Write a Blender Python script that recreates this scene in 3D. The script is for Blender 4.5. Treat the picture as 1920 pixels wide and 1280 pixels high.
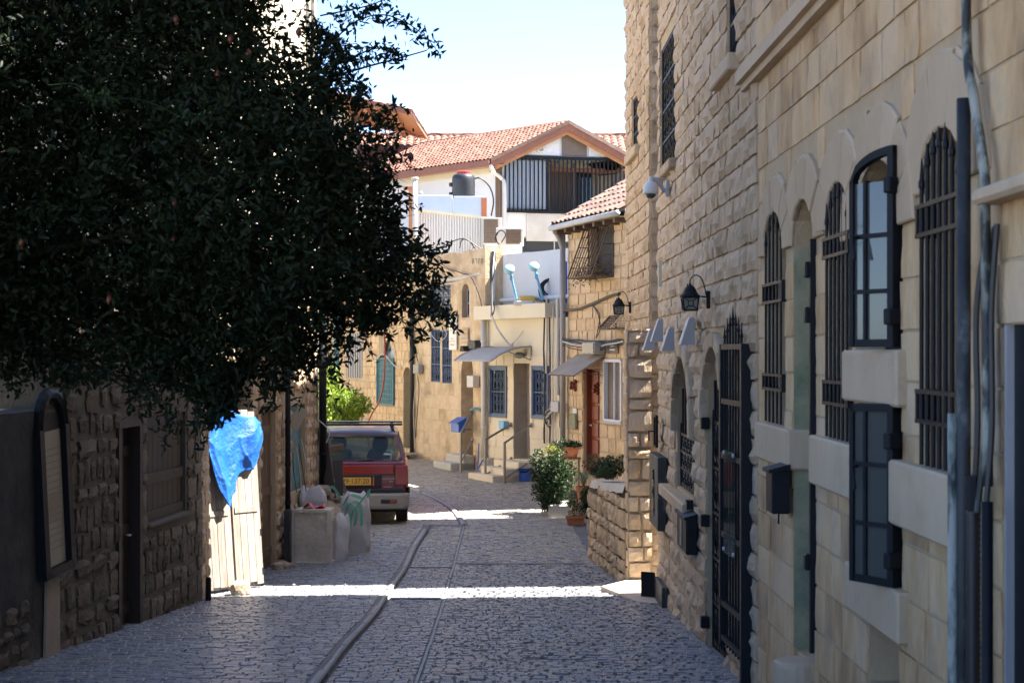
import bpy, bmesh, math, random
import numpy as np
from mathutils import Matrix, Vector
random.seed(7); rng = np.random.default_rng(7)
R = random.uniform
sc = bpy.context.scene
for o in list(bpy.data.objects): bpy.data.objects.remove(o)
C = sc.collection
# ------------------------------------------------------------ camera, sky, sun, exposure
F_PX, HOR, CZ = 3000.0, 660.0, 1.6          # focal length in photo pixels, horizon row, eye height
cd = bpy.data.cameras.new('camera'); cam = bpy.data.objects.new('camera', cd); C.objects.link(cam)
cam.location = (0, 0, CZ); cam.rotation_euler = (math.radians(90), 0, 0)
cd.sensor_width = 36; cd.lens = F_PX / 1920 * 36; cd.shift_y = (HOR - 640) / 1920
cd.clip_start = .1; cd.clip_end = 2000
cd.dof.use_dof = True; cd.dof.focus_distance = 27; cd.dof.aperture_fstop = 6.3
sc.camera = cam
SUN_EL, SUN_M = math.radians(56), 0.10      # elevation; plan slope of the rays (forward per metre to the right)
az = math.atan(SUN_M)
to_sun = Vector((math.cos(SUN_EL) * math.cos(az), math.cos(SUN_EL) * math.sin(az), math.sin(SUN_EL)))
w = bpy.data.worlds.new('World'); sc.world = w; w.use_nodes = True
nt = w.node_tree; bg = nt.nodes['Background']
sky = nt.nodes.new('ShaderNodeTexSky'); sky.sky_type = 'NISHITA'; sky.sun_disc = False
sky.sun_elevation = SUN_EL; sky.sun_rotation = math.atan2(to_sun.x, to_sun.y)
sky.altitude = 800; sky.dust_density = 1.2; sky.air_density = .65; sky.ozone_density = 3
nt.links.new(sky.outputs[0], bg.inputs[0]); bg.inputs[1].default_value = 0.096
sl = bpy.data.lights.new('sun', 'SUN'); sl.energy = 5.0; sl.angle = math.radians(.5); sl.color = (1, .95, .86)
so = bpy.data.objects.new('sun', sl); C.objects.link(so); so.rotation_euler = (-to_sun).to_track_quat('-Z', 'Y').to_euler(); so.location = (20, 5, 30)
vs = sc.view_settings; vs.view_transform = 'Standard'; vs.look = 'None'; vs.gamma = 1; vs.use_curve_mapping = False
vs.exposure = 2.62
sc.render.engine = 'CYCLES'
try:
    sc.cycles.use_denoising = True; sc.cycles.denoiser = 'OPENIMAGEDENOISE'
except Exception: pass
sc.cycles.max_bounces = 10; sc.cycles.diffuse_bounces = 6; sc.cycles.transparent_max_bounces = 12
sc.cycles.caustics_reflective = False; sc.cycles.caustics_refractive = False

# ------------------------------------------------------------ helpers
def W(px, py, d): return Vector(((px - 960) * d / F_PX, d, CZ + (HOR - py) * d / F_PX))
ORG = {}
def org(p): return ORG.get(p.name, Vector((0, 0, 0))) if p is not None else Vector((0, 0, 0))
def thing(name, label, cat, loc=(0, 0, 0), group=None):
    o = bpy.data.objects.new(name, None); C.objects.link(o); o.location = loc; o.empty_display_size = .1
    ORG[o.name] = Vector(loc); return tag(o, label, cat, group)
def tag(o, label, cat, group=None):
    o['label'] = label; o['category'] = cat
    if group: o['group'] = group
    return o
class MB:
    def __init__(s, M=None): s.v = []; s.f = []; s.M = M
    def add(s, vs, fs):
        b = len(s.v)
        s.v += [tuple(s.M @ Vector(p)) for p in vs] if s.M is not None else [tuple(p) for p in vs]
        s.f += [tuple(i + b for i in f) for f in fs]; return s
    def box(s, x0, x1, y0, y1, z0, z1, bev=0):
        if bev:
            b = min(bev, (x1 - x0) * .45, (y1 - y0) * .45, (z1 - z0) * .45)
            vs = []
            for (ax, ix) in ((x0, b), (x1, -b)):
                for (ay, iy) in ((y0, b), (y1, -b)):
                    for (a_z, iz) in ((z0, b), (z1, -b)):
                        vs += [(ax, ay + iy, a_z + iz), (ax + ix, ay, a_z + iz), (ax + ix, ay + iy, a_z)]
            bm = bmesh.new()
            bv = [bm.verts.new(v) for v in vs]; r = bmesh.ops.convex_hull(bm, input=bv)
            bm.verts.index_update()
            s.add([v.co for v in bm.verts], [[v.index for v in f.verts] for f in bm.faces]); bm.free(); return s
        return s.add([(x0, y0, z0), (x1, y0, z0), (x1, y1, z0), (x0, y1, z0), (x0, y0, z1), (x1, y0, z1), (x1, y1, z1), (x0, y1, z1)],
                     [(0, 3, 2, 1), (4, 5, 6, 7), (0, 1, 5, 4), (1, 2, 6, 5), (2, 3, 7, 6), (3, 0, 4, 7)])
    def tube(s, pts, r, n=8, cap=True):
        pts = [Vector(p) for p in pts]; rs = r if isinstance(r, (list, tuple)) else [r] * len(pts)
        vs = []; fs = []; prev = None
        for i, p in enumerate(pts):
            t = (pts[min(i + 1, len(pts) - 1)] - pts[max(i - 1, 0)]).normalized()
            if prev is None:
                a = t.cross(Vector((0, 0, 1))); a = a if a.length > .05 else t.cross(Vector((1, 0, 0)))
            else: a = prev - t * prev.dot(t)
            a.normalize(); prev = a; b = t.cross(a)
            vs += [p + (a * math.cos(2 * math.pi * k / n) + b * math.sin(2 * math.pi * k / n)) * rs[i] for k in range(n)]
        for i in range(len(pts) - 1):
            for k in range(n):
                fs.append((i * n + k, i * n + (k + 1) % n, (i + 1) * n + (k + 1) % n, (i + 1) * n + k))
        if cap: fs += [tuple(range(n))[::-1], tuple(range((len(pts) - 1) * n, len(pts) * n))]
        return s.add(vs, fs)
    def prism(s, poly, e):                                   # poly: 3-D outline, e: extrusion vector
        n = len(poly); e = Vector(e); a = [Vector(p) for p in poly]
        return s.add(a + [p + e for p in a], [tuple(range(n))[::-1], tuple(range(n, 2 * n))] + [(i, (i + 1) % n, n + (i + 1) % n, n + i) for i in range(n)])
    def lathe(s, prof, n=16, c=(0, 0, 0)):                   # prof: (radius, z)
        vs = [(c[0] + r * math.cos(2 * math.pi * k / n), c[1] + r * math.sin(2 * math.pi * k / n), c[2] + z) for r, z in prof for k in range(n)]
        fs = [(i * n + k, i * n + (k + 1) % n, (i + 1) * n + (k + 1) % n, (i + 1) * n + k) for i in range(len(prof) - 1) for k in range(n)]
        fs += [tuple(range(n))[::-1], tuple(range((len(prof) - 1) * n, len(prof) * n))]
        return s.add(vs, fs)
    def grid(s, fn, nu, nv):
        vs = [fn(i / nu, j / nv) for j in range(nv + 1) for i in range(nu + 1)]
        return s.add(vs, [(j * (nu + 1) + i, j * (nu + 1) + i + 1, (j + 1) * (nu + 1) + i + 1, (j + 1) * (nu + 1) + i) for j in range(nv) for i in range(nu)])
    def build(s, name, mat, parent=None, smooth=False, loc=None, kind=None, thick=0, bevel=0, fixn=True):
        o0 = Vector(loc) if loc is not None else org(parent)
        me = bpy.data.meshes.new(name); me.from_pydata([tuple(Vector(p) - o0) for p in s.v], [], s.f)
        if fixn:
            bm = bmesh.new(); bm.from_mesh(me); bmesh.ops.recalc_face_normals(bm, faces=bm.faces); bm.to_mesh(me); bm.free()
        if smooth: me.polygons.foreach_set('use_smooth', [True] * len(me.polygons))
        me.materials.append(MT[mat] if isinstance(mat, str) else mat)
        o = bpy.data.objects.new(name, me); C.objects.link(o)
        if loc is not None and parent is None: o.location = o0
        if parent is not None: o.parent = parent
        ORG[o.name] = o0
        if kind: o['kind'] = kind
        if thick: m = o.modifiers.new('t', 'SOLIDIFY'); m.thickness = thick; m.offset = 0
        if bevel: m = o.modifiers.new('b', 'BEVEL'); m.width = bevel; m.segments = 2; m.limit_method = 'ANGLE'
        return o
def inst(name, me, mw, parent):                              # an object that shares mesh data, at world matrix mw
    o = bpy.data.objects.new(name, me); C.objects.link(o)
    m = mw.copy(); m.translation -= org(parent); o.matrix_local = m if parent is None else m
    if parent is not None: o.parent = parent
    ORG[o.name] = mw.translation.copy(); return o
def frame(p, x, y, z):
    m = Matrix.Identity(4)
    for i, c in enumerate((x, y, z, p)):
        for r in range(3): m[r][i] = c[r]
    return m
def sag(a, b, s, n=10):
    a = Vector(a); b = Vector(b)
    return [a.lerp(b, t / n) - Vector((0, 0, s * 4 * (t / n) * (1 - t / n))) for t in range(n + 1)]
def wob(pts, k=.01): return [Vector(p) + Vector((R(-k, k), R(-k, k), R(-k, k))) for p in pts]
def smoothpath(pts, n=6):
    P = [Vector(p) for p in pts]; P = [P[0] * 2 - P[1]] + P + [P[-1] * 2 - P[-2]]; out = []
    for i in range(1, len(P) - 2):
        for k in range(n):
            t = k / n; a, b, c, d = P[i - 1:i + 3]
            out.append(.5 * ((2 * b) + (c - a) * t + (2 * a - 5 * b + 4 * c - d) * t * t + (3 * b - a - 3 * c + d) * t ** 3))
    return out + [P[-2]]
_font = {}
def text_mesh(s, size, extrude=.002):
    cu = bpy.data.curves.new('lettering', 'FONT'); cu.body = s; cu.size = size; cu.extrude = extrude; cu.align_x = 'CENTER'; cu.align_y = 'CENTER'
    o = bpy.data.objects.new('tmp', cu); C.objects.link(o)
    dg = bpy.context.evaluated_depsgraph_get(); me = bpy.data.meshes.new_from_object(o.evaluated_get(dg))
    bpy.data.objects.remove(o); return me
def text(s, size, mw, mat, parent, name='lettering', sx=1, extrude=.002):
    me = text_mesh(s, size, extrude); me.materials.clear(); me.materials.append(MT[mat])
    return inst(name, me, mw @ Matrix.Diagonal((sx, 1, 1, 1)), parent)

# ------------------------------------------------------------ materials
MT = {}
def mk(name, cols, scale=3, rough=.8, bump=.3, bscale=30, rnd=.0, noise=.8, stretch=(1, 1, 1), metal=0, spec=.5, stain=None, stscale=.9, detail=6, coat=0, bstretch=None, attr=False):
    m = bpy.data.materials.new(name); m.use_nodes = True; nt = m.node_tree; N = nt.nodes; L = nt.links
    bs = N['Principled BSDF']
    geo = N.new('ShaderNodeNewGeometry')
    mp = N.new('ShaderNodeMapping'); mp.inputs['Scale'].default_value = stretch; L.new(geo.outputs['Position'], mp.inputs[0])
    nz = N.new('ShaderNodeTexNoise'); nz.inputs['Scale'].default_value = scale; nz.inputs['Detail'].default_value = detail; nz.inputs['Roughness'].default_value = .62
    L.new(mp.outputs[0], nz.inputs[0])
    mr = N.new('ShaderNodeMapRange'); mr.inputs[1].default_value = .25; mr.inputs[2].default_value = .75; mr.inputs[3].default_value = .5 - noise / 2; mr.inputs[4].default_value = .5 + noise / 2; mr.clamp = False
    L.new(nz.outputs[0], mr.inputs[0]); val = mr.outputs[0]
    if rnd:
        oi = N.new('ShaderNodeObjectInfo'); src = oi.outputs['Random']
        if attr:
            at = N.new('ShaderNodeAttribute'); at.attribute_name = 'rnd'
            ad = N.new('ShaderNodeMath'); ad.operation = 'ADD'; L.new(src, ad.inputs[0]); L.new(at.outputs['Fac'], ad.inputs[1])
            fr = N.new('ShaderNodeMath'); fr.operation = 'FRACT'; L.new(ad.outputs[0], fr.inputs[0]); src = fr.outputs[0]
        m1 = N.new('ShaderNodeMath'); m1.operation = 'MULTIPLY_ADD'; L.new(src, m1.inputs[0]); m1.inputs[1].default_value = rnd; m1.inputs[2].default_value = -rnd / 2
        m2 = N.new('ShaderNodeMath'); m2.operation = 'ADD'; L.new(val, m2.inputs[0]); L.new(m1.outputs[0], m2.inputs[1]); val = m2.outputs[0]
    rp = N.new('ShaderNodeValToRGB'); el = rp.color_ramp.elements
    while len(el) < len(cols): el.new(.5)
    for i, c in enumerate(cols): el[i].position = i / max(1, len(cols) - 1); el[i].color = (*c, 1)
    L.new(val, rp.inputs[0]); col = rp.outputs[0]
    if stain:
        n2 = N.new('ShaderNodeTexNoise'); n2.inputs['Scale'].default_value = stscale; n2.inputs['Detail'].default_value = 8; n2.inputs['Roughness'].default_value = .7
        L.new(geo.outputs['Position'], n2.inputs[0])
        r2 = N.new('ShaderNodeMapRange'); r2.inputs[1].default_value = .5; r2.inputs[2].default_value = .72; r2.inputs[4].default_value = stain[1]; L.new(n2.outputs[0], r2.inputs[0])
        mx = N.new('ShaderNodeMix'); mx.data_type = 'RGBA'; L.new(r2.outputs[0], mx.inputs[0]); L.new(col, mx.inputs[6]); mx.inputs[7].default_value = (*stain[0], 1); col = mx.outputs[2]
    L.new(col, bs.inputs['Base Color'])
    bs.inputs['Metallic'].default_value = metal; bs.inputs['Specular IOR Level'].default_value = spec
    rr = N.new('ShaderNodeMapRange'); rr.inputs[3].default_value = max(.03, rough - .12); rr.inputs[4].default_value = min(1, rough + .12); L.new(nz.outputs[0], rr.inputs[0]); L.new(rr.outputs[0], bs.inputs['Roughness'])
    if coat: bs.inputs['Coat Weight'].default_value = coat; bs.inputs['Coat Roughness'].default_value = .08
    if bump:
        bn = N.new('ShaderNodeTexNoise'); bn.inputs['Scale'].default_value = bscale; bn.inputs['Detail'].default_value = 8; bn.inputs['Roughness'].default_value = .65
        if bstretch:
            mp2 = N.new('ShaderNodeMapping'); mp2.inputs['Scale'].default_value = bstretch; L.new(geo.outputs['Position'], mp2.inputs[0]); L.new(mp2.outputs[0], bn.inputs[0])
        else: L.new(mp.outputs[0], bn.inputs[0])
        bp = N.new('ShaderNodeBump'); bp.inputs['Strength'].default_value = bump; bp.inputs['Distance'].default_value = .03; L.new(bn.outputs[0], bp.inputs['Height']); L.new(bp.outputs[0], bs.inputs['Normal'])
    MT[name] = m; return m
# limestone of the right-hand houses, dressed and rock-faced; golden stone of the far houses; dark rubble on the left
mk('dressed', [(.32, .195, .095), (.51, .335, .17), (.62, .445, .255), (.58, .44, .30)], 3.2, .85, .8, 14, .5, 1.1, (1, 1, .45), stain=((.33, .275, .215), .7), stscale=2.6, detail=9)
mk('dressed_mid', [(.38, .28, .175), (.48, .37, .25)], 3, .8, .2, 30, .25, .8, (1, 1, .5), stain=((.32, .24, .15), .4))
mk('dressed_pale', [(.43, .32, .21), (.55, .43, .305)], 2.5, .8, .3, 22, .3, .9, (1, 1, .4), stain=((.30, .22, .14), .6), stscale=2.2)
mk('rockface', [(.33, .24, .15), (.46, .345, .225), (.56, .44, .315), (.54, .395, .265)], 4, .85, .8, 16, .55, .8, (1, 1, .35), stain=((.42, .24, .13), .35), stscale=2.3, bstretch=(2.2, 2.2, .35))
mk('mortar', [(.40, .30, .19), (.52, .40, .25)], 5, .9, .5, 40, 0, .9)
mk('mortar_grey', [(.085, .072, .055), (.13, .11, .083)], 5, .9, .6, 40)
mk('gold', [(.40, .265, .14), (.55, .395, .225), (.62, .475, .30), (.59, .41, .24)], 5, .85, .55, 30, .6, .8, stain=((.38, .27, .17), .5), stscale=1.8)
mk('gold_smooth', [(.40, .29, .175), (.53, .40, .25), (.62, .49, .33), (.56, .40, .27)], 2.6, .85, .7, 14, .6, 1.1, stain=((.36, .27, .18), .65), stscale=2.4, detail=9)
mk('gold_pale', [(.60, .51, .37), (.68, .60, .46)], 3, .75, .15, 30, .2, .7, stain=((.5, .40, .28), .4))
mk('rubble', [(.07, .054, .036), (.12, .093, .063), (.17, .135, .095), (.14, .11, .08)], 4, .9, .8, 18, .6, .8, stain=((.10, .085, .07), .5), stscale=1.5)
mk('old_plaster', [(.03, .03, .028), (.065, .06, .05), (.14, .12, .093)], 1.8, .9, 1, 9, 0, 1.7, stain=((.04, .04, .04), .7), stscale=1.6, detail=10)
mk('cream', [(.57, .51, .38), (.65, .595, .46)], 1.2, .85, .12, 40, 0, .8, stain=((.60, .52, .36), .35))
mk('cream_wall', [(.44, .38, .29), (.54, .48, .38)], .8, .9, .25, 20, 0, .9, stain=((.40, .34, .26), .5), stscale=.6)
mk('white', [(.54, .56, .58), (.64, .65, .66)], 1.1, .6, .08, 30, 0, .9, stain=((.55, .53, .48), .4), stscale=.8)
mk('whitewash', [(.46, .50, .55), (.56, .59, .63)], 1.0, .85, .2, 25, 0, 1, (1, 1, .3), stain=((.45, .46, .46), .45), stscale=1.2)
mk('paleblue', [(.38, .48, .62), (.50, .58, .68)], 1.4, .8, .12, 30, 0, 1, stain=((.55, .50, .44), .5), stscale=1.3)
mk('concrete', [(.40, .38, .34), (.52, .50, .46)], 2, .9, .3, 30, 0, .9, stain=((.30, .26, .2), .5))
mk('slab', [(.42, .36, .29), (.50, .44, .36)], 2, .7, .15, 40, .2)
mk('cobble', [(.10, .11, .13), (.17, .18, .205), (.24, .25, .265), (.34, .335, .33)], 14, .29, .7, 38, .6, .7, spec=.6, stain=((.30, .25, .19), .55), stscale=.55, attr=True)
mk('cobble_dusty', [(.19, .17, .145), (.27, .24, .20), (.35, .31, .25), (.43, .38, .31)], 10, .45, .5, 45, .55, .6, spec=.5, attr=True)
mk('cobble_bed', [(.12, .12, .12), (.19, .185, .18)], 6, .8, .5, 40)
mk('kerb', [(.22, .22, .22), (.33, .325, .315)], 4, .6, .4, 30, .4)
mk('soil', [(.06, .045, .03), (.12, .09, .06)], 8, .95, .8, 40)
mk('ground', [(.20, .17, .13), (.32, .27, .21)], 1, .95, .4, 8)
mk('iron', [(.006, .008, .011), (.014, .016, .020)], 8, .5, .1, 60, .2, spec=.18)
mk('iron_worn', [(.010, .013, .015), (.015, .018, .02), (.03, .035, .035), (.14, .155, .15)], 9, .55, .2, 60, 0, 1.35, (1, 1, .5))
mk('pipe_worn', [(.015, .02, .02), (.02, .025, .025), (.26, .28, .24), (.33, .34, .30)], 11, .55, .25, 60, 0, 1.4, (1, 1, .35))
mk('steel', [(.20, .19, .175), (.29, .275, .25)], 4, .42, .05, 50, .2, metal=.55)
mk('galv', [(.42, .42, .41), (.52, .52, .50)], 4, .5, .08, 50, .2, stain=((.3, .27, .22), .4), stscale=3)
mk('pvc', [(.46, .455, .43), (.54, .53, .50)], 3, .5, .03, 30, stain=((.45, .42, .36), .4), stscale=2.5)
mk('greypaint', [(.33, .33, .34), (.38, .38, .39)], 4, .5, .04, 40, .1)
mk('greypipe', [(.25, .24, .225), (.33, .32, .30)], 3, .55, .05, 40)
mk('bluepaint', [(.03, .06, .13), (.055, .10, .19)], 6, .5, .08, 50, .2, stain=((.16, .20, .27), .4), stscale=5)
mk('bluebright', [(.015, .07, .34), (.03, .12, .45)], 5, .35, .03, 50, .1)
mk('skyblue', [(.10, .32, .55), (.2, .45, .65)], 5, .45, .03, 50, .1)
mk('aqua', [(.25, .52, .55), (.38, .62, .64)], 6, .4, .03, 50)
mk('teal', [(.05, .15, .19), (.09, .23, .27)], 5, .6, .15, 50, .2, stain=((.2, .23, .2), .4), stscale=5)
mk('redwood', [(.15, .032, .014), (.23, .055, .025)], 6, .42, .12, 30, .15, 1, (1, 1, .15))
mk('darkwood', [(.016, .010, .007), (.04, .025, .017)], 6, .6, .3, 40, .3, 1, (4, 4, .3))
mk('brownwood', [(.06, .038, .025), (.13, .08, .05), (.17, .12, .085)], 5, .75, .4, 40, .4, 1, (5, 5, .3))
mk('weathered', [(.17, .14, .115), (.29, .25, .215), (.42, .375, .325)], 5, .85, .5, 30, .4, 1.1, (7, 7, .35), stain=((.19, .13, .09), .5), stscale=3)
mk('fascia', [(.16, .06, .035), (.24, .10, .06)], 3, .6, .1, 30, .1)
mk('soffit', [(.33, .15, .07), (.42, .21, .11)], 4, .7, .15, 30, .1)
mk('tile', [(.15, .062, .04), (.23, .105, .07), (.30, .16, .115)], 2.5, .75, .2, 40, .7, .7, stain=((.24, .15, .11), .5), stscale=1.5, attr=True)
mk('tile_old', [(.11, .062, .047), (.18, .11, .085), (.26, .19, .155)], 3.5, .85, .3, 40, .7, .7, stain=((.14, .10, .085), .5), stscale=2.5, attr=True)
mk('terracotta', [(.36, .115, .05), (.45, .17, .08)], 6, .75, .12, 40, .2)
mk('blackplastic', [(.012, .013, .015), (.024, .025, .028)], 3, .45, .06, 40)
mk('redplastic', [(.40, .02, .025), (.50, .04, .04)], 3, .4, .02, 30)
mk('yellow', [(.60, .36, .05), (.70, .45, .1)], 3, .5, .02, 30)
mk('cable', [(.014, .014, .015), (.03, .03, .032)], 4, .5, 0)
mk('cable_white', [(.45, .44, .40), (.55, .53, .48)], 4, .5, 0)
mk('redhose', [(.30, .035, .015), (.38, .06, .03)], 4, .4, 0)
mk('louvre', [(.10, .075, .06), (.16, .125, .10)], 5, .6, .1, 40, .2)
mk('sack', [(.46, .45, .45), (.56, .55, .55)], 3, .7, .6, 25, .1, stain=((.45, .40, .33), .45), stscale=4)
mk('strap', [(.09, .33, .22), (.14, .42, .29)], 6, .6, .1, 60)
mk('tarp', [(.006, .075, .36), (.015, .13, .48)], 7, .45, .7, 16, 0, 1, spec=.45)
mk('canopy', [(.30, .285, .265), (.37, .35, .33)], 2, .55, .05, 30)
mk('canopy_board', [(.26, .225, .19), (.34, .30, .255)], 3, .85, .2, 30, stain=((.15, .12, .1), .5), stscale=4)
mk('paper', [(.34, .30, .225), (.42, .38, .29)], 3, .8, .05, 30)
mk('ink', [(.05, .05, .05), (.09, .085, .08)], 3, .8, 0)
mk('ink_soft', [(.22, .20, .16), (.28, .255, .21)], 3, .8, 0)
mk('marble', [(.66, .64, .58), (.74, .72, .66)], 3, .5, .03, 30)
mk('carpaint', [(.13, .008, .009), (.18, .013, .012)], 1.5, .22, .0, 30, spec=.5, coat=.7)
mk('carroof', [(.035, .022, .035), (.05, .032, .048)], 1.5, .30, .0, 30, coat=.5)  # purple-grey sky reflection put into the roof's paint colour
mk('cartrim', [(.27, .25, .215), (.33, .31, .27)], 3, .5, .05, 50, stain=((.18, .16, .13), .4), stscale=5)
mk('rubber', [(.012, .012, .012), (.025, .024, .023)], 6, .75, .2, 60)
mk('taillight', [(.22, .012, .006), (.33, .03, .012)], 3, .18, 0, coat=.6)
mk('plate', [(.72, .40, .04), (.78, .46, .07)], 3, .45, 0)
mk('seatfabric', [(.05, .055, .07), (.08, .085, .10)], 6, .85, .1, 60)
mk('paleblock', [(.44, .37, .28), (.57, .50, .40), (.64, .58, .48)], 5, .9, .8, 12, 0, 1.1, stain=((.25, .20, .14), .5), stscale=4)
mk('rock', [(.25, .19, .125), (.38, .30, .21), (.47, .39, .29)], 6, .9, .7, 20, .5)
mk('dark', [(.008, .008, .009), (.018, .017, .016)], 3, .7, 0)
mk('bark', [(.012, .010, .008), (.028, .022, .018)], 6, .9, .6, 30, 0, 1, (1, 1, .3))
mk('fruit', [(.075, .015, .007), (.12, .035, .013)], 8, .4, .05, 40, .4)
mk('dust', [(.30, .24, .17), (.40, .33, .24)], 5, .95, .5, 40)
mk('greenstain', [(.13, .17, .09), (.26, .26, .16), (.38, .31, .2)], 4, .85, .3, 20, 0, 1.2, stain=((.08, .13, .10), .6), stscale=3)
def leafmat(name, a, b, trans=.35, rough=.45, c=None):
    m = bpy.data.materials.new(name); m.use_nodes = True; nt = m.node_tree; N = nt.nodes; L = nt.links; bs = N['Principled BSDF']
    at = N.new('ShaderNodeAttribute'); at.attribute_name = 'rnd'; oi = N.new('ShaderNodeObjectInfo')
    ad = N.new('ShaderNodeMath'); ad.operation = 'ADD'; L.new(oi.outputs['Random'], ad.inputs[0]); L.new(at.outputs['Fac'], ad.inputs[1])
    fr = N.new('ShaderNodeMath'); fr.operation = 'FRACT'; L.new(ad.outputs[0], fr.inputs[0])
    rp = N.new('ShaderNodeValToRGB'); rp.color_ramp.elements[0].color = (*a, 1); rp.color_ramp.elements[1].color = (*b, 1)
    if c: e = rp.color_ramp.elements.new(.93); e.color = (*b, 1); rp.color_ramp.elements[2].color = (*c, 1)
    L.new(fr.outputs[0], rp.inputs[0]); L.new(rp.outputs[0], bs.inputs['Base Color']); bs.inputs['Roughness'].default_value = rough; bs.inputs['Specular IOR Level'].default_value = .18 if 'dark' in name else .4
    tr = N.new('ShaderNodeBsdfTranslucent'); L.new(rp.outputs[0], tr.inputs[0]); mx = N.new('ShaderNodeMixShader'); mx.inputs[0].default_value = trans
    L.new(bs.outputs[0], mx.inputs[1]); L.new(tr.outputs[0], mx.inputs[2]); L.new(mx.outputs[0], N['Material Output'].inputs[0])
    MT[name] = m
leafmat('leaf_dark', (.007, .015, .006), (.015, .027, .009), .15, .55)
leafmat('leaf_bush', (.010, .027, .007), (.030, .062, .015), .25)
leafmat('leaf_lime', (.16, .26, .03), (.30, .38, .06), .45)
leafmat('leaf_yellow', (.10, .14, .03), (.40, .38, .07), .4)
leafmat('leaf_grey', (.10, .14, .06), (.26, .30, .17), .3)
leafmat('leaf_dry', (.10, .075, .03), (.20, .15, .07), .2)
def glassmat(name, tint, alpha, rough=.03):
    m = bpy.data.materials.new(name); m.use_nodes = True; nt = m.node_tree; N = nt.nodes; L = nt.links; bs = N['Principled BSDF']
    bs.inputs['Base Color'].default_value = (*tint, 1); bs.inputs['Roughness'].default_value = rough
    bs.inputs['Specular IOR Level'].default_value = .6
    tr = N.new('ShaderNodeBsdfTransparent'); tr.inputs[0].default_value = (.75, .85, .84, 1); mx = N.new('ShaderNodeMixShader'); mx.inputs[0].default_value = alpha
    nz = N.new('ShaderNodeTexNoise'); nz.inputs['Scale'].default_value = 2.5
    bp = N.new('ShaderNodeBump'); bp.inputs['Strength'].default_value = .04; L.new(nz.outputs[0], bp.inputs['Height']); L.new(bp.outputs[0], bs.inputs['Normal'])
    L.new(tr.outputs[0], mx.inputs[1]); L.new(bs.outputs[0], mx.inputs[2]); L.new(mx.outputs[0], N['Material Output'].inputs[0]); MT[name] = m
glassmat('glass_dark', (.03, .035, .04), .88)
glassmat('glass_pane', (.075, .08, .075), .92, .04)
glassmat('glass_clear', (.05, .07, .07), .25)
glassmat('glass_car', (.03, .045, .045), .30)
glassmat('glass_lamp', (.22, .22, .20), .75, .3)

# ------------------------------------------------------------ terrain profile
_gy = np.array([-60, 0, 12, 18, 26.5, 31.5, 38, 45, 60, 140.]); _gz = np.array([2.4, 0, -.80, -1.15, -1.27, -1.05, -.90, -.80, -.6, .5])
_yy = np.linspace(-60, 140, 2001); _zz = np.convolve(np.pad(np.interp(_yy, _gy, _gz), 20, 'edge'), np.ones(41) / 41, 'valid')
def G(y): return float(np.interp(y, _yy, _zz))
KX1, KX2 = -1.35, -.75
def k1(y): return KX1 + .012 * math.sin(y * 1.3)
def k2(y): return float(np.interp(y, [5, 11.4, 18, 26.3, 27.5, 28.6, 30, 31.5, 34, 38, 44], [-.66, -.68, -.75, -.79, -.92, -1.1, -1.5, -2.05, -3.0, -4.2, -6]))
PAVE = .045
def gz(x, y):
    z = G(y)
    if x < k1(y) and y < 26: z += PAVE
    return z
LEFT = lambda y: float(np.interp(y, [5, 12.5, 17, 23, 23.6, 45], [-4.35, -3.70, -3.30, -2.82, -6.5, -8]))
RIGHT = lambda y: float(np.interp(y, [5, 9, 13.4, 18.2, 18.9, 21.7, 22.4, 26, 28.3, 31.5, 34.5, 38, 43, 46], [1.72, 1.70, 1.66, 1.65, 1.36, 1.06, 1.1, 1.0, 2.05, 1.1, -.57, -2.28, -4.6, -6]))

# ------------------------------------------------------------ wall line: plan polyline, outward normal = up x tangent
class Wall:
    def __init__(s, pts):
        s.p = [Vector((a, b, 0)) for a, b in pts]; s.c = [0]
        for a, b in zip(s.p, s.p[1:]): s.c.append(s.c[-1] + (b - a).length)
        s.L = s.c[-1]
        s._ss = np.linspace(0, s.L, 1500); q = [s.at(x)[0] for x in s._ss]; s._px = np.array([960 + F_PX * v.x / max(v.y, .1) for v in q])
    def at(s, x):
        i = 0
        while i < len(s.p) - 2 and x > s.c[i + 1]: i += 1
        t = (s.p[i + 1] - s.p[i]).normalized(); p = s.p[i] + t * (x - s.c[i]); return p, t, Vector((-t.y, t.x, 0))
    def s(s, px): return float(s._ss[np.argmin(np.abs(s._px - px))])
    def z(s, x, py): return CZ + (HOR - py) * s.at(x)[0].y / F_PX
    def P(s, px, py, off=0):
        x = s.s(px); p, t, n = s.at(x); q = p + n * off; return Vector((q.x, q.y, s.z(x, py)))
    def pt(s, x, z, off=0): p, t, n = s.at(x); q = p + n * off; return Vector((q.x, q.y, z))
    def fr(s, x, z, off=0): p, t, n = s.at(x); q = p + n * off; return frame(Vector((q.x, q.y, z)), t, n, Vector((0, 0, 1)))
    def txt(s, x, z, off=0): p, t, n = s.at(x); q = p + n * off; return frame(Vector((q.x, q.y, z)), -t, Vector((0, 0, 1)), n)
    def op(s, px0, px1, pt, pb, rise=0, ring=.16, depth=.25, pxz=None):       # an opening given by what it spans in the view
        a, b = sorted((s.s(px0), s.s(px1))); m = s.s(pxz) if pxz else (a + b) / 2
        z1, z0 = s.z(m, pt), s.z(m, pb)
        return dict(s0=a, s1=b, z0=z0, z1=z1, rise=min((b - a) / 2, rise) if rise else 0, ring=ring, depth=depth)
def top_at(o, x):
    if not o['rise']: return o['z1']
    c, h = (o['s0'] + o['s1']) / 2, (o['s1'] - o['s0']) / 2
    return o['z1'] - o['rise'] + o['rise'] * math.sqrt(max(0, 1 - ((x - c) / h) ** 2))
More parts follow.
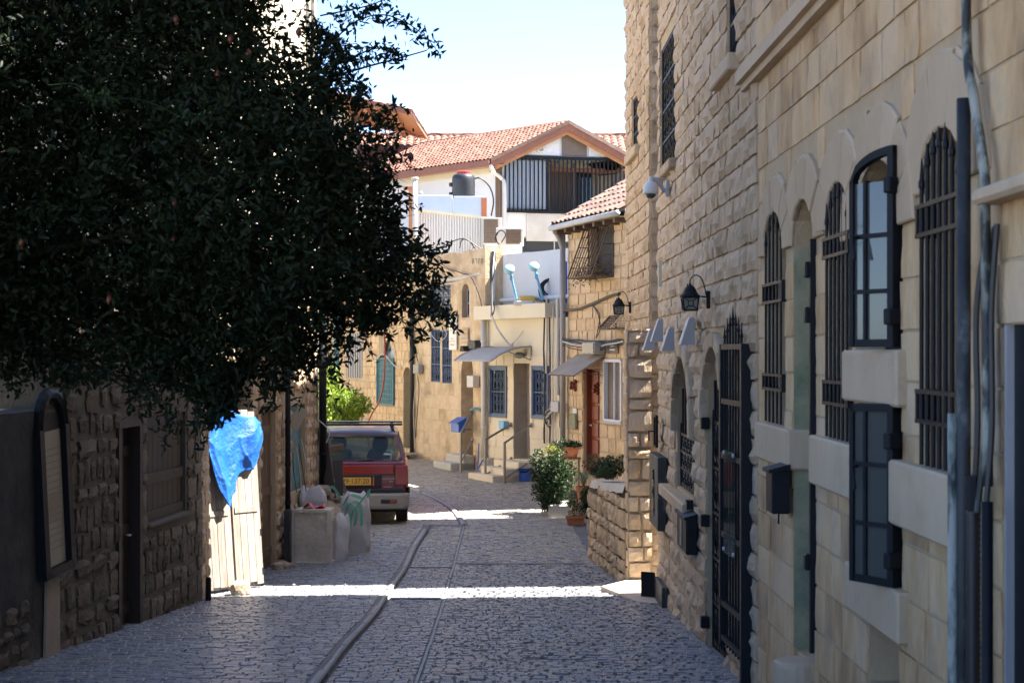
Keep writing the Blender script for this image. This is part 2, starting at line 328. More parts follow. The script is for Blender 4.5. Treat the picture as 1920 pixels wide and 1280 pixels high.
def wall_mesh(name, wl, s0, s1, zb, zt, ops, mat, parent, off=0, back=.6):
    zb = zb if callable(zb) else (lambda x, q=zb: q); zt = zt if callable(zt) else (lambda x, q=zt: q)
    br = {s0, s1} | {c for c in wl.c if s0 < c < s1} | set(np.linspace(s0, s1, max(2, int((s1 - s0) / 1.0)))[1:-1])
    for o in ops:
        n = 10 if o['rise'] else 1
        br |= {o['s0'] + (o['s1'] - o['s0']) * k / n for k in range(n + 1) if s0 <= o['s0'] + (o['s1'] - o['s0']) * k / n <= s1}
    br = sorted(br); m = MB()
    for a, b in zip(br, br[1:]):
        if b - a < 1e-5: continue
        mid = (a + b) / 2; cs = sorted([o for o in ops if o['s0'] < mid < o['s1']], key=lambda o: o['z0'])
        la, lb = zb(a), zb(b)
        for o in cs:
            if o['z0'] > la: m.add([wl.pt(a, la, off), wl.pt(b, lb, off), wl.pt(b, o['z0'], off), wl.pt(a, o['z0'], off)], [(0, 1, 2, 3)])
            la, lb = top_at(o, a), top_at(o, b)
            m.add([wl.pt(a, la, off), wl.pt(b, lb, off), wl.pt(b, lb, off - o['depth']), wl.pt(a, la, off - o['depth'])], [(0, 1, 2, 3)])
            m.add([wl.pt(a, o['z0'], off), wl.pt(b, o['z0'], off), wl.pt(b, o['z0'], off - o['depth']), wl.pt(a, o['z0'], off - o['depth'])], [(0, 1, 2, 3)])
        m.add([wl.pt(a, la, off), wl.pt(b, lb, off), wl.pt(b, zt(b), off), wl.pt(a, zt(a), off)], [(0, 1, 2, 3)])
        m.add([wl.pt(a, zt(a), off), wl.pt(b, zt(b), off), wl.pt(b, zt(b), off - back), wl.pt(a, zt(a), off - back)], [(0, 1, 2, 3)])
    for o in ops:
        for e in (o['s0'], o['s1']):
            z1 = top_at(o, e)
            m.add([wl.pt(e, o['z0'], off), wl.pt(e, z1, off), wl.pt(e, z1, off - o['depth']), wl.pt(e, o['z0'], off - o['depth'])], [(0, 1, 2, 3)])
    for e in (s0, s1): m.add([wl.pt(e, zb(e), off), wl.pt(e, zt(e), off), wl.pt(e, zt(e), off - back), wl.pt(e, zb(e), off - back)], [(0, 1, 2, 3)])
    return m.build(name, mat, parent, fixn=False)
def panel(o, wl, name, mat, parent, off=None, grow=.03, thick=.03):        # a flat leaf that closes an opening (follows the arch)
    off = -o['depth'] + .02 if off is None else off
    c = (o['s0'] + o['s1']) / 2; fr = wl.fr(c, 0, off); h = (o['s1'] - o['s0']) / 2 + grow
    poly = [(-h, 0, o['z0'] - grow), (h, 0, o['z0'] - grow)]
    if o['rise']: poly += [(h * math.cos(a), 0, o['z1'] - o['rise'] + (o['rise'] + grow) * math.sin(a)) for a in np.linspace(0, math.pi, 11)]
    else: poly += [(h, 0, o['z1'] + grow), (-h, 0, o['z1'] + grow)]
    return MB(fr).prism(poly, (0, -thick, 0)).build(name, mat, parent)
# unit stones: x, z in [-.5,.5], y from 0 (bed) to 1 (face)
def unit_stones(k, lo, jit, edge, n=4):
    out = []
    for q in range(k):
        vs = []; fs = []
        for j in range(n):
            for i in range(n):
                u, v = i / (n - 1) - .5, j / (n - 1) - .5
                ed = i in (0, n - 1) or j in (0, n - 1)
                y = (R(lo, lo + .25) if ed else R(1 - jit, 1.0))
                ci = i in (0, n - 1) and j in (0, n - 1)
                sh = edge * (1.6 if ci else 1)
                vs.append((u - math.copysign(R(0, sh), u) * (ed), y, v - math.copysign(R(0, sh), v) * (ed)))
        for j in range(n - 1):
            for i in range(n - 1): fs.append((j * n + i, j * n + i + 1, (j + 1) * n + i + 1, (j + 1) * n + i))
        ring = [i for i in range(n)] + [(j + 1) * n - 1 for j in range(1, n)] + [n * n - 2 - i for i in range(n - 1)] + [(n - 2 - j) * n for j in range(n - 2)]
        b = len(vs); vs += [(vs[r][0], 0, vs[r][2]) for r in ring]
        for i, r in enumerate(ring):
            i2 = (i + 1) % len(ring); fs.append((b + i, b + i2, ring[i2], r))
        out.append((vs, [f[::-1] for f in fs]))
    return out
STONES = {'rock': unit_stones(18, .35, .6, .05), 'dressed': unit_stones(16, .66, .24, .02), 'rubble': unit_stones(22, .42, .5, .15), 'flat': unit_stones(8, .85, .06, .006)}
_stm = {}
def stone_mesh(kind, mat):
    k = (kind, mat)
    if k not in _stm:
        _stm[k] = []
        for vs, fs in STONES[kind]:
            me = bpy.data.meshes.new('stone'); me.from_pydata(vs, [], fs); me.materials.append(MT[mat]); _stm[k].append(me)
    return random.choice(_stm[k])
def proj(p): return (960 + F_PX * p[0] / max(p[1], .5), HOR - F_PX * (p[2] - CZ) / max(p[1], .5))
def stuff_mesh(name, items, kind, mat, parent):               # items: world matrices -> one joined mesh with a per-stone random value
    if not items: return
    V = []; Fc = []; A = []; b = 0
    for mw in items:
        vs, fs = random.choice(STONES[kind]); a = np.array(vs); M3 = np.array(mw)
        V.append(a @ M3[:3, :3].T + M3[:3, 3]); Fc += [tuple(i + b for i in f) for f in fs]; b += len(vs); A += [random.random()] * len(fs)
    V = np.vstack(V) - np.array(org(parent))
    me = bpy.data.meshes.new(name); me.from_pydata(V.tolist(), [], Fc); me.materials.append(MT[mat])
    at = me.attributes.new('rnd', 'FLOAT', 'FACE'); at.data.foreach_set('value', A)
    o = bpy.data.objects.new(name, me); C.objects.link(o); o.parent = parent; o['kind'] = 'stuff'; return o
def place_stones(mats, kind, mat, parent, name='stone', limit=298):
    def key(mw):
        c = mw.translation; x, y = proj(c)
        if c.y < 1 or not (-60 < x < 1980 and -60 < y < 1340): return -1
        t = mw.col[0].xyz; w_ = abs(proj(c + t / 2)[0] - proj(c - t / 2)[0]); h_ = F_PX * mw.col[2].xyz.length / c.y
        return w_ * h_
    ks = sorted(mats, key=key, reverse=True)
    for mw in ks[:limit]: inst(name, stone_mesh(kind, mat), mw, parent)
    stuff_mesh('further_' + name + 's', ks[limit:], kind, mat, parent)
def masonry(parent, wl, s0, s1, zb, zt, ch, ln, ops, kind, mat, depth, gap=.012, off=-.01, jit=0, voussoir='dressed_mid', vkind='dressed', vdepth=None, extra=None, limit=298, name='stone', zfun=None):
    out = list(extra or []); vou = []
    z = zb
    while z < zt:
        h = R(*ch); h = min(h, zt - z) if zt - z < ch[0] * 1.6 else h
        za, zc = z, z + h
        blk = []
        for o in ops:
            if zc <= o['z0'] + .02 or za >= o['z1'] + (o['ring'] if o['rise'] else 0) - .02: continue
            c, hw = (o['s0'] + o['s1']) / 2, (o['s1'] - o['s0']) / 2; sp = o['z1'] - o['rise']
            if o['rise'] and za > sp:
                H = o['rise'] + o['ring']; q = (hw + o['ring']) * math.sqrt(max(0, 1 - ((za - sp) / H) ** 2))
            elif o['rise'] and zc > sp: q = hw + o['ring']
            else: q = hw + .004
            blk.append((c - q, c + q))
        blk.sort(); x = s0
        for a, b in blk + [(s1, s1)]:
            if a - x > .05:
                L = a - x; k = max(1, round(L / R(*ln))); cuts = [x] + sorted(x + L * (i + R(-.3, .3)) / k for i in range(1, k)) + [a]
                for p, q in zip(cuts, cuts[1:]):
                    w_ = q - p - gap
                    if w_ < .03: continue
                    mid = (p + q) / 2; zm = (za + zc) / 2
                    if zfun and not zfun(mid, zm): continue
                    h_ = h - gap
                    M = wl.fr(mid, zm + R(-jit, jit), off)
                    if jit: M = M @ Matrix.Rotation(R(-1, 1) * jit * 3, 4, 'Y'); kk = min(1, jit * 80); w_ *= 1 + kk * R(-.16, .04); h_ *= 1 + kk * R(-.2, .05)
                    out.append(M @ Matrix.Diagonal((w_ * random.choice((1, -1)) if False else w_, depth * R(.75, 1.15), h_, 1)))
            x = max(x, b)
        z += h
    place_stones(out, kind, mat, parent, name, limit)
    for o in ops:
        if not o['rise'] or o['ring'] <= 0: continue
        c, hw = (o['s0'] + o['s1']) / 2, (o['s1'] - o['s0']) / 2; sp = o['z1'] - o['rise']; rg = o['ring']
        n = 5 if hw < .35 else 7; dp = vdepth or depth
        M = wl.fr(c, sp, off)
        for i in range(n):
            a0, a1 = math.pi * i / n + .012, math.pi * (i + 1) / n - .012; am = (a0 + a1) / 2; k_ = R(.92, 1.08)
            pin = [(hw * math.cos(a), o['rise'] * math.sin(a)) for a in (a0, am, a1)]; po = [((hw + rg * k_) * math.cos(a), (o['rise'] + rg * k_) * math.sin(a)) for a in (a1, am, a0)]
            q = MB(M); pl_ = pin + po; cxm, czm = sum(p[0] for p in pl_) / 6, sum(p[1] for p in pl_) / 6; d1 = dp * R(.8, 1.1)
            vs_ = [(x, 0, z_) for x, z_ in pl_] + [(x, d1 * .8, z_) for x, z_ in pl_] + [(cxm + (x - cxm) * .9, d1, czm + (z_ - czm) * .93) for x, z_ in pl_]
            q.add(vs_, [(12, 13, 14, 15, 16, 17)] + [(r_ * 6 + i_, r_ * 6 + (i_ + 1) % 6, (r_ + 1) * 6 + (i_ + 1) % 6, (r_ + 1) * 6 + i_) for r_ in (0, 1) for i_ in range(6)])
            q.build('arch_stone', voussoir, parent)
# ------------------------------------------------------------ ground and street
def strip(name, fl, fr_, ys, mat, zf, parent=None, **k):
    m = MB()
    for a, b in zip(ys, ys[1:]):
        m.add([(fl(a), a, zf(a)), (fr_(a), a, zf(a)), (fr_(b), b, zf(b)), (fl(b), b, zf(b))], [(0, 1, 2, 3)])
    return m.build(name, mat, parent, **k)
ys = [-400, -60] + list(np.arange(-20, 70, 1.0)) + [75, 90, 140, 600]
g = strip('ground', lambda y: -400, lambda y: 400, ys, 'ground', lambda y: G(y) - .06); g['kind'] = 'structure'
ysn = list(np.arange(-8, 46.01, .5))
street = strip('street', lambda y: LEFT(y) - .25, lambda y: RIGHT(y) + .3, ysn, 'cobble_bed', lambda y: G(y)); street['kind'] = 'structure'
pv = strip('pavement_bed', lambda y: LEFT(y) - .25, k1, [y for y in ysn if y <= 26], 'cobble_bed', lambda y: G(y) + PAVE, street)
# unit sett: chamfered block
def sett_unit(j=.06):
    vs = [(-.5, -.5, 0), (.5, -.5, 0), (.5, .5, 0), (-.5, .5, 0)]; vs += [(x * .97, y * .97, .6) for x, y, z in vs[:4]]
    vs += [(x * R(.82, .92), y * R(.80, .92), R(.9, 1.05)) for x, y, z in vs[:4]]
    fs = [(8, 9, 10, 11)] + [(a + i, a + (i + 1) % 4, a + 4 + (i + 1) % 4, a + 4 + i) for a in (0, 4) for i in range(4)]
    return vs, fs
SETTS = [sett_unit() for _ in range(12)]
STONES['sett'] = SETTS
sett_mw = []
def slope(y): return (G(y + .1) - G(y - .1)) / .2
def sett_rows(fl, fr_, y0, y1, wy, wx, add, hole=0, wav=.02, tilt=.035):
    y = y0; r = 0
    while y < y1:
        h = R(*wy); a, b = fl(y) + .01, fr_(y) - .01
        x = a - R(0, wx[0]); c = 0
        while x < b - .03:
            w_ = R(*wx); xa, xb = max(x, a), min(x + w_, b); xm = (xa + xb) / 2
            if xb - xa > .03 and not (abs(xm - .42) < .33 and abs(y + h / 2 - 12.66 - .05 * math.sin(xm * 9)) < .055) and not (hole and (c + (r // 3) * 2) % 4 == 0 and r % 3 == 0 and random.random() < hole):
                ym = y + h / 2 + wav * math.sin(xm * 2.1 + y * .7)
                z = gz(xm, ym) if add is None else G(ym) + add
                M = Matrix.Translation((xm, ym, z - .006 + R(-.004, .004))) @ Matrix.Rotation(math.atan(slope(ym)) + R(-tilt, tilt) * .7, 4, 'X') @ Matrix.Rotation(R(-tilt, tilt), 4, 'Y') @ Matrix.Rotation(R(-.05, .05), 4, 'Z')
                sett_mw.append(M @ Matrix.Diagonal((xb - xa - .004, h - .004, .017, 1)))
            x += w_; c += 1
        y += h; r += 1
sett_rows(lambda y: LEFT(y) - .1, lambda y: k1(y) - .085, 8.5, 25.9, (.09, .115), (.11, .17), PAVE, tilt=.03)
sett_rows(lambda y: k1(y) + .005, lambda y: k2(y) - .01, 8.5, 26.2, (.085, .11), (.09, .13), 0, tilt=.03)
sett_rows(lambda y: k2(y) + .01, RIGHT, 8.5, 26.2, (.085, .11), (.085, .115), 0, hole=.55)
sett_rows(lambda y: LEFT(y), lambda y: k2(y) - .06, 26.25, 44, (.12, .15), (.12, .18), 0, tilt=.03)
sett_rows(lambda y: k2(y) + .06, RIGHT, 26.2, 44, (.10, .13), (.10, .14), 0, tilt=.04)
def sett_mesh_list():
    out = []
    for vs, fs in SETTS:
        me = bpy.data.meshes.new('sett'); me.from_pydata(vs, [], fs); me.materials.append(MT['cobble']); out.append(me)
    return out
SM = sett_mesh_list()
vis = sorted([m for m in sett_mw if m.translation.y > 11.1 and abs(m.translation.x / m.translation.y) < .31], key=lambda m: m.translation.y)
near = vis[:298]; nid = {id(m) for m in near}
for m in near: inst('sett', random.choice(SM), m, street)
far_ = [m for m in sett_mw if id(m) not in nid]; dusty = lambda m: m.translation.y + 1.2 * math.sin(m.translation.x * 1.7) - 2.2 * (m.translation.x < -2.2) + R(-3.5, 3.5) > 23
fl_ = [dusty(m) for m in far_]
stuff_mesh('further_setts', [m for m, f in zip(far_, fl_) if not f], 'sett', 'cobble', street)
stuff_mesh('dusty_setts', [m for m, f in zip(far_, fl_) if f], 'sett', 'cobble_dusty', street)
# kerb stones along the pavement edge and along the curving gutter
def kerb_run(path, wd, h0, h1, ln):
    P = smoothpath(path, 8); d = 0; seg = [P[0]]; out = []
    for a, b in zip(P, P[1:]):
        d += (b - a).length; seg.append(b)
        if d > ln: out.append(seg); seg = [b]; d = 0
    if len(seg) > 1: out.append(seg)
    for sg in out:
        m = MB(); a, b = sg[0], sg[-1]; t = (b - a).normalized(); n = Vector((-t.y, t.x, 0)).normalized(); g_ = .006
        a2, b2 = a + t * g_, b - t * g_; e = R(-.006, .006)
        vs = []
        for p in (a2, b2):
            for (o_, zz) in ((-wd / 2, h0), (-wd / 2, h1 - .012), (-wd / 2 + .02, h1), (wd / 2 - .02, h1), (wd / 2, h1 - .012), (wd / 2, h0)):
                vs.append(Vector((p.x, p.y, G(p.y))) + n * (o_ + e) + Vector((0, 0, zz + e)))
        m.add(vs, [tuple(range(6)), tuple(range(6, 12))] + [(i, (i + 1) % 6, 6 + (i + 1) % 6, 6 + i) for i in range(6)])
        m.build('kerb_stone', 'kerb', street)
kerb_run([(k1(y) - .04, y, 0) for y in np.arange(8.5, 26, .8)], .06, -.1, PAVE + .009, .75)
kerb_run([(k2(y), y, 0) for y in (8.5, 11, 14, 17, 20, 23, 26.2)], .018, -.05, .010, 1.1)
kerb_run([(k2(y), y, 0) for y in (26.2, 27, 27.8, 28.6, 29.5, 30.5, 31.5, 33, 35, 38)], .09, -.05, .035, .7)
m = MB()
for (xa, xb, y, w_) in ((KX1 + .03, KX2 - .03, 20.6, .06), (KX1 + .03, KX2 - .03, 17.45, .05), (KX2 + .05, .95, 21.0, .05), (KX1, KX2 - .05, 26.1, .1)):
    m.box(xa, xb, y, y + w_, G(y) - .05, G(y) + .026)
m.build('drain_edge', 'kerb', street)
# a broken patch where setts are missing, and a few loose stone chips, leaves
# small dark corner stones set between the setts of the carriageway
m = MB(); r = 0; y = 11.0
while y < 21:
    x = k2(y) + .1 + (.055 if r % 2 else 0)
    while x < RIGHT(y) - .15:
        if random.random() < .62:
            a = R(.011, .017); b = R(.02, .034); xo, yo = x + R(-.012, .012), y + R(-.02, .02); z_ = G(yo) + .0165
            m.add([(xo - a, yo - b, z_ - .002), (xo + a, yo - b, z_ - .002), (xo + a, yo + b, z_ + .001), (xo - a, yo + b, z_ + .001)], [(0, 1, 2, 3)])
        x += .112
    y += .20; r += 1
m.build('dark_inset_stones', 'dark', street, kind='stuff')
# entrance slab at the alley mouth
sl_ = MB(); zz = G(18.3)
sl_.prism([(1.02, 18.35, zz), (1.36, 17.25, zz), (1.68, 17.0, zz), (1.68, 18.9, zz), (1.38, 18.9, zz)], (0, 0, .06)); s_ = sl_.build('threshold_slab', 'slab', street, bevel=.012)
# ------------------------------------------------------------ right-hand houses
TOPZ = 9.6
RW = Wall([(1.74, -5), (1.72, 4.5), (1.70, 9), (1.66, 13.4), (1.65, 17.85)])
sJ = RW.s(1424); sE = RW.L
def above(wl): return lambda s, z: z > G(wl.at(s)[0].y) - .06
def gnd(wl): return lambda s: G(wl.at(s)[0].y) - .15
def mass(name, pts, z0, z1, mat, parent):                      # plain hidden bulk of a building
    m = MB(); m.prism([(x, y, z0) for x, y in pts], (0, 0, z1 - z0)); return m.build(name, mat, parent)
def bars(parent, wl, o, n, r, off, bands=(), spikes=False, name='window_grille', rail=True, mat='iron', z0=None, z1=None):
    a, b = o['s0'], o['s1']; z0 = o['z0'] + .01 if z0 is None else z0
    fr = MB(); grp = []
    for (zl, zh) in bands:
        fr = MB(); grp.append(fr)
        for zz in (zl, zh):
            fr.add([wl.pt(a - .02, zz, off + .012), wl.pt(b + .02, zz, off + .012), wl.pt(b + .02, zz + .018, off + .012), wl.pt(a - .02, zz + .018, off + .012),
                    wl.pt(a - .02, zz, off - .012), wl.pt(b + .02, zz, off - .012), wl.pt(b + .02, zz + .018, off - .012), wl.pt(a - .02, zz + .018, off - .012)],
                   [(0, 1, 2, 3), (7, 6, 5, 4), (0, 4, 5, 1), (3, 2, 6, 7), (0, 3, 7, 4), (1, 5, 6, 2)])
        for e in (a, b):                                        # side straps back to the wall
            M = wl.fr(e, 0, 0); fr.M = M; fr.box(-.012, .012, -.05, off + .012, zl, zh + .018); fr.M = None
    if not bands:
        for zz in np.linspace(z0 + .05, (o['z1'] - o['rise']), 3):
            fr.add([wl.pt(a, zz, off + .008), wl.pt(b, zz, off + .008), wl.pt(b, zz + .02, off + .008), wl.pt(a, zz + .02, off + .008)], [(0, 1, 2, 3)])
    g = fr.build(name, mat, parent)
    for e_ in grp[:-1]: e_.build('grille_band', mat, g)
    for i in range(n):
        s = a + (b - a) * (i + .5) / n; zt_ = (top_at(o, s) if z1 is None else z1) - .02
        m = MB(); p = [wl.pt(s, z0, off), wl.pt(s, zt_, off)]; rr = [r, r]
        if spikes:
            zt_ -= .06 + .05 * abs(i - (n - 1) / 2) / n
            p = [wl.pt(s, z0, off), wl.pt(s, zt_, off), wl.pt(s, zt_ + .01, off), wl.pt(s, zt_ + .03, off), wl.pt(s, zt_ + .04, off), wl.pt(s, zt_ + .14, off)]; rr = [r, r, r * 1.5, r * 1.5, r, r * .15]
        m.tube(p, rr, 6); m.build('bar', mat, g)
    return g
def scroll_grille(parent, wl, o, off, mat='iron', name='window_grille', n=4, r=.008, rows=2, frame_=.03):
    a, b, z0, z1 = o['s0'], o['s1'], o['z0'], o['z1']; M = wl.fr((a + b) / 2, 0, off); h = (b - a) / 2
    fr = MB(M)
    for x in (-h + frame_ / 2, h - frame_ / 2): fr.box(x - frame_ / 2, x + frame_ / 2, -.012, .012, z0, z1 - o['rise'] * .8)
    for zz in np.linspace(z0 + frame_ / 2, z1 - o['rise'] - frame_ / 2, rows + 1): fr.box(-h + frame_, h - frame_, -.010, .010, zz - frame_ / 2.4, zz + frame_ / 2.4)
    g = fr.build(name, mat, parent)
    for i in range(n):
        x = -h + frame_ + (2 * h - 2 * frame_) * (i + .5) / n
        m = MB(M); zt_ = top_at(o, (a + b) / 2 + x) - .02
        m.tube([(x, 0, z0 + .01), (x, 0, zt_)], r, 5); m.build('bar', mat, g)
    zs = np.linspace(z0, z1 - o['rise'], rows + 1); m = MB(M)
    for za, zb_ in zip(zs, zs[1:]):
        zm = (za + zb_) / 2; hh = (zb_ - za)
        for i in range(n - 1):
            x = -h + frame_ + (2 * h - 2 * frame_) * (i + 1) / n; w_ = (2 * h - 2 * frame_) / n * .42
            pts = [(x + w_ * math.sin(t * 2 * math.pi), .004, zm + (t - .5) * hh * .8) for t in np.linspace(0, 1, 13)]
            m.tube(pts, r * .8, 4)
            pts = [(x - w_ * math.sin(t * 2 * math.pi), -.004, zm + (t - .5) * hh * .8) for t in np.linspace(0, 1, 13)]
            m.tube(pts, r * .8, 4)
    m.build('scroll', mat, g); return g
def sill(parent, wl, px0, px1, pt_, pb, proud, mat='dressed_pale', name='window_sill', pxz=None):
    a, b = sorted((wl.s(px0), wl.s(px1))); mm = wl.s(pxz) if pxz else (a + b) / 2; z1, z0 = wl.z(mm, pt_), wl.z(mm, pb)
    m = MB(wl.fr((a + b) / 2, 0, 0)); h = (b - a) / 2; m.box(-h, h, -.1, proud, z0, z1, bev=.012); return m.build(name, mat, parent)
def glaze(parent, wl, o, mat_f='darkwood', mat_g='glass_dark', nx=2, nz=3, fw=.035, off=None, name='window'):
    off = -o['depth'] + .06 if off is None else off
    a, b, z0, z1 = o['s0'], o['s1'], o['z0'], o['z1']; M = wl.fr((a + b) / 2, 0, off); h = (b - a) / 2
    m = MB(M)
    for i in range(nx + 1):
        x = -h + fw / 2 + (2 * h - fw) * i / nx; m.box(x - fw / 2, x + fw / 2, -.02, .02, z0, z1)
    for j in range(nz + 1):
        zz = z0 + fw / 2 + (z1 - z0 - fw) * j / nz; m.box(-h, h, -.018, .018, zz - fw / 2, zz + fw / 2)
    wd = m.build(name, mat_f, parent)
    for i in range(nx):
        for j in range(nz):
            xa, xb = -h + (2 * h) * i / nx, -h + 2 * h * (i + 1) / nx; za, zb_ = z0 + (z1 - z0) * j / nz, z0 + (z1 - z0) * (j + 1) / nz
            q = MB(M); q.box(xa, xb, -.006, 0, za, zb_); q.build('pane', mat_g, wd)
    return wd
# --- near house of dressed limestone
hA = thing('stone_house', 'dressed limestone house with spiked barred windows, open black casements and a moulded cornice', 'house', (3, 8, G(8)))
o1 = RW.op(1438, 1474, 398, 795, rise=.3, ring=.24, depth=.22)
oD = RW.op(1489, 1531, 374, 1236, rise=.45, ring=.26, depth=.30)
o2 = RW.op(1555, 1601, 342, 826, rise=.3, ring=.26, depth=.22)
o3 = RW.op(1607, 1693, 300, 655, rise=.3, ring=.26, depth=.22)
o3b = RW.op(1612, 1692, 752, 1080, depth=.22)
o3c = RW.op(1630, 1690, 1172, 1300, depth=.3)
o4 = RW.op(1733, 1816, 240, 884, rise=.3, ring=.30, depth=.24)
o5 = RW.op(1886, 2100, 604, 1700, depth=.03)
oU = RW.op(1560, 1700, -420, -100, depth=.22)
opsA = [o1, oD, o2, o3, o3b, o3c, o4, o5, oU]
for o in opsA:
    if o['rise']: o['rise'] = (o['s1'] - o['s0']) / 2 * .75
wall_mesh('wall', RW, 0, sJ, gnd(RW), TOPZ, opsA, 'mortar', hA)
ZC = CZ + (HOR - 172) * 11.3 / F_PX
masonry(hA, RW, 0, sJ, -1.1, ZC - .02, (.215, .245), (.30, .52), opsA, 'dressed', 'dressed', .024, .009, voussoir='dressed_pale', vkind='dressed', vdepth=.032, zfun=above(RW))
masonry(hA, RW, 0, sJ, ZC + .14, TOPZ, (.26, .30), (.5, .8), opsA, 'dressed', 'dressed', .04, .010, name='upper_stone', limit=120)
m = MB(); s0c, s1c = 3.0, RW.s(1404)
for off, za, zb_ in ((.10, ZC + .05, ZC + .14), (.06, ZC, ZC + .05)):
    n = 24
    for i in range(n):
        a, b = s0c + (s1c - s0c) * i / n, s0c + (s1c - s0c) * (i + 1) / n
        m.add([RW.pt(a, za, -.02), RW.pt(b, za, -.02), RW.pt(b, za, off), RW.pt(a, za, off), RW.pt(a, zb_, -.02), RW.pt(b, zb_, -.02), RW.pt(b, zb_, off), RW.pt(a, zb_, off)],
              [(0, 1, 2, 3), (4, 7, 6, 5), (3, 2, 6, 7), (0, 4, 5, 1), (1, 5, 6, 2), (0, 3, 7, 4)])
m.build('cornice', 'dressed_pale', hA)
for o in (o1, o2, o4):
    glaze(hA, RW, o, 'redwood' if o is o4 else 'darkwood', nx=2, nz=3)
zz = lambda o, py, px: RW.z(RW.s(px), py)
bars(hA, RW, o1, 5, .008, .02, [(RW.z(o1['s0'], 565), RW.z(o1['s0'], 530)), (RW.z(o1['s0'], 735), RW.z(o1['s0'], 707))], True)
bars(hA, RW, o2, 6, .0085, .025, [(RW.z(o2['s0'], 474), RW.z(o2['s0'], 438)), (RW.z(o2['s0'], 765), RW.z(o2['s0'], 722))], True)
bars(hA, RW, o4, 7, .0095, .025, [(RW.z(o4['s0'], 425), RW.z(o4['s0'], 366)), (RW.z(o4['s0'], 806), RW.z(o4['s0'], 745))], True)
sill(hA, RW, 1428, 1492, 797, 868, .05); sill(hA, RW, 1534, 1612, 824, 920, .055); sill(hA, RW, 1600, 1705, 656, 756, .06)
sill(hA, RW, 1604, 1708, 1078, 1170, .06); sill(hA, RW, 1692, 1834, 878, 1008, .065)
# doorway: stained far jamb, iron frame, dark leaf
panel(oD, RW, 'door', 'iron_worn', hA)
m = MB(RW.fr(oD['s1'] - .006, 0, 0)); m.box(-.006, .003, -.29, .004, oD['z0'], oD['z1'] - oD['rise']); m.build('stained_jamb', 'greenstain', hA)
m = MB(RW.fr(oD['s0'] + .02, 0, 0)); m.box(-.02, .015, -.02, .035, oD['z0'] + .1, oD['z1'] - oD['rise']); m.build('door_frame', 'iron', hA)
for py in (505, 590, 1055): m = MB(RW.fr(oD['s0'] + .05, RW.z(oD['s0'], py), .03)); m.box(-.03, .03, -.03, .03, -.045, .045, bev=.008); m.build('hinge', 'iron', hA)
# open casements (hinged on the near jamb, standing out from the wall)
def casement(o, ztl, ztr, zb_, name='casement'):
    a = RW.pt(o['s0'], 0, .03); b = RW.pt(o['s0'] + .24, 0, .17); ux = (b - a); Lw = ux.length; ux.normalize(); uy = Vector((0, 0, 1)).cross(ux)
    M = frame(a, ux, uy, Vector((0, 0, 1)))
    m = MB(M); f = .035
    m.box(0, f, -.05, .02, zb_, ztl); m.box(Lw - f * .7, Lw, -.018, .018, zb_, ztr); m.box(f, Lw - f, -.018, .018, zb_, zb_ + f)
    m.box(Lw * .62, Lw * .62 + .018, -.016, .016, zb_ + f, ztr)
    pts = [(Lw * t, 0, ztr + (ztl - ztr) * math.sqrt(max(0, 1 - t ** 2))) for t in np.linspace(0, 1, 8)]
    for p, q in zip(pts, pts[1:]): m.prism([(p[0], -.018, p[2]), (q[0], -.018, q[2]), (q[0], -.018, q[2] - f), (p[0], -.018, p[2] - f)], (0, .036, 0))
    for k in (1, 2): zq = zb_ + (ztr - zb_) * k / 3; m.box(f, Lw, -.014, .014, zq - .01, zq + .01)
    c = m.build(name, 'iron', hA)
    for k in range(3):
        za, zc = zb_ + (ztr - zb_) * k / 3 + .01, zb_ + (ztr - zb_) * (k + 1) / 3 - .01
        q = MB(M); q.box(f, Lw * .62, -.004, .004, za, zc); q.build('pane', 'glass_pane', c)
        q = MB(M); q.box(Lw * .62 + .018, Lw - f * .7, -.004, .004, za, zc); q.build('pane', 'glass_pane', c)
    m = MB(M); m.tube([(Lw * .8, .02, (zb_ + ztr) / 2 + .12), (Lw * .8, .05, (zb_ + ztr) / 2 + .12), (Lw * .72, .055, (zb_ + ztr) / 2 + .02)], .008, 6); m.build('handle', 'iron', c)
    for e in (.15, .8): m = MB(M); m.box(-.02, .02, -.02, .06, zb_ + (ztl - zb_) * e - .035, zb_ + (ztl - zb_) * e + .035, bev=.006); m.build('hinge', 'iron', c)
casement(o3, o3['z1'] + .01, o3['z1'] - .13, o3['z0'] + .01)
casement(o3b, o3b['z1'], o3b['z1'] - .005, o3b['z0'] + .01)
for o in (o3, o3b): glaze(hA, RW, o, 'iron', nx=2, nz=3)
glaze(hA, RW, o3c, 'teal', nx=1, nz=2); glaze(hA, RW, oU, 'darkwood')
panel(o5, RW, 'door', 'iron', hA, off=-.012)
m = MB(RW.fr(o5['s1'] - .05, 0, .0)); m.box(-.012, .012, -.02, .015, -1, o5['z1']); m.build('door_frame', 'greypaint', hA)
mass('rear_wall', [(1.9, -5), (1.9, 10.8), (9, 10.8), (9, -5)], G(10) - .5, TOPZ - .02, 'cream_wall', hA)
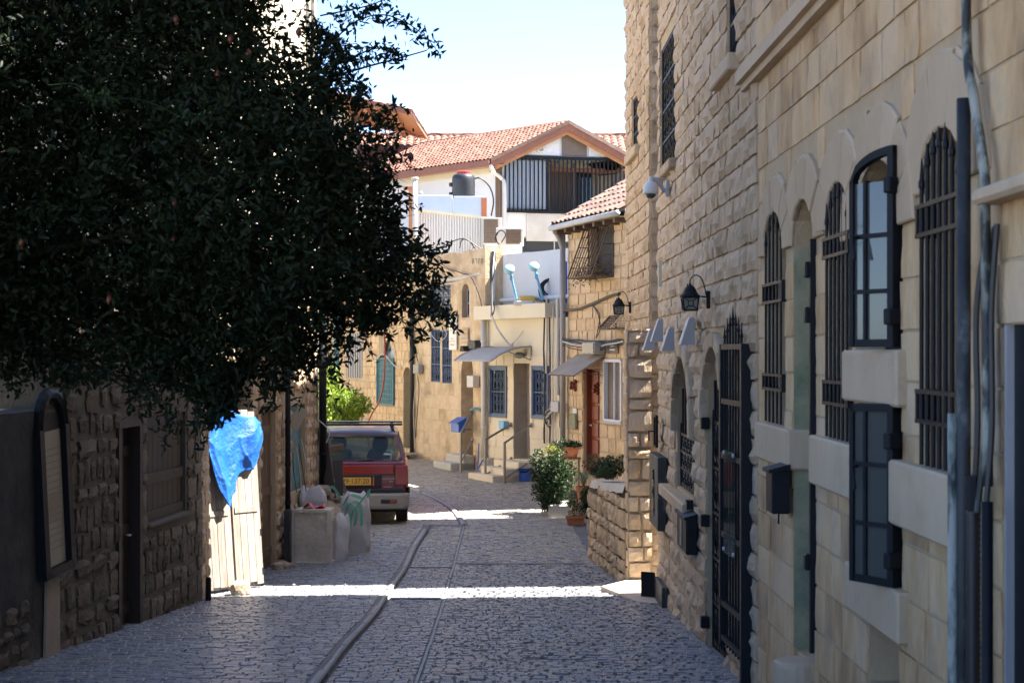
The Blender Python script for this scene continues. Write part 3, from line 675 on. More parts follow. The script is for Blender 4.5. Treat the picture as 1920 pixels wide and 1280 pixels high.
# near pipes on that house
def wpath(wl, L, off): return [wl.P(px, py, off) for px, py in L]
m = MB(); a = RW.s(1843); m.tube([RW.pt(a, -1.0, .07), RW.pt(a, RW.z(a, 185), .07)], .026, 12); m.build('drainpipe', 'iron_worn', hA, smooth=True)
m = MB(); m.tube(smoothpath([RW.pt(a, RW.z(a, -400), .06), RW.pt(a, RW.z(a, 60), .06), RW.pt(RW.s(1858), RW.z(a, 190), .06), RW.pt(RW.s(1876), RW.z(a, 330), .06), RW.pt(RW.s(1880), RW.z(a, 420), .06), RW.pt(RW.s(1884), RW.z(a, 900), .06)]), .018, 10); m.build('drainpipe', 'pipe_worn', hA, smooth=True)
m = MB(); a = RW.s(1838); m.tube([RW.pt(a, -1.0, .10), RW.pt(a, RW.z(a, 775), .10)], .021, 12); m.build('drainpipe', 'pipe_worn', hA, smooth=True)
m = MB(); a = RW.s(1868); za, zb_ = -1.0, RW.z(a, 955)
m.tube([RW.pt(a, za + (zb_ - za) * k / 180, .08) for k in range(181)], [.026 if k % 2 else .023 for k in range(181)], 10); m.build('conduit', 'blackplastic', hA, smooth=True)
m = MB(); m.tube([RW.pt(a, zb_, .08), RW.pt(a, zb_ + .12, .08)], .03, 10); m.build('conduit_collar', 'iron', hA)
for k, px in enumerate((1864, 1880, 1890)):
    m = MB(); s_ = RW.s(px); m.tube(smoothpath(wob([RW.pt(s_, zb_, .08), RW.pt(s_, zb_ + .3, .06), RW.pt(s_ + .02, zb_ + .7, .05), RW.pt(s_, zb_ + 1.0, .03)], .008)), .011, 6); m.build('cable', ('cable', 'pipe_worn', 'cable')[k], hA)
m = MB(); a = RW.s(1905); m.tube([RW.pt(a, -1, .1), RW.pt(a, RW.z(a, 940), .1)], .02, 10); m.build('drainpipe', 'iron', hA, smooth=True)
# stone shelf on its bracket
a, b = RW.s(1872), RW.s(1990); m = MB(RW.fr((a + b) / 2, RW.z(a, 375), 0)); m.box(-abs(b - a) / 2, abs(b - a) / 2, -.05, .10, -.02, .035, bev=.015); m.build('stone_shelf', 'dressed_pale', hA)
# round stone seat by the doorway
mb = MB(); c = RW.P(1512, 1236, .04); zc_ = G(c.y); mb.lathe([(.155, zc_ - .1), (.155, c.z - .03), (.15, c.z - .01), (.135, c.z), (.05, c.z + .004)], 20, (c.x, c.y, 0)); st = mb.build('stone_bollard', 'dressed_pale', None, smooth=False, loc=(c.x, c.y, zc_))
tag(st, 'low round stone seat against the doorway with the green-stained jamb', 'stone seat')
def wall_box(name, label, cat, wl, px0, px1, pt_, pb, dep, mat, cap=None, pxz=None, lid=True):
    a, b = sorted((wl.s(px0), wl.s(px1))); mm = (a + b) / 2; z1, z0 = wl.z(mm, pt_), wl.z(mm, pb); h = (b - a) / 2
    base = wl.pt(mm, z0, .03); t = thing(name, label, cat, base)
    m = MB(wl.fr(mm, 0, .033)); m.box(-h, h, 0, dep, z0, z1, bev=.008); m.build('box_body', mat, t)
    if lid: m = MB(wl.fr(mm, 0, .033)); m.prism([(-h - .01, 0, z1 + .002), (-h - .01, dep + .02, z1 - .02), (-h - .01, dep + .02, z1), (-h - .01, 0, z1 + .035)], (2 * h + .02, 0, 0)); m.build('box_lid', cap or mat, t)
    return t, a, b, z0, z1
t, a, b, z0, z1 = wall_box('mailbox', 'black metal mailbox beside the green-stained doorway', 'mailbox', RW, 1480, 1492, 878, 960, .11, 'iron')
m = MB(RW.fr((a + b) / 2, 0, .033)); m.tube([(0, .05, z0), (.01, .05, z0 - .07)], .006, 5); m.build('latch_wire', 'iron', t)

# --- rock-faced house with the gate
hB = thing('stone_house', 'rock-faced limestone house with black arched gate, lantern and grey lamp hoods', 'house', (3, 15, G(15)))
uw2 = RW.op(1240, 1269, 70, 316, depth=.22); uw3 = RW.op(1366, 1385, -120, 120, depth=.22)
aw = RW.op(1270, 1303, 668, 922, rise=.3, ring=.13, depth=.22); ag = RW.op(1327, 1366, 650, 1238, rise=.45, ring=.13, depth=.26)
for o in (aw, ag): o['rise'] = (o['s1'] - o['s0']) / 2
opsB = [uw2, uw3, aw, ag]
wall_mesh('wall', RW, sJ, sE, gnd(RW), TOPZ, opsB, 'mortar', hB)
masonry(hB, RW, sJ, sE, -1.28, TOPZ, (.175, .205), (.22, .42), opsB, 'rock', 'rockface', .065, .012, voussoir='rockface', vkind='rock', vdepth=.08, zfun=above(RW))
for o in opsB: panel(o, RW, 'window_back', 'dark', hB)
scroll_grille(hB, RW, uw2, -.02, n=5, rows=4, r=.01); scroll_grille(hB, RW, uw3, -.02, n=4, rows=3, r=.01)
scroll_grille(hB, RW, aw, -.04, n=6, rows=3, r=.01); gg = scroll_grille(hB, RW, ag, -.05, n=7, rows=5, r=.012, name='gate')
sill(hB, RW, 1234, 1272, 316, 334, .10, 'rockface'); sill(hB, RW, 1352, 1389, 121, 152, .10, 'rockface')
sill(hB, RW, 1258, 1306, 923, 945, .13, 'dressed_pale', 'window_ledge')
mass('rear_wall', [(1.9, 10.9), (1.9, 17.85 + .25 * SUN_M), (12, 17.85 + 10.35 * SUN_M), (12, 10.9)], G(14) - .6, TOPZ - .02, 'cream_wall', hB)
for py in (793, 975, 1165):
    m = MB(RW.fr(ag['s1'] - .01, RW.z(ag['s1'], py), .03)); m.box(-.03, .05, -.04, .03, -.05, .05, bev=.006); m.build('hinge', 'iron', hB)
# open gate leaf folded back against the wall
a, b = RW.s(1411), RW.s(1376); zt_, zb_ = RW.z(RW.s(1385), 645), RW.z(RW.s(1385), 1215)
t = thing('gate_leaf', 'black iron gate leaf with spiked crest folded open against the wall', 'gate', RW.pt((a + b) / 2, zb_, .1))
M = frame(RW.pt(a, 0, .055), (RW.pt(b, 0, .09) - RW.pt(a, 0, .055)).normalized(), Vector((0, 0, 1)).cross((RW.pt(b, 0, .09) - RW.pt(a, 0, .055)).normalized()), Vector((0, 0, 1))); Lg = b - a
m = MB(M)
for x in (.03, Lg - .03): m.box(x - .03, x + .03, -.025, .025, zb_, zt_)
for f in (0, .18, .36, .62, .85, .965): z_ = zb_ + (zt_ - zb_) * (1 - f); m.box(.06, Lg - .06, -.02, .02, z_ - .04, z_)
m.build('gate_frame', 'iron', t)
m = MB(RW.fr(a - .06, 0, .06)); m.box(-.035, .035, -.04, .035, zb_ - .28, zt_); m.build('gate_post', 'iron', t)
for i in range(7):
    x = .06 + (Lg - .12) * (i + .5) / 7; e = .15 * (1 - abs(i - 3) / 3.5)
    m = MB(M); m.tube([(x, 0, zb_), (x, 0, zt_ + .02 + e), (x, 0, zt_ + .03 + e), (x, 0, zt_ + .05 + e), (x, 0, zt_ + .13 + e)], [.009, .009, .014, .009, .001], 6); m.build('bar', 'iron', t)
q = MB(M); z_ = RW.z(RW.s(1385), 1035); z2 = RW.z(RW.s(1385), 840); q.box(Lg * .25, Lg * .75, .022, .03, z_, z2); q.build('sign_plate', 'glass_clear', t)
for x in (.29, .71):
    for z3 in (z_ + .03, z2 - .03): q = MB(M); q.lathe([(.016, 0), (.014, .01), (.004, .014)], 10, (0, 0, 0)); q.v = [tuple(M @ Vector((Lg * x + v[0], .03 + v[2], z3 + v[1]))) for v in MB().lathe([(.016, 0), (.014, .01), (.004, .014)], 10).v]; q.build('screw', 'galv', t)
# lanterns
def lantern(name, label, wl, px_plate, py_top, k=1.0, out=.15):
    s = wl.s(px_plate); z = wl.z(s, py_top); b0 = wl.pt(s, z, .05); t = thing(name, label, 'lantern', b0, 'wall lanterns')
    M = wl.fr(s, z, .06) @ Matrix.Diagonal((k, k, k, 1))
    m = MB(M); m.box(-.03, .03, -.02, .022, -.14, .06, bev=.012); m.build('wall_plate', 'iron', t)
    m = MB(M); o = out / k
    m.tube(smoothpath([(0, .02, .0), (0, .05, .13), (0, .09, .21), (0, .15, .23), (0, .20, .18), (0, .2, .13), (0, .225, .10), (0, .235, .135)]), .007, 6); m.tube([(0, .02, -.01), (0, o - .07, .0)], .010, 6); m.build('arm', 'iron', t)
    c = (0, o, 0)
    m = MB(M); m.lathe([(.115, -.01), (.112, .005), (.085, .03), (.07, .065), (.05, .10), (.025, .115), (.012, .13), (.008, .145)], 14, c); m.build('lantern_roof', 'iron', t, smooth=True)
    m = MB(M); w0, w1, h = .088, .072, .155
    for sx in (-1, 1):
        for sy in (-1, 1): m.tube([(sx * w0, o + sy * w0, -.01), (sx * w1, o + sy * w1, -h)], .009, 5)
    for (w_, zq) in ((w0, -.015), (w1, -h)):
        for sx in (-1, 1): m.box(sx * w_ - .009, sx * w_ + .009, o - w_, o + w_, zq - .008, zq + .008); m.box(-w_, w_, o + sx * w_ - .009, o + sx * w_ + .009, zq - .0075, zq + .0075)
    for ax in (0, 1):
        for sg in (-1, 1):
            f = lambda u, zq, w_: ((u, o + sg * w_, zq) if ax == 0 else (sg * w_, o + u, zq))
            wm = .08; q = .028
            for u in (-1, 1):
                for v in (-1, 1): m.tube([f(u * q, -.082 + v * q, wm + .003), f(u * .08, -.082 + v * .072, wm + .003 + v * .006)], .005, 4)
            m.tube([f(-q, -.082 - q, wm + .003), f(q, -.082 - q, wm + .003), f(q, -.082 + q, wm + .003), f(-q, -.082 + q, wm + .003), f(-q, -.082 - q, wm + .003)], .005, 4)
    m.build('cage', 'iron', t)
    m = MB(M); vs = [(sx * w_ * .95, o + sy * w_ * .95, zq) for (w_, zq) in ((w0, -.012), (w1, -h)) for sx, sy in ((-1, -1), (1, -1), (1, 1), (-1, 1))]
    m.add(vs, [(i, (i + 1) % 4, 4 + (i + 1) % 4, 4 + i) for i in range(4)]); m.build('glass', 'glass_lamp', t)
    m = MB(M); m.lathe([(.01, -.13), (.03, -.10), (.03, -.05), (.012, -.02)], 10, c); m.build('bulb', 'white', t, smooth=True)
    return t
lantern('wall_lantern', 'black wall lantern above the grey lamp hoods', RW, 1342, 555, .74)
# four grey lamp hoods
hd = [(1240, 618, 657, 'outermost of the row by the alley corner'), (1257, 600, 640, 'second from the alley corner and highest of the row'), (1279, 615, 658, 'third from the alley corner, above the arched window'), (1319, 598, 646, 'largest of the row, under the black lantern')]
for px, pt_, pb, lab in hd:
    s = RW.s(px); z1, z0 = RW.z(s, pt_), RW.z(s, pb); ww = .17 if px < 1300 else .2
    t = thing('lamp_hood', 'grey sheet-metal lamp hood, ' + lab, 'lamp hood', RW.pt(s, z0, .08), 'grey lamp hoods')
    m = MB(RW.fr(s, 0, .075)); d = .125
    m.prism([(0, 0, z0), (0, d, z0), (0, d * .42, z1), (0, 0, z1)], (ww, 0, 0)); m.build('hood', 'greypaint', t)
    m = MB(RW.fr(s, 0, .075)); m.box(.02, ww - .02, 0, d * .35, z1 + .0015, z1 + .018); m.build('bracket', 'galv', t)
# dome camera
s = RW.s(1264); z = RW.z(s, 350); t = thing('surveillance_camera', 'white dome surveillance camera on a bracket under the tall window', 'camera', RW.pt(s, z, .06)); M = RW.fr(s, z, .07)
m = MB(M); m.box(-.05, .05, -.02, .02, -.10, .07, bev=.01); m.build('wall_plate', 'greypaint', t)
m = MB(M); m.tube(smoothpath([(0, 0, -.06), (0, .05, -.02), (0, .08, .055), (0, .13, .07), (0, .155, .07)]), .02, 8); m.tube([(0, .0, .075), (0, .14, .095)], .006, 5); m.build('arm', 'greypaint', t)
m = MB(M); m.lathe([(.075, -.075), (.08, -.06), (.08, -.01), (.07, .02), (.045, .045), (.028, .055), (.025, .09), (.012, .105)], 18, (0, .17, 0)); m.build('housing', 'white', t, smooth=True)
m = MB(M); m.lathe([(.004, -.125), (.03, -.118), (.05, -.10), (.058, -.076)], 16, (0, .17, 0)); m.build('lens_dome', 'glass_dark', t, smooth=True)
# small fittings on the rock-faced wall
s = RW.s(1253); m = MB(RW.fr(s, 0, .07)); m.box(-.03, .03, 0, .035, RW.z(s, 538), RW.z(s, 488)); tag(m.build('wall_strip', 'cream', loc=RW.pt(s, RW.z(s, 538), .07)), 'narrow cream junction strip fixed high beside the black lantern', 'strip')
t, a, b, z0, z1 = wall_box('meter_box', 'dark green meter box hung between the small frame and the stone ledge', 'meter box', RW, 1240, 1257, 852, 986, .10, 'iron_worn', lid=False)
m = MB(RW.fr((a + b) / 2, 0, .135)); m.box(-.12, .12, 0, .008, z0 + .12, z1 - .15); m.build('meter_window', 'glass_dark', t)
t, a, b, z0, z1 = wall_box('post_lantern', 'small black glazed box lantern under the stone ledge', 'box lantern', RW, 1296, 1315, 962, 1030, .10, 'iron', lid=True)
m = MB(RW.fr((a + b) / 2, 0, .135)); m.box(-.07, .07, 0, .006, z0 + .04, z1 - .05); m.build('glass', 'glass_lamp', t)
m = MB(RW.fr((a + b) / 2, 0, .03)); m.box(-.05, .05, 0, .06, z1 + .04, z1 + .12); m.build('bracket', 'iron', t)
t, a, b, z0, z1 = wall_box('utility_hatch', 'low dark utility hatch with its door ajar at street level', 'hatch', RW, 1243, 1258, 1090, 1160, .06, 'iron_worn', lid=False)
m = MB(RW.fr(b, 0, .09) @ Matrix.Rotation(-.5, 4, 'Z')); m.box(-.01, .01, 0, .16, z0 - .02, z1 + .04); m.build('hatch_door', 'iron', t)
s = RW.s(1246); t = thing('notice_case', 'narrow black framed notice case with a hooked handle', 'notice case', RW.pt(s, RW.z(s, 838), .06)); M = RW.fr(s, 0, .08); z0, z1 = RW.z(s, 838), RW.z(s, 778)
m = MB(M); m.box(-.12, -.10, 0, .03, z0, z1); m.box(.10, .12, 0, .03, z0, z1); m.box(-.10, .10, 0, .03, z0, z0 + .02); m.box(-.10, .10, 0, .03, z1 - .02, z1); m.build('frame', 'iron', t)
m = MB(M); m.box(-.1, .1, .002, .012, z0 + .02, z1 - .02); m.build('backing', 'greypaint', t)
m = MB(M); m.tube([(0, .03, (z0 + z1) / 2), (0, .09, (z0 + z1) / 2), (0, .09, (z0 + z1) / 2 - .1)], .009, 6); m.build('handle', 'iron', t)
# --- corner house beyond the alley, with the jamb pier and the curled lantern
RW2 = Wall([(1.635, 18.9), (1.62, 20.5), (1.58, 22.0)])
hC = thing('stone_house', 'rock-faced corner house beyond the narrow alley with a tall grilled upper window', 'house', (3, 21, G(21)))
ow = RW2.op(1187, 1200, 178, 281, depth=.22)
wall_mesh('wall', RW2, 0, RW2.L, gnd(RW2), TOPZ, [ow], 'mortar', hC)
masonry(hC, RW2, 0, RW2.L, -1.4, TOPZ, (.175, .205), (.22, .40), [ow], 'rock', 'rockface', .065, .012, zfun=above(RW2))
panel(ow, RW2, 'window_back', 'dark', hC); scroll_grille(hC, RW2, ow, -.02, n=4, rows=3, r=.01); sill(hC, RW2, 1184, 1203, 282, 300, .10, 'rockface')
AW = Wall([(1.635 + 3.2, 18.9 + 3.2 * SUN_M), (1.635, 18.9)])                # alley flank, faces the camera
wall_mesh('alley_wall', AW, 0, AW.L, -1.4, TOPZ, [], 'mortar', hC, back=.04)
masonry(hC, AW, AW.L - 1.2, AW.L, -1.3, TOPZ, (.175, .205), (.22, .40), [], 'rock', 'rockface', .06, .014, name='flank_stone', limit=120)
mass('rear_wall', [(1.9, 18.9 + .3 * SUN_M + .3), (12, 18.9 + 10.4 * SUN_M + .1), (12, 27.45 + 9 * SUN_M), (2.75, 27.45), (2.75, 22.0), (1.9, 22.0)], G(20) - .5, TOPZ - .02, 'cream_wall', hC)  # unseen bulk added and shaped to let only a narrow sun strip through
BP = Wall([(1.66, 18.85), (1.36, 18.85), (1.36, 19.25)])
ztop = CZ + (HOR - 606) * 18.85 / F_PX
t = thing('stone_pier', 'squared stone pier carrying the alley jamb beside the low garden wall', 'pier', (1.5, 19.0, G(19)))
wall_mesh('core', BP, 0, BP.L, G(19) - .1, ztop - .08, [], 'mortar', t, off=-.03, back=.25)
masonry(t, BP, 0, .30, G(19) - .03, ztop - .06, (.11, .30), (.12, .3), [], 'rock', 'rockface', .05, .014, jit=.008)
masonry(t, BP, .30, BP.L, G(19) - .03, ztop - .06, (.15, .26), (.3, .4), [], 'rock', 'rockface', .05, .012)
lantern('wall_lantern', 'black wall lantern with a curled arm beyond the alley, beside the tilted window cage', RW2, 1190, 572, .76)
# --- low garden wall beyond the pier
GW = Wall([(1.34, 18.98), (1.22, 20.2), (1.06, 21.7), (1.14, 22.0), (1.5, 22.2)])
t = thing('garden_wall', 'low rough stone garden wall topped by a mortar cap beside the pier', 'wall', (1.2, 20.4, G(20.4)))
zg = lambda s: CZ + (HOR - np.interp(GW.at(s)[0].y, [18.98, 21.7], [915, 905])) * GW.at(s)[0].y / F_PX
wall_mesh('core', GW, 0, GW.L, G(20.5) - .15, zg, [], 'mortar_grey', t, off=-.03, back=.3)
masonry(t, GW, 0, GW.L, G(20.5) - .02, G(20.5) + 1.06, (.13, .24), (.14, .3), [], 'rock', 'rockface', .07, .014, jit=.008, zfun=lambda s, z: z < zg(s) - .07)
m = MB()
n = 16
for i in range(n):
    a, b = GW.L * i / n, GW.L * (i + 1) / n; za, zb_ = zg(a) + R(0, .02), zg(b) + R(0, .02)
    m.add([GW.pt(a, za - .07, .03), GW.pt(b, zb_ - .07, .03), GW.pt(b, zb_ + .03, .0), GW.pt(a, za + .03, .0), GW.pt(a, za + .03, -.33), GW.pt(b, zb_ + .03, -.33)], [(0, 1, 2, 3), (3, 2, 5, 4)])
m.build('mortar_cap', 'concrete', t, fixn=False)
bed = MB(); bed.prism([(1.3, 19.3, G(20)), (1.3, 22.6, G(20)), (1.5, 27.2, G(20)), (2.7, 27.3, G(20)), (2.7, 22.1, G(20)), (1.55, 21.9, G(20)), (1.6, 19.3, G(20))], (0, 0, .55))
bd = bed.build('planting_bed', 'soil'); bd['kind'] = 'structure'
# ------------------------------------------------------------ left side of the street
LW1 = Wall([(-3.29, 16.95), (-3.68, 12.5), (-4.1, 7.5), (-4.3, 4)])
LW2 = Wall([(-2.82, 23.0), (-3.03, 20.4), (-3.31, 16.97)])
Z1 = 2.0
sP = LW1.s(92)
hL = thing('stone_house', 'dark rubble stone house with a plank door and shuttered window under the tree', 'house', (-5, 15, G(15)))
od = LW1.op(222, 258, 800, 1192, depth=.16); owi = LW1.op(275, 348, 775, 968, depth=.10)
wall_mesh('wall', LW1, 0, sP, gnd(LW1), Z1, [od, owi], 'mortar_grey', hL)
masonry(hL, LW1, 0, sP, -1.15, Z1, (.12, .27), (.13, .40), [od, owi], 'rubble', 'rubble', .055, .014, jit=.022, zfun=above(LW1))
def planks(parent, wl, o, n, mat, off, name='door', rails=(.12, .5, .88), thick=.03):
    h = (o['s1'] - o['s0']) / 2; M = wl.fr((o['s0'] + o['s1']) / 2, 0, off); m = MB(M)
    for f in rails: z_ = o['z0'] + (o['z1'] - o['z0']) * f; m.box(-h + .02, h - .02, thick, thick + .02, z_ - .05, z_ + .05)
    d = m.build(name, mat, parent)
    for i in range(n):
        xa = -h + 2 * h * i / n; q = MB(M); q.box(xa + .004, xa + 2 * h / n - .004, 0, thick, o['z0'] + R(0, .01), o['z1'] - R(0, .01)); q.build('plank', mat, d)
    return d
dd = planks(hL, LW1, od, 6, 'darkwood', -.12)
m = MB(LW1.fr(od['s0'] + .1, 0, -.08)); m.tube([(0, 0, LW1.z(od['s0'], 1000)), (0, .05, LW1.z(od['s0'], 1000)), (.06, .05, LW1.z(od['s0'], 1000))], .008, 6); m.build('handle', 'galv', dd)
m = MB(LW1.fr((od['s0'] + od['s1']) / 2, 0, 0)); h = (od['s1'] - od['s0']) / 2
for x in (-h - .03, h + .03): m.box(x - .04, x + .04, -.12, .03, od['z0'], od['z1'])
m.box(-h - .07, h + .07, -.12, .032, od['z1'], od['z1'] + .09); m.build('door_frame', 'darkwood', hL)
sh = planks(hL, LW1, owi, 8, 'darkwood', -.06, 'shutters', (.05, .4, .95), .02)
sill(hL, LW1, 275, 349, 969, 978, .04, 'mortar_grey')
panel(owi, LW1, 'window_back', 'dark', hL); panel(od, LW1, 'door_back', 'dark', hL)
mass('rear_wall', [(-3.75, 16.9), (-3.95, 13.0), (-8.5, 13.0), (-8.5, 16.9)], G(15) - .4, Z1 - .02, 'old_plaster', hL)
m = MB(); c = LW1.P(377, 1148, .08); zc_ = gz(c.x, c.y); m.tube([(c.x, c.y, zc_), (c.x, c.y, zc_ + .24), (c.x, c.y, zc_ + .26)], [.03, .03, .02], 10); tag(m.build('pipe_stub', 'iron', loc=(c.x, c.y, zc_)), 'short black pipe stub standing where the rubble wall ends', 'pipe')
t = thing('courtyard_wall', 'peeling grey plastered courtyard wall with a stone base under the tree', 'wall', (-4, 11, G(11)))
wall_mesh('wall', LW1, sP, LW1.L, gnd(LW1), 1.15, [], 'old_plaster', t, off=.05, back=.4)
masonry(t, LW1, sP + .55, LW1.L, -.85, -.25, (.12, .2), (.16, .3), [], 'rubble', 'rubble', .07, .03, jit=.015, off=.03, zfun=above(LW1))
m = MB(); sq = sP + .12; m.add([LW1.pt(sP - .02, G(12.4) - .05, .075), LW1.pt(sP + .3, G(12.2) - .05, .075), LW1.pt(sP + .24, -.1, .07), LW1.pt(sP + .3, .5, .066), LW1.pt(sP - .02, .5, .066)], [(0, 1, 2, 3, 4)]); m.build('plaster_band', 'dust', t, thick=.02)
# notice board with arched frame
c = LW1.s(84); zt_, zb_ = LW1.z(c, 735), LW1.z(c, 1075); t = thing('notice_board', 'leaning black arched frame holding a faded paper notice', 'notice board', LW1.pt(c, zb_, .12))
M = LW1.fr(c, zb_, .09) @ Matrix.Rotation(.03, 4, 'X') @ Matrix.Rotation(.05, 4, 'Y'); H = zt_ - zb_; h = .27
m = MB(M)
for x in (-h, h): m.box(x - .045, x + .045, -.02, .05, 0, H - .27)
m.box(-h, h, -.02, .05, 0, .07); arc = [(h * math.cos(a), .015, H - .27 + .27 * math.sin(a)) for a in np.linspace(0, math.pi, 12)]; m.tube(arc, .045, 6); m.build('frame', 'iron', t)
m = MB(M); m.box(-h + .04, h - .04, -.01, .0, .05, H - .3); m.build('paper_notice', 'paper', t)
m = MB(M)
for i in range(16): z_ = .2 + i * .052; m.box(-h + .09, h - .09 - R(0, .12), .001, .0025, z_, z_ + .007)
m.build('printed_lines', 'ink_soft', t, kind='stuff')
m = MB(M); m.box(-h + .04, h - .04, -.012, -.002, H - .3, H - .1); m.build('dark_top', 'dark', t)
# house with the tarpaulin doors
hM = thing('stone_house', 'tall old stone house behind the blue tarpaulin with a brown plank door', 'house', (-5, 20, G(20)))
o_b = LW2.op(489, 517, 770, 1074, depth=.14); o_t = LW2.op(545, 572, 758, 920, depth=.12); o_k = LW2.op(392, 470, 700, 1125, depth=.2)
wall_mesh('wall', LW2, 0, LW2.L, gnd(LW2), lambda s: 2.9, [o_b, o_t, o_k], 'mortar', hM)
masonry(hM, LW2, 0, LW2.L, -1.25, 2.9, (.14, .24), (.14, .32), [o_b, o_t, o_k], 'rubble', 'rockface', .06, .02, jit=.012, zfun=above(LW2))
wall_mesh('upper_wall', LW2, 0, LW2.L, 2.9, 7.2, [], 'cream_wall', hM, off=.01)
for x in (.35, .7): m = MB(LW2.fr(x, 0, .03)); m.tube([(0, 0, 3), (0, 0, 7.1)], .03, 8); m.build('drainpipe', 'greypipe', hM)
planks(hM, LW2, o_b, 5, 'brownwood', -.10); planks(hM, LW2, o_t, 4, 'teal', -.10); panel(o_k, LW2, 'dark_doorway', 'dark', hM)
mass('rear_wall', [(-3.0, 22.95), (-3.6, 17.0), (-9, 17.0), (-9, 22.95)], G(20) - .4, 7.15, 'cream_wall', hM)
def wpipe(parent, wl, px, py0, py1, off, r, mat, name='drainpipe', brackets=(), top=None):
    s = wl.s(px); m = MB(); z0, z1 = wl.z(s, py1), wl.z(s, py0) if top is None else top
    m.tube([wl.pt(s, z0, off), wl.pt(s, z1, off)], r, 12); o = m.build(name, mat, parent, smooth=True)
    for py in brackets: q = MB(wl.fr(s, wl.z(s, py), off)); q.lathe([(r * 1.18, -.02), (r * 1.18, .02)], 12); q.build('pipe_bracket', mat, o)
    return o
wpipe(hM, LW2, 527, 640, 1005, .09, .035, 'iron', brackets=(790, 870, 940))
wpipe(hM, LW2, 593, 560, 935, .10, .055, 'iron', brackets=(700, 850))
m = MB(); m.box(-2.86, -2.80, 23.05, 23.15, G(23), 2.2); m.build('corner_post', 'greypipe', hM)
hN = thing('plastered_house', 'unseen cream plastered house added to bounce sunlight onto the far facades', 'house', (-9, 33, G(33)))
wl_ = MB().box(-13, -7.2, 25, 42, G(33) - .5, 4.6).build('wall', 'cream_wall', hN)  # added out of view; its sunlit wall bounces warm light up the street
for y in (27, 31, 35, 39): MB().box(-7.25, -7.15, y, y + .9, .6, 1.9).build('window', 'bluepaint', hN)
MB().box(-13.2, -7.0, 24.8, 42.2, 4.6, 4.75).build('roof', 'concrete', hN)
# leaning weathered doors
A0, B0 = W(386, 1134, 17.45), W(492, 1108, 18.35); A0.z = gz(A0.x, A0.y) + .0; B0.z = gz(B0.x, B0.y)
ux = (B0 - A0); Ld = ux.length; ux.normalize(); un = ux.cross(Vector((0, 0, 1))); un = un if un.x > 0 else -un
up = (Vector((0, 0, 1)) - un * .05 - ux * .03).normalized(); Md = frame(A0 + un * .01, ux, -un, up)   # local y points into the wall
t = thing('plank_doors', 'pair of sun-bleached weathered plank doors propped open on the street', 'door', (A0 + B0) / 2)
Hd = 2.02
for k, (xa, xb, yo) in enumerate(((0, Ld * .497, 0), (Ld * .503, Ld, -.02))):
    m = MB(Md)
    for z_ in (.10, .72, 1.32, 1.92): m.box(xa + .02, xb - .02, .03 + yo, .06 + yo, z_ - .06, z_ + .06)
    lf = m.build('door_leaf', 'weathered', t)
    for i in range(4):
        p0, p1 = xa + (xb - xa) * i / 4, xa + (xb - xa) * (i + 1) / 4
        q = MB(Md); q.box(p0 + .004, p1 - .004, yo, .03 + yo, .05 + R(-.02, .03) + k * .02, Hd + R(-.02, .02)); q.build('plank', 'weathered', lf)
    q = MB(Md); q.box(xa + .03, xb - .05, yo - .012, yo - .001, .86 + .02 * k, .92 + .02 * k); q.build('batten', 'weathered', lf)
    for f in (.08, .3, .72): q = MB(Md); q.box((xa if k == 0 else xb - .02), (xa + .02 if k == 0 else xb), yo - .008, yo - .001, Hd * f, Hd * f + .07); q.build('hinge', 'iron', lf)
q = MB(Md); q.tube([(Ld * .53, -.03, 1.33), (Ld * .535, -.06, 1.28), (Ld * .53, -.03, 1.2)], .012, 6); q.build('handle', 'iron', t)
# blue tarpaulin
tb = np.array([0, .1, .22, .34, .46, .54, .62, .72, .85, .95, 1.06]); bot = np.array([1.65, 1.45, 1.15, .98, .96, 1.22, 1.30, 1.36, 1.36, 1.42, 1.62]); tp = np.array([2.02, 2.05, 2.07, 2.08, 2.08, 2.05, 2.02, 1.98, 1.96, 1.95, 1.9])
def tarpf(u, v):
    x = u * 1.06; zt_, zb_ = np.interp(x, tb, tp), np.interp(x, tb, bot)
    z_ = zt_ + (zb_ - zt_) * v
    ridge = lambda q: 1 - abs(math.sin(q)) ** .7                       # creased, cloth-like folds
    bag = math.exp(-((x - .86) / .16) ** 2) * .11 * math.sin(math.pi * min(1, .15 + v * .9)) + math.exp(-((x - .3) / .3) ** 2) * .05 * v
    f1 = ridge(6.5 * (x - .15 - .22 * v) + .6 * math.sin(v * 3.1)); f2 = ridge(13 * (x + .16 * v) + 1.1 + .5 * math.sin(v * 5)); f3 = ridge(9 * v + 5 * x + .8 * math.sin(x * 7))
    y = -.035 - bag - (.045 * f1 + .02 * f2) * (.35 + .65 * v) - .012 * f3
    xs = (x - .03) * (1 - .10 * v * (x < .5)) + .10 * v * max(0, .45 - x) + .012 * math.sin(v * 7 + x * 9)
    return tuple(Md @ Vector((xs * Ld + .02, y, z_ + .008 * math.sin(x * 23))))
m = MB(); m.grid(tarpf, 70, 44); tp_ = m.build('tarpaulin', 'tarp', None, smooth=True, loc=tuple(Md @ Vector((Ld / 2, 0, 1.5))), thick=.004, fixn=False); tag(tp_, 'crumpled bright blue tarpaulin draped over the weathered doors', 'tarpaulin')
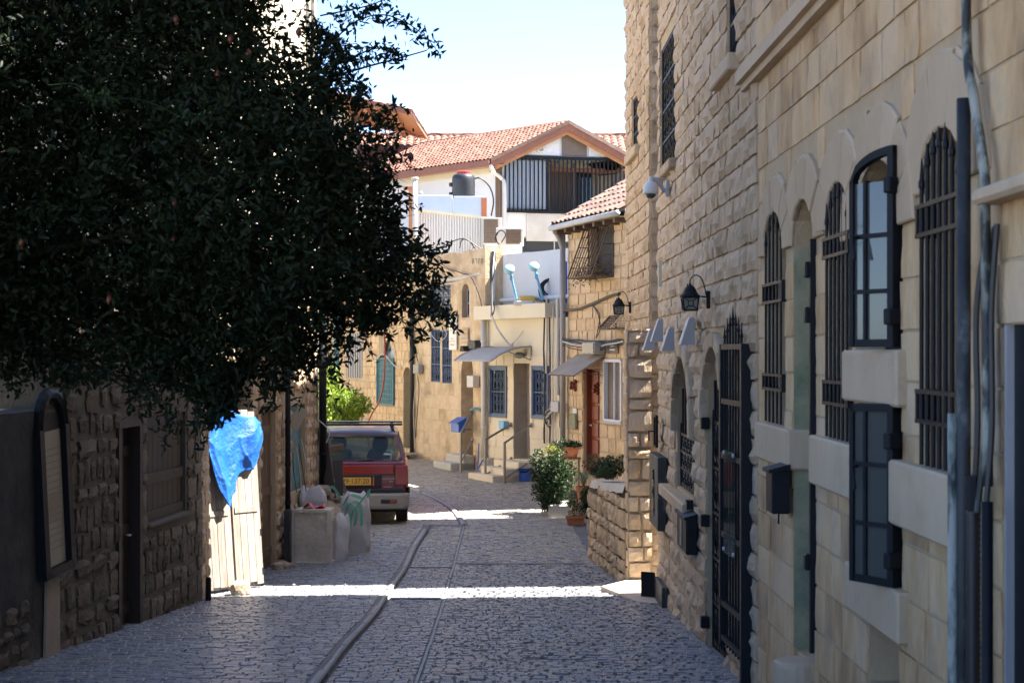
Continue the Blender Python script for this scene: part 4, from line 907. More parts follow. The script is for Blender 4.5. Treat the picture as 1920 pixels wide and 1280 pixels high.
def rock(name, label, c, r, mat='rock', parent=None, group=None, sub=2, sq=(1, 1, .75), seed=None):
    bm = bmesh.new(); bmesh.ops.create_icosphere(bm, subdivisions=sub, radius=1)
    ph = [R(0, 6) for _ in range(6)]
    for v in bm.verts:
        n = v.co; k = 1 + .16 * math.sin(3 * n.x + ph[0]) * math.sin(3.3 * n.y + ph[1]) + .12 * math.sin(5 * n.z + ph[2] + 2 * n.x) + R(-.05, .05)
        v.co = Vector((max(-.8, min(.8, n.x * k)) * sq[0], max(-.8, min(.8, n.y * k)) * sq[1], max(-.78, min(.8, n.z * k)) * sq[2])) * r
    m = MB(Matrix.Translation(c) @ Matrix.Rotation(R(0, 6), 4, 'Z')); bm.verts.index_update(); m.add([v.co for v in bm.verts], [[v.index for v in f.verts] for f in bm.faces]); bm.free()
    o = m.build(name, mat, parent, loc=None if parent else c)
    if parent is None: tag(o, label, 'rock', group)
    return o
p = W(452, 1126, 17.75); rock('boulder', 'pale round stone holding the weathered plank doors', (p.x + .02, p.y - .22, gz(p.x, p.y) + .085), .12, sq=(1.1, .9, .85), sub=3)
for k, (px, py, r) in enumerate(((520, 1068, .09), (536, 1062, .08), (512, 1078, .05), (548, 1066, .05), (528, 1050, .07))):
    d = 20.1 + .1 * k; p = W(px, py, d); rock('rubble_stone', ('largest brown broken stone in the heap beside the brown plank door', 'second largest broken stone, next to the wall pipe', 'small chip in front of the heap beside the brown plank door', 'small broken stone nearest the big stone block', 'broken stone lying against the wall behind the heap')[k], (p.x, d, gz(p.x, d) + r * .5), r, group='broken stones beside the brown door')
m = MB()
for i in range(260):
    y = R(15, 25.5); x = LEFT(y) + abs(random.gauss(0, .8)) + .05
    if x > -1.5: continue
    z_ = gz(x, y) + .018; s_ = R(.008, .03); a = R(0, 6)
    m.add([(x + s_ * math.cos(a + q * 1.57) * R(.6, 1), y + s_ * math.sin(a + q * 1.57) * R(.6, 1), z_ + R(0, .012)) for q in range(4)] + [(x, y, z_ + s_ * .7)], [(0, 1, 4), (1, 2, 4), (2, 3, 4), (3, 0, 4)])
m.build('street_litter', 'rock', street, kind='stuff')
# concrete block, rubble sacks
d = 20.75; bx0, bx1 = (546 - 960) * d / F_PX, (622 - 960) * d / F_PX; zb_ = gz(bx0, d); hb = .70
t = thing('concrete_block', 'large square panelled stone block standing in front of the sacks', 'stone block', ((bx0 + bx1) / 2, d, zb_))
Mb = Matrix.Translation((bx0, d, zb_)) @ Matrix.Rotation(-.06, 4, 'Z'); wb = bx1 - bx0
m = MB(Mb); m.box(.03, wb - .03, .02, .42, .02, hb, bev=.01); m.build('block', 'paleblock', t)
m = MB(Mb); m.box(0, wb, -.01, .45, 0, .03, bev=.006); m.box(0, .03, 0, .04, .03, hb); m.box(wb - .06, wb, 0, .04, .03, hb); m.box(.03, wb - .06, 0, .04, hb - .035, hb + .004); m.build('border', 'paleblock', t)
def lump(M, sx, sy, sz, k, nu=26, nv=18, fold=.02):
    def fn(u, v):
        a = u * 2 * math.pi; zz_ = v; pr = (1 - max(0, (zz_ - .8) / .2) ** 2 * .35) * (1 - max(0, (.12 - zz_) / .12) * .08)
        ex = lambda c: math.copysign(abs(c) ** .45, c)
        r = 1 + fold * 2 * math.sin(a * 5 + k + zz_ * 3) + fold * math.sin(a * 11 + zz_ * 9 + k) + fold * 1.3 * math.sin(zz_ * 14 + a * 2)
        return tuple(M @ Vector((sx * ex(math.cos(a)) * r * pr, sy * ex(math.sin(a)) * r * pr, sz * zz_ + .03 * math.sin(a * 3 + k) * zz_)))
    m = MB(); m.grid(fn, nu, nv); c = len(m.v); m.v.append(tuple(M @ Vector((0, 0, sz * .9)))); b = nv * (nu + 1); m.f += [(b + i, b + i + 1, c) for i in range(nu)]
    return m
def sack(px0, px1, py0, py1, d, label, rot=0, k=1, lean=0):
    x0, x1 = (px0 - 960) * d / F_PX, (px1 - 960) * d / F_PX; zb_ = gz((x0 + x1) / 2, d); h = (py1 - py0) * d / F_PX
    M = Matrix.Translation(((x0 + x1) / 2, d, zb_)) @ Matrix.Rotation(rot, 4, 'Z') @ Matrix.Rotation(lean, 4, 'Y'); w_ = (x1 - x0) / 2
    o = lump(M, w_, w_ * .8, h, k, 40, 30, .04).build('rubble_sack', 'sack', None, smooth=True, loc=((x0 + x1) / 2, d, zb_)); tag(o, label, 'sack', 'rubble sacks'); return o
sack(640, 692, 925, 1036, 22.1, 'big square white rubble sack with green straps tied on top', .15, 1)
sack(618, 648, 960, 1046, 21.1, 'slumped white rubble sack squeezed against the stone block', .4, 3, .10)
sack(560, 612, 905, 1030, 21.9, 'sagging white rubble sack behind the stone block', .2, 5)
t = thing('sack_straps', 'green webbing straps looped over the big white rubble sack', 'strap', W(668, 935, 21.9))
for pts in ([(646, 1000), (650, 955), (662, 940), (676, 950), (678, 985)], [(655, 995), (660, 962), (672, 946), (688, 925), (692, 918), (690, 932)], [(645, 945), (655, 928), (668, 930), (680, 935)], [(665, 985), (668, 960), (655, 945)]):
    P = smoothpath([W(a, b, 21.62 + .0 * i) for i, (a, b) in enumerate(pts)]); m = MB()
    for a, b in zip(P, P[1:]):
        e = Vector((.018, .01, .012)); m.add([a - e, a + e, b + e, b - e], [(0, 1, 2, 3)])
    m.build('strap', 'strap', t, thick=.003, fixn=False)
for pts in ([(590, 915), (600, 925), (612, 935)], [(608, 918), (622, 912), (634, 925), (638, 938)]):
    P = smoothpath([W(a, b, 22.3) for a, b in pts]); m = MB()
    for a, b in zip(P, P[1:]): e = Vector((.012, .0, .014)); m.add([a - e, a + e, b + e, b - e], [(0, 1, 2, 3)])
    m.build('strap', 'strap', t, thick=.003, fixn=False)
p = W(585, 942, 20.9); m = MB()
m.grid(lambda u, v: (p.x - .12 + .28 * u, p.y - .03 + .25 * v, zb_ + hb + .02 + .02 * math.sin(u * 9) * math.cos(v * 7) + .035 * math.exp(-((u - .25) / .12) ** 2)), 16, 8); tag(m.build('red_cloth', 'redplastic', loc=(p.x, p.y, zb_ + hb), thick=.004, smooth=True), 'small red plastic scrap lying on the stone block', 'scrap')
for k, (px, py, r) in enumerate(((605, 920, .14), (622, 930, .11), (590, 928, .10), (635, 938, .09), (612, 905, .10))):
    d = 22.9; p = W(px, py, d); rock('rubble_stone', ('big dusty rubble lump on the heap by the corner post', 'dusty lump between the leaning beam and white sack', 'dusty lump on the wall side of the heap', 'small dusty lump under the splintered board', 'dusty lump crowning the heap behind the sacks')[k], (p.x, d + .05 * k, p.z), r, 'dust', group='rubble behind the sacks')
m = MB(); c = W(600, 940, 22.95); m.lathe([(.42, gz(c.x, c.y) - c.z - .05), (.34, -.15), (.2, .02), (.05, .06)], 14, tuple(c)); tag(m.build('rubble_heap', 'dust', loc=(c.x, c.y, gz(c.x, c.y))), 'heap of dusty building rubble by the corner post', 'rubble heap')
# leaning timber
def board(label, pts, w_, th, mat='brownwood', d0=23.0):
    a, b = W(*pts[0], d0), W(*pts[1], d0 + .25); u = (b - a); L = u.length; u.normalize(); s_ = u.cross(Vector((0, 1, 0))).normalized(); n = s_.cross(u)
    m = MB(frame(a, s_, n, u)); m.box(-w_ / 2, w_ / 2, -th / 2, th / 2, 0, L, bev=.006); o = m.build('timber', mat, None, loc=a); return tag(o, label, 'timber', 'timber leaning by the car')
board('dark leaning beam with its foot in the rubble beside the car', ((622, 935), (603, 800)), .14, .07, 'darkwood', 22.9)
board('broad dark plank standing in front of the car tailgate', ((633, 935), (633, 862)), .16, .03, 'darkwood', 23.1)
board('short brown beam end jutting across the car rear window', ((612, 842), (642, 838)), .09, .07, 'brownwood', 23.4)
board('thin pale stick leaning on the wall by the teal door', ((535, 905), (557, 818)), .022, .02, 'dust', 21.3)
board('narrow splintered board slanting against the car number plate', ((650, 930), (636, 880)), .05, .02, 'brownwood', 23.3)
c = W(558, 785, 21.2); m = MB(Matrix.Translation(c) @ Matrix.Rotation(.45, 4, 'Y') @ Matrix.Rotation(.3, 4, 'Z')); m.box(-.07, .07, -.01, .01, -.15, .15, bev=.004); cb = m.build('hanging_board', 'paper', None, loc=c); tag(cb, 'tilted blank beige board hung on the wall above the teal door', 'board')
m = MB(); c = W(538, 965, 20.6); m.box(c.x - .04, c.x + .04, c.y, c.y + .2, gz(c.x, c.y) + .02, c.z + .06, bev=.006); tag(m.build('crate', 'iron_worn', loc=(c.x, c.y, gz(c.x, c.y))), 'dark green crate wedged between the wall pipe and stone block', 'crate')
for k in range(4):
    m = MB(); m.tube(smoothpath(wob([W(548 + 6 * k, 850 - 10 * k, 21.3), W(552 + 8 * k, 880, 21.25), W(556 + 9 * k, 925, 21.3)], .02)), .006, 5); m.build('cable', 'cable_white' if k % 2 else 'cable', hM)
m = MB(); m.tube(smoothpath([W(596, 786, 22.8), W(612, 800, 22.7), W(618, 812, 22.7), W(612, 830, 22.7)]), .008, 5); m.build('cable', 'cable_white', hM)

# ------------------------------------------------------------ parked car
cx_, cy_ = (671 - 960) * 25.95 / F_PX, 25.95
T = Matrix.Translation((cx_ - .02, cy_, G(27.5))) @ Matrix.Rotation(math.radians(4.0), 4, 'Z')
car = thing('parked_car', 'dark red estate car with roof bars parked on the pavement', 'car', (cx_, cy_ + 2.2, G(28)))
def loft(st, n_close=True):
    m = MB(T); n = len(st[0][1]); vs = []; fs = []
    for y, sec in st: vs += [(x, y, z_) for x, z_ in sec]
    for i in range(len(st) - 1):
        for k in range(n): fs.append((i * n + k, i * n + (k + 1) % n, (i + 1) * n + (k + 1) % n, (i + 1) * n + k))
    fs += [tuple(range(n)), tuple(range((len(st) - 1) * n, len(st) * n))]; m.add(vs, fs); return m
def sec(h, z0, zm, z1, ht=None):
    ht = ht or h * .95
    half = [(h * .9, z0), (h * .985, z0 + .06), (h, zm), (h * .99, zm + (z1 - zm) * .5), (ht, z1 - .02), (ht - .04, z1)]
    return half + [(-x, z_) for x, z_ in half[::-1]]
loft([(.02, sec(.78, .50, .72, 1.03, .74)), (.07, sec(.83, .40, .72, 1.05, .785)), (.25, sec(.845, .30, .75, 1.05, .80)), (1.0, sec(.848, .26, .75, 1.04, .80)), (3.2, sec(.848, .26, .75, .99, .80)), (3.6, sec(.84, .26, .72, .93, .76)), (4.2, sec(.79, .3, .66, .83, .70)), (4.42, sec(.68, .4, .6, .74, .6))]).build('body', 'carpaint', car, smooth=False, bevel=.02)
rs = lambda h, z_, e=.06: [(h, z_ - e), (h * .99, z_ - .02), (h * .88, z_ + .015), (h * .5, z_ + .035), (-h * .5, z_ + .035), (-h * .88, z_ + .015), (-h * .99, z_ - .02), (-h, z_ - e)]
loft([(.34, rs(.62, 1.455, .03)), (.42, rs(.645, 1.485)), (.9, rs(.665, 1.51)), (2.0, rs(.665, 1.515)), (2.7, rs(.64, 1.48)), (2.9, rs(.60, 1.44, .03))]).build('roof', 'carroof', car, smooth=True)
def pil(a, b, w_=.06, mat='carpaint', name='pillar'):
    for sx in (-1, 1):
        m = MB(T); a_, b_ = Vector((sx * a[0], a[1], a[2])), Vector((sx * b[0], b[1], b[2])); m.prism([a_ + Vector((0, -w_, 0)), a_ + Vector((0, w_, 0)), b_ + Vector((0, w_, 0)), b_ + Vector((0, -w_, 0))], (-sx * .05, .0, .0)); m.build(name, mat, car)
pil((.79, .17, 1.03), (.645, .42, 1.47), .07); pil((.80, 1.15, 1.03), (.66, 1.2, 1.47), .05, 'blackplastic'); pil((.80, 2.15, 1.0), (.66, 2.1, 1.47), .05, 'blackplastic'); pil((.78, 3.45, .97), (.62, 2.78, 1.44), .05)
for sx in (-1, 1):
    for (ya, yb) in ((.26, 1.1), (1.2, 2.1), (2.2, 3.3)):
        m = MB(T); yt = lambda y: .45 + (y - .26) * (2.75 - .45) / (3.3 - .26)
        m.add([(sx * .795, ya, 1.03), (sx * .795, yb, 1.02), (sx * .655, yt(yb), 1.455), (sx * .655, yt(ya), 1.455)], [(0, 1, 2, 3)]); m.build('side_window', 'glass_car', car, thick=.004)
m = MB(T); m.add([(-.72, .105, 1.045), (.72, .105, 1.045), (.60, .375, 1.44), (-.60, .375, 1.44)], [(0, 1, 2, 3)]); rw = m.build('rear_window', 'glass_car', car, thick=.004)
m = MB(T); m.tube([(-.74, .10, 1.04), (.74, .10, 1.04), (.61, .37, 1.45), (-.61, .37, 1.45), (-.74, .10, 1.04)], .022, 6); m.build('window_seal', 'blackplastic', rw)
m = MB(T); m.tube([(-.08, .06, 1.0), (-.02, .055, 1.05), (.28, .09, 1.075)], .012, 5); m.box(-.12, -.04, .0, .05, .975, 1.0); m.build('wiper', 'blackplastic', rw)
m = MB(T); m.add([(-.68, 3.5, .98), (.68, 3.5, .98), (.58, 2.86, 1.43), (-.58, 2.86, 1.43)], [(0, 1, 2, 3)]); m.build('windscreen', 'glass_car', car, thick=.004)
bs_ = lambda h, a, b: [(h * .92, a), (h, a + .05), (h, b - .03), (h * .97, b), (-h * .97, b), (-h, b - .03), (-h, a + .05), (-h * .92, a)]
loft([(-.10, bs_(.70, .34, .50)), (-.085, bs_(.80, .29, .53)), (-.02, bs_(.855, .27, .535)), (.35, bs_(.862, .27, .535))]).build('bumper', 'cartrim', car, bevel=.012)
m = MB(T); m.box(-.79, .79, -.03, .3, .536, .60); m.build('bumper_trim', 'blackplastic', car, bevel=.01)
for sx in (-1, 1):
    m = MB(T); m.box(sx * .52 - .13, sx * .52 + .13, -.115, -.07, .375, .44, bev=.01); m.build('fog_light', 'blackplastic', car)
    m = MB(T); m.box(sx * .60 - .05, sx * .60 + .045, -.121, -.11, .38, .435, bev=.004); m.build('reflector', 'taillight', car)
    m = MB(T); m.prism([(sx * .62, .0, .66), (sx * .835, .0, .66), (sx * .825, .0, .98), (sx * .62, .0, .98)], (0, .12, 0)); m.build('tail_light', 'taillight', car, bevel=.012)
    q = MB(T); q.prism([(sx * .862, .02, .53), (sx * .862, .3, .53), (sx * .862, .3, .62), (sx * .862, .02, .62)], (-sx * .03, 0, 0)); q.build('corner_trim', 'blackplastic', car)
m = MB(T); m.box(-.60, .60, -.006, .03, .835, .985); m.build('light_band', 'taillight', car, bevel=.01)
for x in (-.615, .615): MB(T).box(x - .004, x + .004, -.004, .02, .60, 1.02).build('panel_gap', 'dark', car)
MB(T).box(-.61, .61, -.008, .02, .828, .834).build('panel_gap', 'dark', car)
m = MB(T); m.box(-.36, .40, -.018, .02, .62, .84); m.build('plate_recess', 'blackplastic', car, bevel=.02)
m = MB(T); m.box(-.305, .235, -.030, -.019, .665, .79, bev=.004); pl = m.build('number_plate', 'plate', car)
m = MB(T); m.box(-.303, -.262, -.0325, -.0305, .668, .787); m.build('plate_badge', 'bluebright', pl)
Mt = T @ frame(Vector((-.015, -.0325, .728)), Vector((1, 0, 0)), Vector((0, 0, 1)), Vector((0, -1, 0)))
text('29·137·20', .118, Mt, 'ink', pl, 'plate_number', .92)
m = MB(T); m.box(-.30, .23, -.028, -.019, .640, .661); m.build('plate_frame', 'blackplastic', pl)
q = MB(T); q.box(.265, .295, -.045, -.01, .64, .80, bev=.008); q.build('boot_handle', 'taillight', car)
Mt = T @ frame(Vector((.50, .0 - .009, .745)), Vector((1, 0, 0)), Vector((0, 0, 1)), Vector((0, -1, 0)))
text('SPACE WAGON', .030, Mt @ Matrix.Translation((0.02, .02, .012)), 'galv', car, 'badge'); text('GLXi', .032, Mt @ Matrix.Translation((.06, -.02, .012)), 'galv', car, 'badge')
Mt2 = T @ frame(Vector((.50, -.012, .635)), Vector((1, 0, 0)), Vector((0, 0, 1)), Vector((0, -1, 0))); text('MITSUBISHI', .026, Mt2, 'galv', car, 'badge')
for sx in (-1, 1):
    for y in (.72, 3.45):
        Mw = T @ Matrix.Translation((sx * .73, y, .31)) @ Matrix.Rotation(math.pi / 2, 4, 'Y')
        m = MB(Mw); m.lathe([(.18, -.10), (.29, -.10), (.31, -.07), (.31, .07), (.29, .10), (.18, .10)], 24); wh = m.build('tyre', 'rubber', car, smooth=False)
        m = MB(Mw); m.lathe([(.04, sx * .085), (.17, sx * .08), (.185, sx * .10)], 20); m.build('rim', 'galv', wh)
m = MB(T); m.box(-.7, .7, .3, 4.1, .2, .34); m.build('underbody', 'rubber', car)
for (x, y) in ((-.36, 2.0), (.36, 2.0), (-.36, 1.1), (.36, 1.1)):
    m = MB(T); m.box(x - .22, x + .22, y, y + .14, .5, 1.12, bev=.04); m.box(x - .13, x + .13, y + .02, y + .11, 1.13, 1.34, bev=.04); m.build('seat', 'seatfabric', car, smooth=False)
m = MB(T); m.box(-.32, .02, 2.62, 2.66, 1.33, 1.42, bev=.01); m.build('mirror', 'blackplastic', car)
for y in (.62, 1.7):
    m = MB(T); m.box(-.74, .74, y - .03, y + .03, 1.60, 1.635, bev=.01); rb = m.build('roof_bar', 'blackplastic', car)
    for sx in (-1, 1): q = MB(T); q.prism([(sx * .62, y - .05, 1.49), (sx * .62, y + .05, 1.49), (sx * .58, y + .03, 1.60), (sx * .58, y - .03, 1.60)], (-sx * .05, 0, 0)); q.build('bar_foot', 'blackplastic', rb)
# ------------------------------------------------------------ far houses along the bend
FW = Wall([(2.09, 28.5), (1.10, 31.5), (-.575, 34.5), (-2.28, 38.0), (-4.6, 43.0), (-8.5, 50)])
sR, sB, sP_, = FW.s(1066), FW.s(910), FW.s(779)
def fop(px0, px1, pt_, pb, arch=0, depth=.2, ring=.14):
    o = FW.op(px0, px1, pt_, pb, depth=depth, ring=ring)
    if arch: o['rise'] = (o['s1'] - o['s0']) / 2 * arch
    return o
def zat(px, py): return FW.z(FW.s(px), py)
def lum(m): return m
# --- house with the red door
hR = thing('stone_house', 'golden squared-stone house with a red-brown panelled door and tiled lean-to roof', 'house', (2.5, 30, G(30)))
rd = fop(1094, 1126, 690, 892, depth=.22); rw_ = fop(1136, 1168, 676, 789, depth=.08); cw = fop(1108, 1152, 425, 522, depth=.15)
ZR = zat(1066, 424)
opsR = [rd, rw_, cw]
wall_mesh('wall', FW, -.0, sR, gnd(FW), lambda s: ZR + .05, opsR, 'mortar', hR)
masonry(hR, FW, 0, sR, -1.15, ZR + .05, (.20, .27), (.26, .46), opsR, 'dressed', 'gold', .035, .022, jit=.004, zfun=above(FW))
RFL = Wall([(4.5, 29.9), (2.09, 28.5)])
mass('rear_wall', [(2.25, 28.55), (1.35, 31.5), (4.4, 33.4), (6, 33), (6, 30.6)], G(30) - .3, ZR - .02, 'cream_wall', hR)
mass('tall_shade_mass', [(4.2, 29.7), (3.9, 33.2), (11, 36), (12, 30.7)], G(30) - .3, ZR + 2.6, 'cream_wall', hR)  # unseen bulk added to keep the far street in shadow
# door leaf with raised panels
h = (rd['s1'] - rd['s0']) / 2; M = FW.fr((rd['s0'] + rd['s1']) / 2, 0, -.16)
m = MB(M); m.box(-h, h, -.03, .0, rd['z0'], rd['z1']); dr = m.build('door', 'redwood', hR)
for i in range(2):
    for j in range(6):
        xa = -h + .06 + i * (h - .03); z_ = rd['z0'] + .08 + j * (rd['z1'] - rd['z0'] - .1) / 6
        q = MB(M); q.box(xa, xa + h - .10, 0.001, .022, z_, z_ + (rd['z1'] - rd['z0']) / 6 - .07, bev=.02); q.build('door_panel', 'redwood', dr)
m = MB(M)
for x in (-h - .02, h + .02): m.box(x - .035, x + .035, -.04, .10, rd['z0'], rd['z1'])
m.box(-h - .05, h + .05, -.04, .102, rd['z1'] - .02, rd['z1'] + .07); m.build('door_frame', 'redwood', hR)
q = MB(M); q.tube([(h - .06, .0, rd['z0'] + .95), (h - .06, .05, rd['z0'] + .95), (h - .16, .05, rd['z0'] + .93)], .012, 6); q.build('handle', 'galv', dr)
# sliding window in white frame
h = (rw_['s1'] - rw_['s0']) / 2; M = FW.fr((rw_['s0'] + rw_['s1']) / 2, 0, .0); m = MB(M); f = .055
for x in (-h, h): m.box(x - f / 2, x + f / 2, -.06, .05, rw_['z0'], rw_['z1'])
for z_ in (rw_['z0'], rw_['z1']): m.box(-h + f / 2, h - f / 2, -.06, .048, z_ - f / 2, z_ + f / 2)
m.box(-.06, -.02, -.04, .02, rw_['z0'] + f / 2, rw_['z1'] - f / 2); wn = m.build('window', 'white', hR)
for xa, xb, y in ((-h + f / 2, -.06, -.02), (-.02, h - f / 2, -.03)): q = MB(M); q.box(xa, xb, y - .006, y, rw_['z0'] + f / 2, rw_['z1'] - f / 2); q.build('pane', 'louvre', wn)
sill(hR, FW, 1134, 1170, 790, 795, .07, 'concrete')
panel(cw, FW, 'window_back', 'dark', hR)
# tilted window cage
def cage(label, px0, px1, pt_, pb, out_t, out_b, wl=FW, n=9, parent=None):
    a, b = sorted((wl.s(px0), wl.s(px1))); mm = (a + b) / 2; z1, z0 = wl.z(mm, pt_), wl.z(mm, pb); h = (b - a) / 2
    t = thing('window_cage', label, 'window cage', wl.pt(mm, z0, .1)); M = wl.fr(mm, 0, .03); m = MB(M)
    m.box(-h, h, .0, out_b, z0 - .015, z0 + .015)
    for x in (-h, h): m.tube([(x, out_t, z1), (x, out_b, z0)], .016, 6); m.tube([(x, 0, z0), (x, 0, z1)], .016, 6)
    m.tube([(-h, out_t, z1), (h, out_t, z1)], .016, 6); m.tube([(-h, out_b, z0), (h, out_b, z0)], .016, 6)
    m.build('cage_frame', 'brownwood', t)
    for i in range(1, n): x = -h + 2 * h * i / n; q = MB(M); q.tube([(x, out_t, z1), (x, out_b, z0)], .010, 5); q.build('bar', 'brownwood', t)
    for x in (-h, h):
        for k in range(1, 5): q = MB(M); f = k / 5; q.tube([(x, 0, z0 + (z1 - z0) * (1 - f) * .0 + (z1 - z0) * f), (x, out_b + (out_t - out_b) * f, z0 + (z1 - z0) * f)], .009, 5); q.build('bar', 'brownwood', t)
    return t, M, h, z0, z1
tc, Mc, hc, zc0, zc1 = cage('rusty tilted lattice window cage holding dry plants under the tiled eave', 1106, 1152, 422, 520, .06, .42)
cage('small rusty lattice cage half hidden below the curled lantern', 1158, 1185, 592, 616, .12, .34, n=6)
# tiled roof
def tile_unit():
    vs = []; nu = 6
    for v, lift in ((0, .022), (1, .0)):
        for i in range(nu + 1):
            u = i / nu; vs.append((u - .5, v * 1.12, .5 * math.sin(u * math.pi * 1.15) * 1.0 + lift * 12))
    fs = [(i, i + 1, nu + 2 + i, nu + 1 + i) for i in range(nu)]
    b = len(vs); vs += [(x, y, z_ - .25) for x, y, z_ in vs[:nu + 1]]; fs += [(b + i, b + i + 1, i + 1, i) for i in range(nu)]
    return vs, fs
STONES['tile'] = [tile_unit()]
def tile_roof(parent, e0, e1, r0, r1, tw, tl, mat, limit=298, clip=None):   # eave e0->e1, ridge r0->r1
    e0, e1, r0, r1 = map(Vector, (e0, e1, r0, r1)); L = max((e1 - e0).length, (r1 - r0).length); S = max((r0 - e0).length, (r1 - e1).length)
    nu, nv = int(L / tw), int(S / tl); out = []
    for j in range(nv):
        for i in range(nu):
            u, v = (i + .5) / nu, j / nv; p = (e0.lerp(e1, u)).lerp(r0.lerp(r1, u), v)
            x = ((e1 - e0).lerp(r1 - r0, v)); y = (r0.lerp(r1, u) - e0.lerp(e1, u)); z_ = x.cross(y).normalized()
            if z_.z < 0: z_ = -z_
            if clip and not clip(p): continue
            out.append(frame(p + z_ * .02 + Vector((R(-1, 1), R(-1, 1), R(-.5, .5))) * .008, x / nu, y / nv, z_ * .09))
    me = bpy.data.meshes.new('roof_tile'); me.from_pydata(*[STONES['tile'][0][0], [], STONES['tile'][0][1]]); me.materials.append(MT[mat])
    key = lambda M: -M.translation.y if -40 < proj(M.translation)[0] < 1960 else -999
    ks = sorted(out, key=key, reverse=True)
    for M in ks[:limit]: inst('roof_tile', me, M, parent)
    stuff_mesh('further_roof_tiles', ks[limit:], 'tile', mat, parent)
    m = MB(); m.add([e0, e1, r1, r0], [(0, 1, 2, 3)]); m.build('roof_boards', 'darkwood', parent, thick=.03)
nB = FW.at(1.0)[2]; E0 = FW.pt(-.3, ZR + .0, .32); E1 = FW.pt(sR + .12, ZR + .0, .32)
back = -nB * 3.0 + Vector((0, 0, 1.72)); rf = MB(); 
rfo = MB().tube([E0 + back, E1 + back], .07, 8).build('roof', 'tile_old', hR, smooth=True)
tile_roof(rfo, E0, E1, E0 + back, E1 + back, .22, .30, 'tile_old')
m = MB(); m.tube([E1 - nB * -.02, E1 + back], .04, 6); m.build('verge', 'galv', rfo)
m = MB(); gp = [E0 + nB * .03 + Vector((0, 0, -.03)), E1 + nB * .03 + Vector((0, 0, -.05))]; m.tube(gp, .055, 8); m.build('gutter', 'galv', rfo, smooth=True)
m = MB(); e = Vector((0, 0, -.09)); m.add([E0 + e, E1 + e, E1 + e + nB * -.3, E0 + e + nB * -.3], [(0, 1, 2, 3)]); m.build('soffit', 'brownwood', rfo, thick=.02)
for i in range(7): p = E0.lerp(E1, (i + .5) / 7) + e; m = MB(frame(p, (E1 - E0).normalized(), nB, Vector((0, 0, 1)))); m.box(-.04, .04, -.3, .0, -.09, -.012); m.build('rafter', 'brownwood', rfo)
wpipe(hR, FW, 1066, 432, 862, .12, .055, 'greypipe', brackets=(560, 720))
m = MB(); a = FW.s(1066); m.tube(smoothpath([FW.pt(a, ZR - .1, .3), FW.pt(a, ZR - .2, .22), FW.pt(a, ZR - .45, .12)]), .05, 10); m.build('drainpipe_bend', 'greypipe', hR, smooth=True)
# board canopy over the red door
a, b = FW.s(1136), FW.s(1084); z1, z0 = zat(1110, 665), zat(1110, 701); t = thing('door_canopy', 'sloping weathered board canopy above the red-brown door', 'canopy', FW.pt((a + b) / 2, z0, .4))
m = MB(); P = [FW.pt(a, z1, .02), FW.pt(b, z1, .02), FW.pt(b, z0 - .02, .62), FW.pt(a, z0 - .02, .62)]; m.add(P, [(0, 1, 2, 3)]); m.build('canopy_sheet', 'canopy_board', t, thick=.03)
q = MB(); q.tube([P[2], P[3]], .014, 5); q.build('edge_strip', 'brownwood', t)
for s_ in (a + .04, b - .04): q = MB(); q.tube([FW.pt(s_, z0 - .02, .03), FW.pt(s_, z0 + .04, .45)], .009, 6); q.build('bracket', 'brownwood', t)
def facebox(label, cat, px0, px1, pt_, pb, dep, mat, name, off=.03, lid=None, group=None):
    a, b = sorted((FW.s(px0), FW.s(px1))); mm = (a + b) / 2; z1, z0 = zat((px0 + px1) / 2, pt_), zat((px0 + px1) / 2, pb); M = FW.fr(mm, 0, off); h = (b - a) / 2
    o = MB(M).box(-h, h, 0, dep, z0, z1, bev=.01).build(name, mat, None, loc=FW.pt(mm, z0, off)); tag(o, label, cat, group); return o, M, h, z0, z1
o, M, h, z0, z1 = facebox('dark flood lamp box fixed above the board canopy', 'flood lamp', 1115, 1138, 641, 664, .22, 'greypipe', 'flood_lamp'); MB(M).box(-h + .02, h - .02, .221, .235, z0 + .02, z1 - .02).build('lamp_glass', 'glass_dark', o)
o, M, h, z0, z1 = facebox('small grey street number sign above the white window', 'sign', 1143, 1163, 645, 663, .02, 'louvre', 'number_sign')
for f, pw in ((.35, .5), (.7, .4)): MB(M).box(-h * pw, h * pw, .021, .024, z0 + (z1 - z0) * f, z0 + (z1 - z0) * (f + .14)).build('sign_line', 'marble', o)
facebox('little white doorbell plate beside the red-brown door', 'bell plate', 1079, 1086, 765, 775, .03, 'white', 'bell_plate')
facebox('tall patterned mailbox plate beside the red-brown door', 'mailbox', 1075, 1086, 775, 804, .06, 'greenstain', 'letter_box')
for (px, py) in ((1081, 716), (1113, 722)):
    c = FW.P(px, py, .06 if px < 1090 else -.05); t = thing('pomegranate_garland', 'small garland of dried dark red pomegranates ' + ('on the wall left of the door' if px < 1090 else 'hung on the red-brown door'), 'garland', c)
    for k in range(5): r_ = MB().lathe([(.01, -.045), (.04, -.02), (.045, .01), (.02, .04), (.012, .055)], 10, (c.x + R(-.05, .05), c.y + R(-.03, .0), c.z - .035 * k)); r_.build('pomegranate', 'redwood', t, smooth=True)
    MB().tube([c + Vector((0, 0, .0)), c + Vector((0, 0, .16))], .005, 4).build('string', 'brownwood', t)
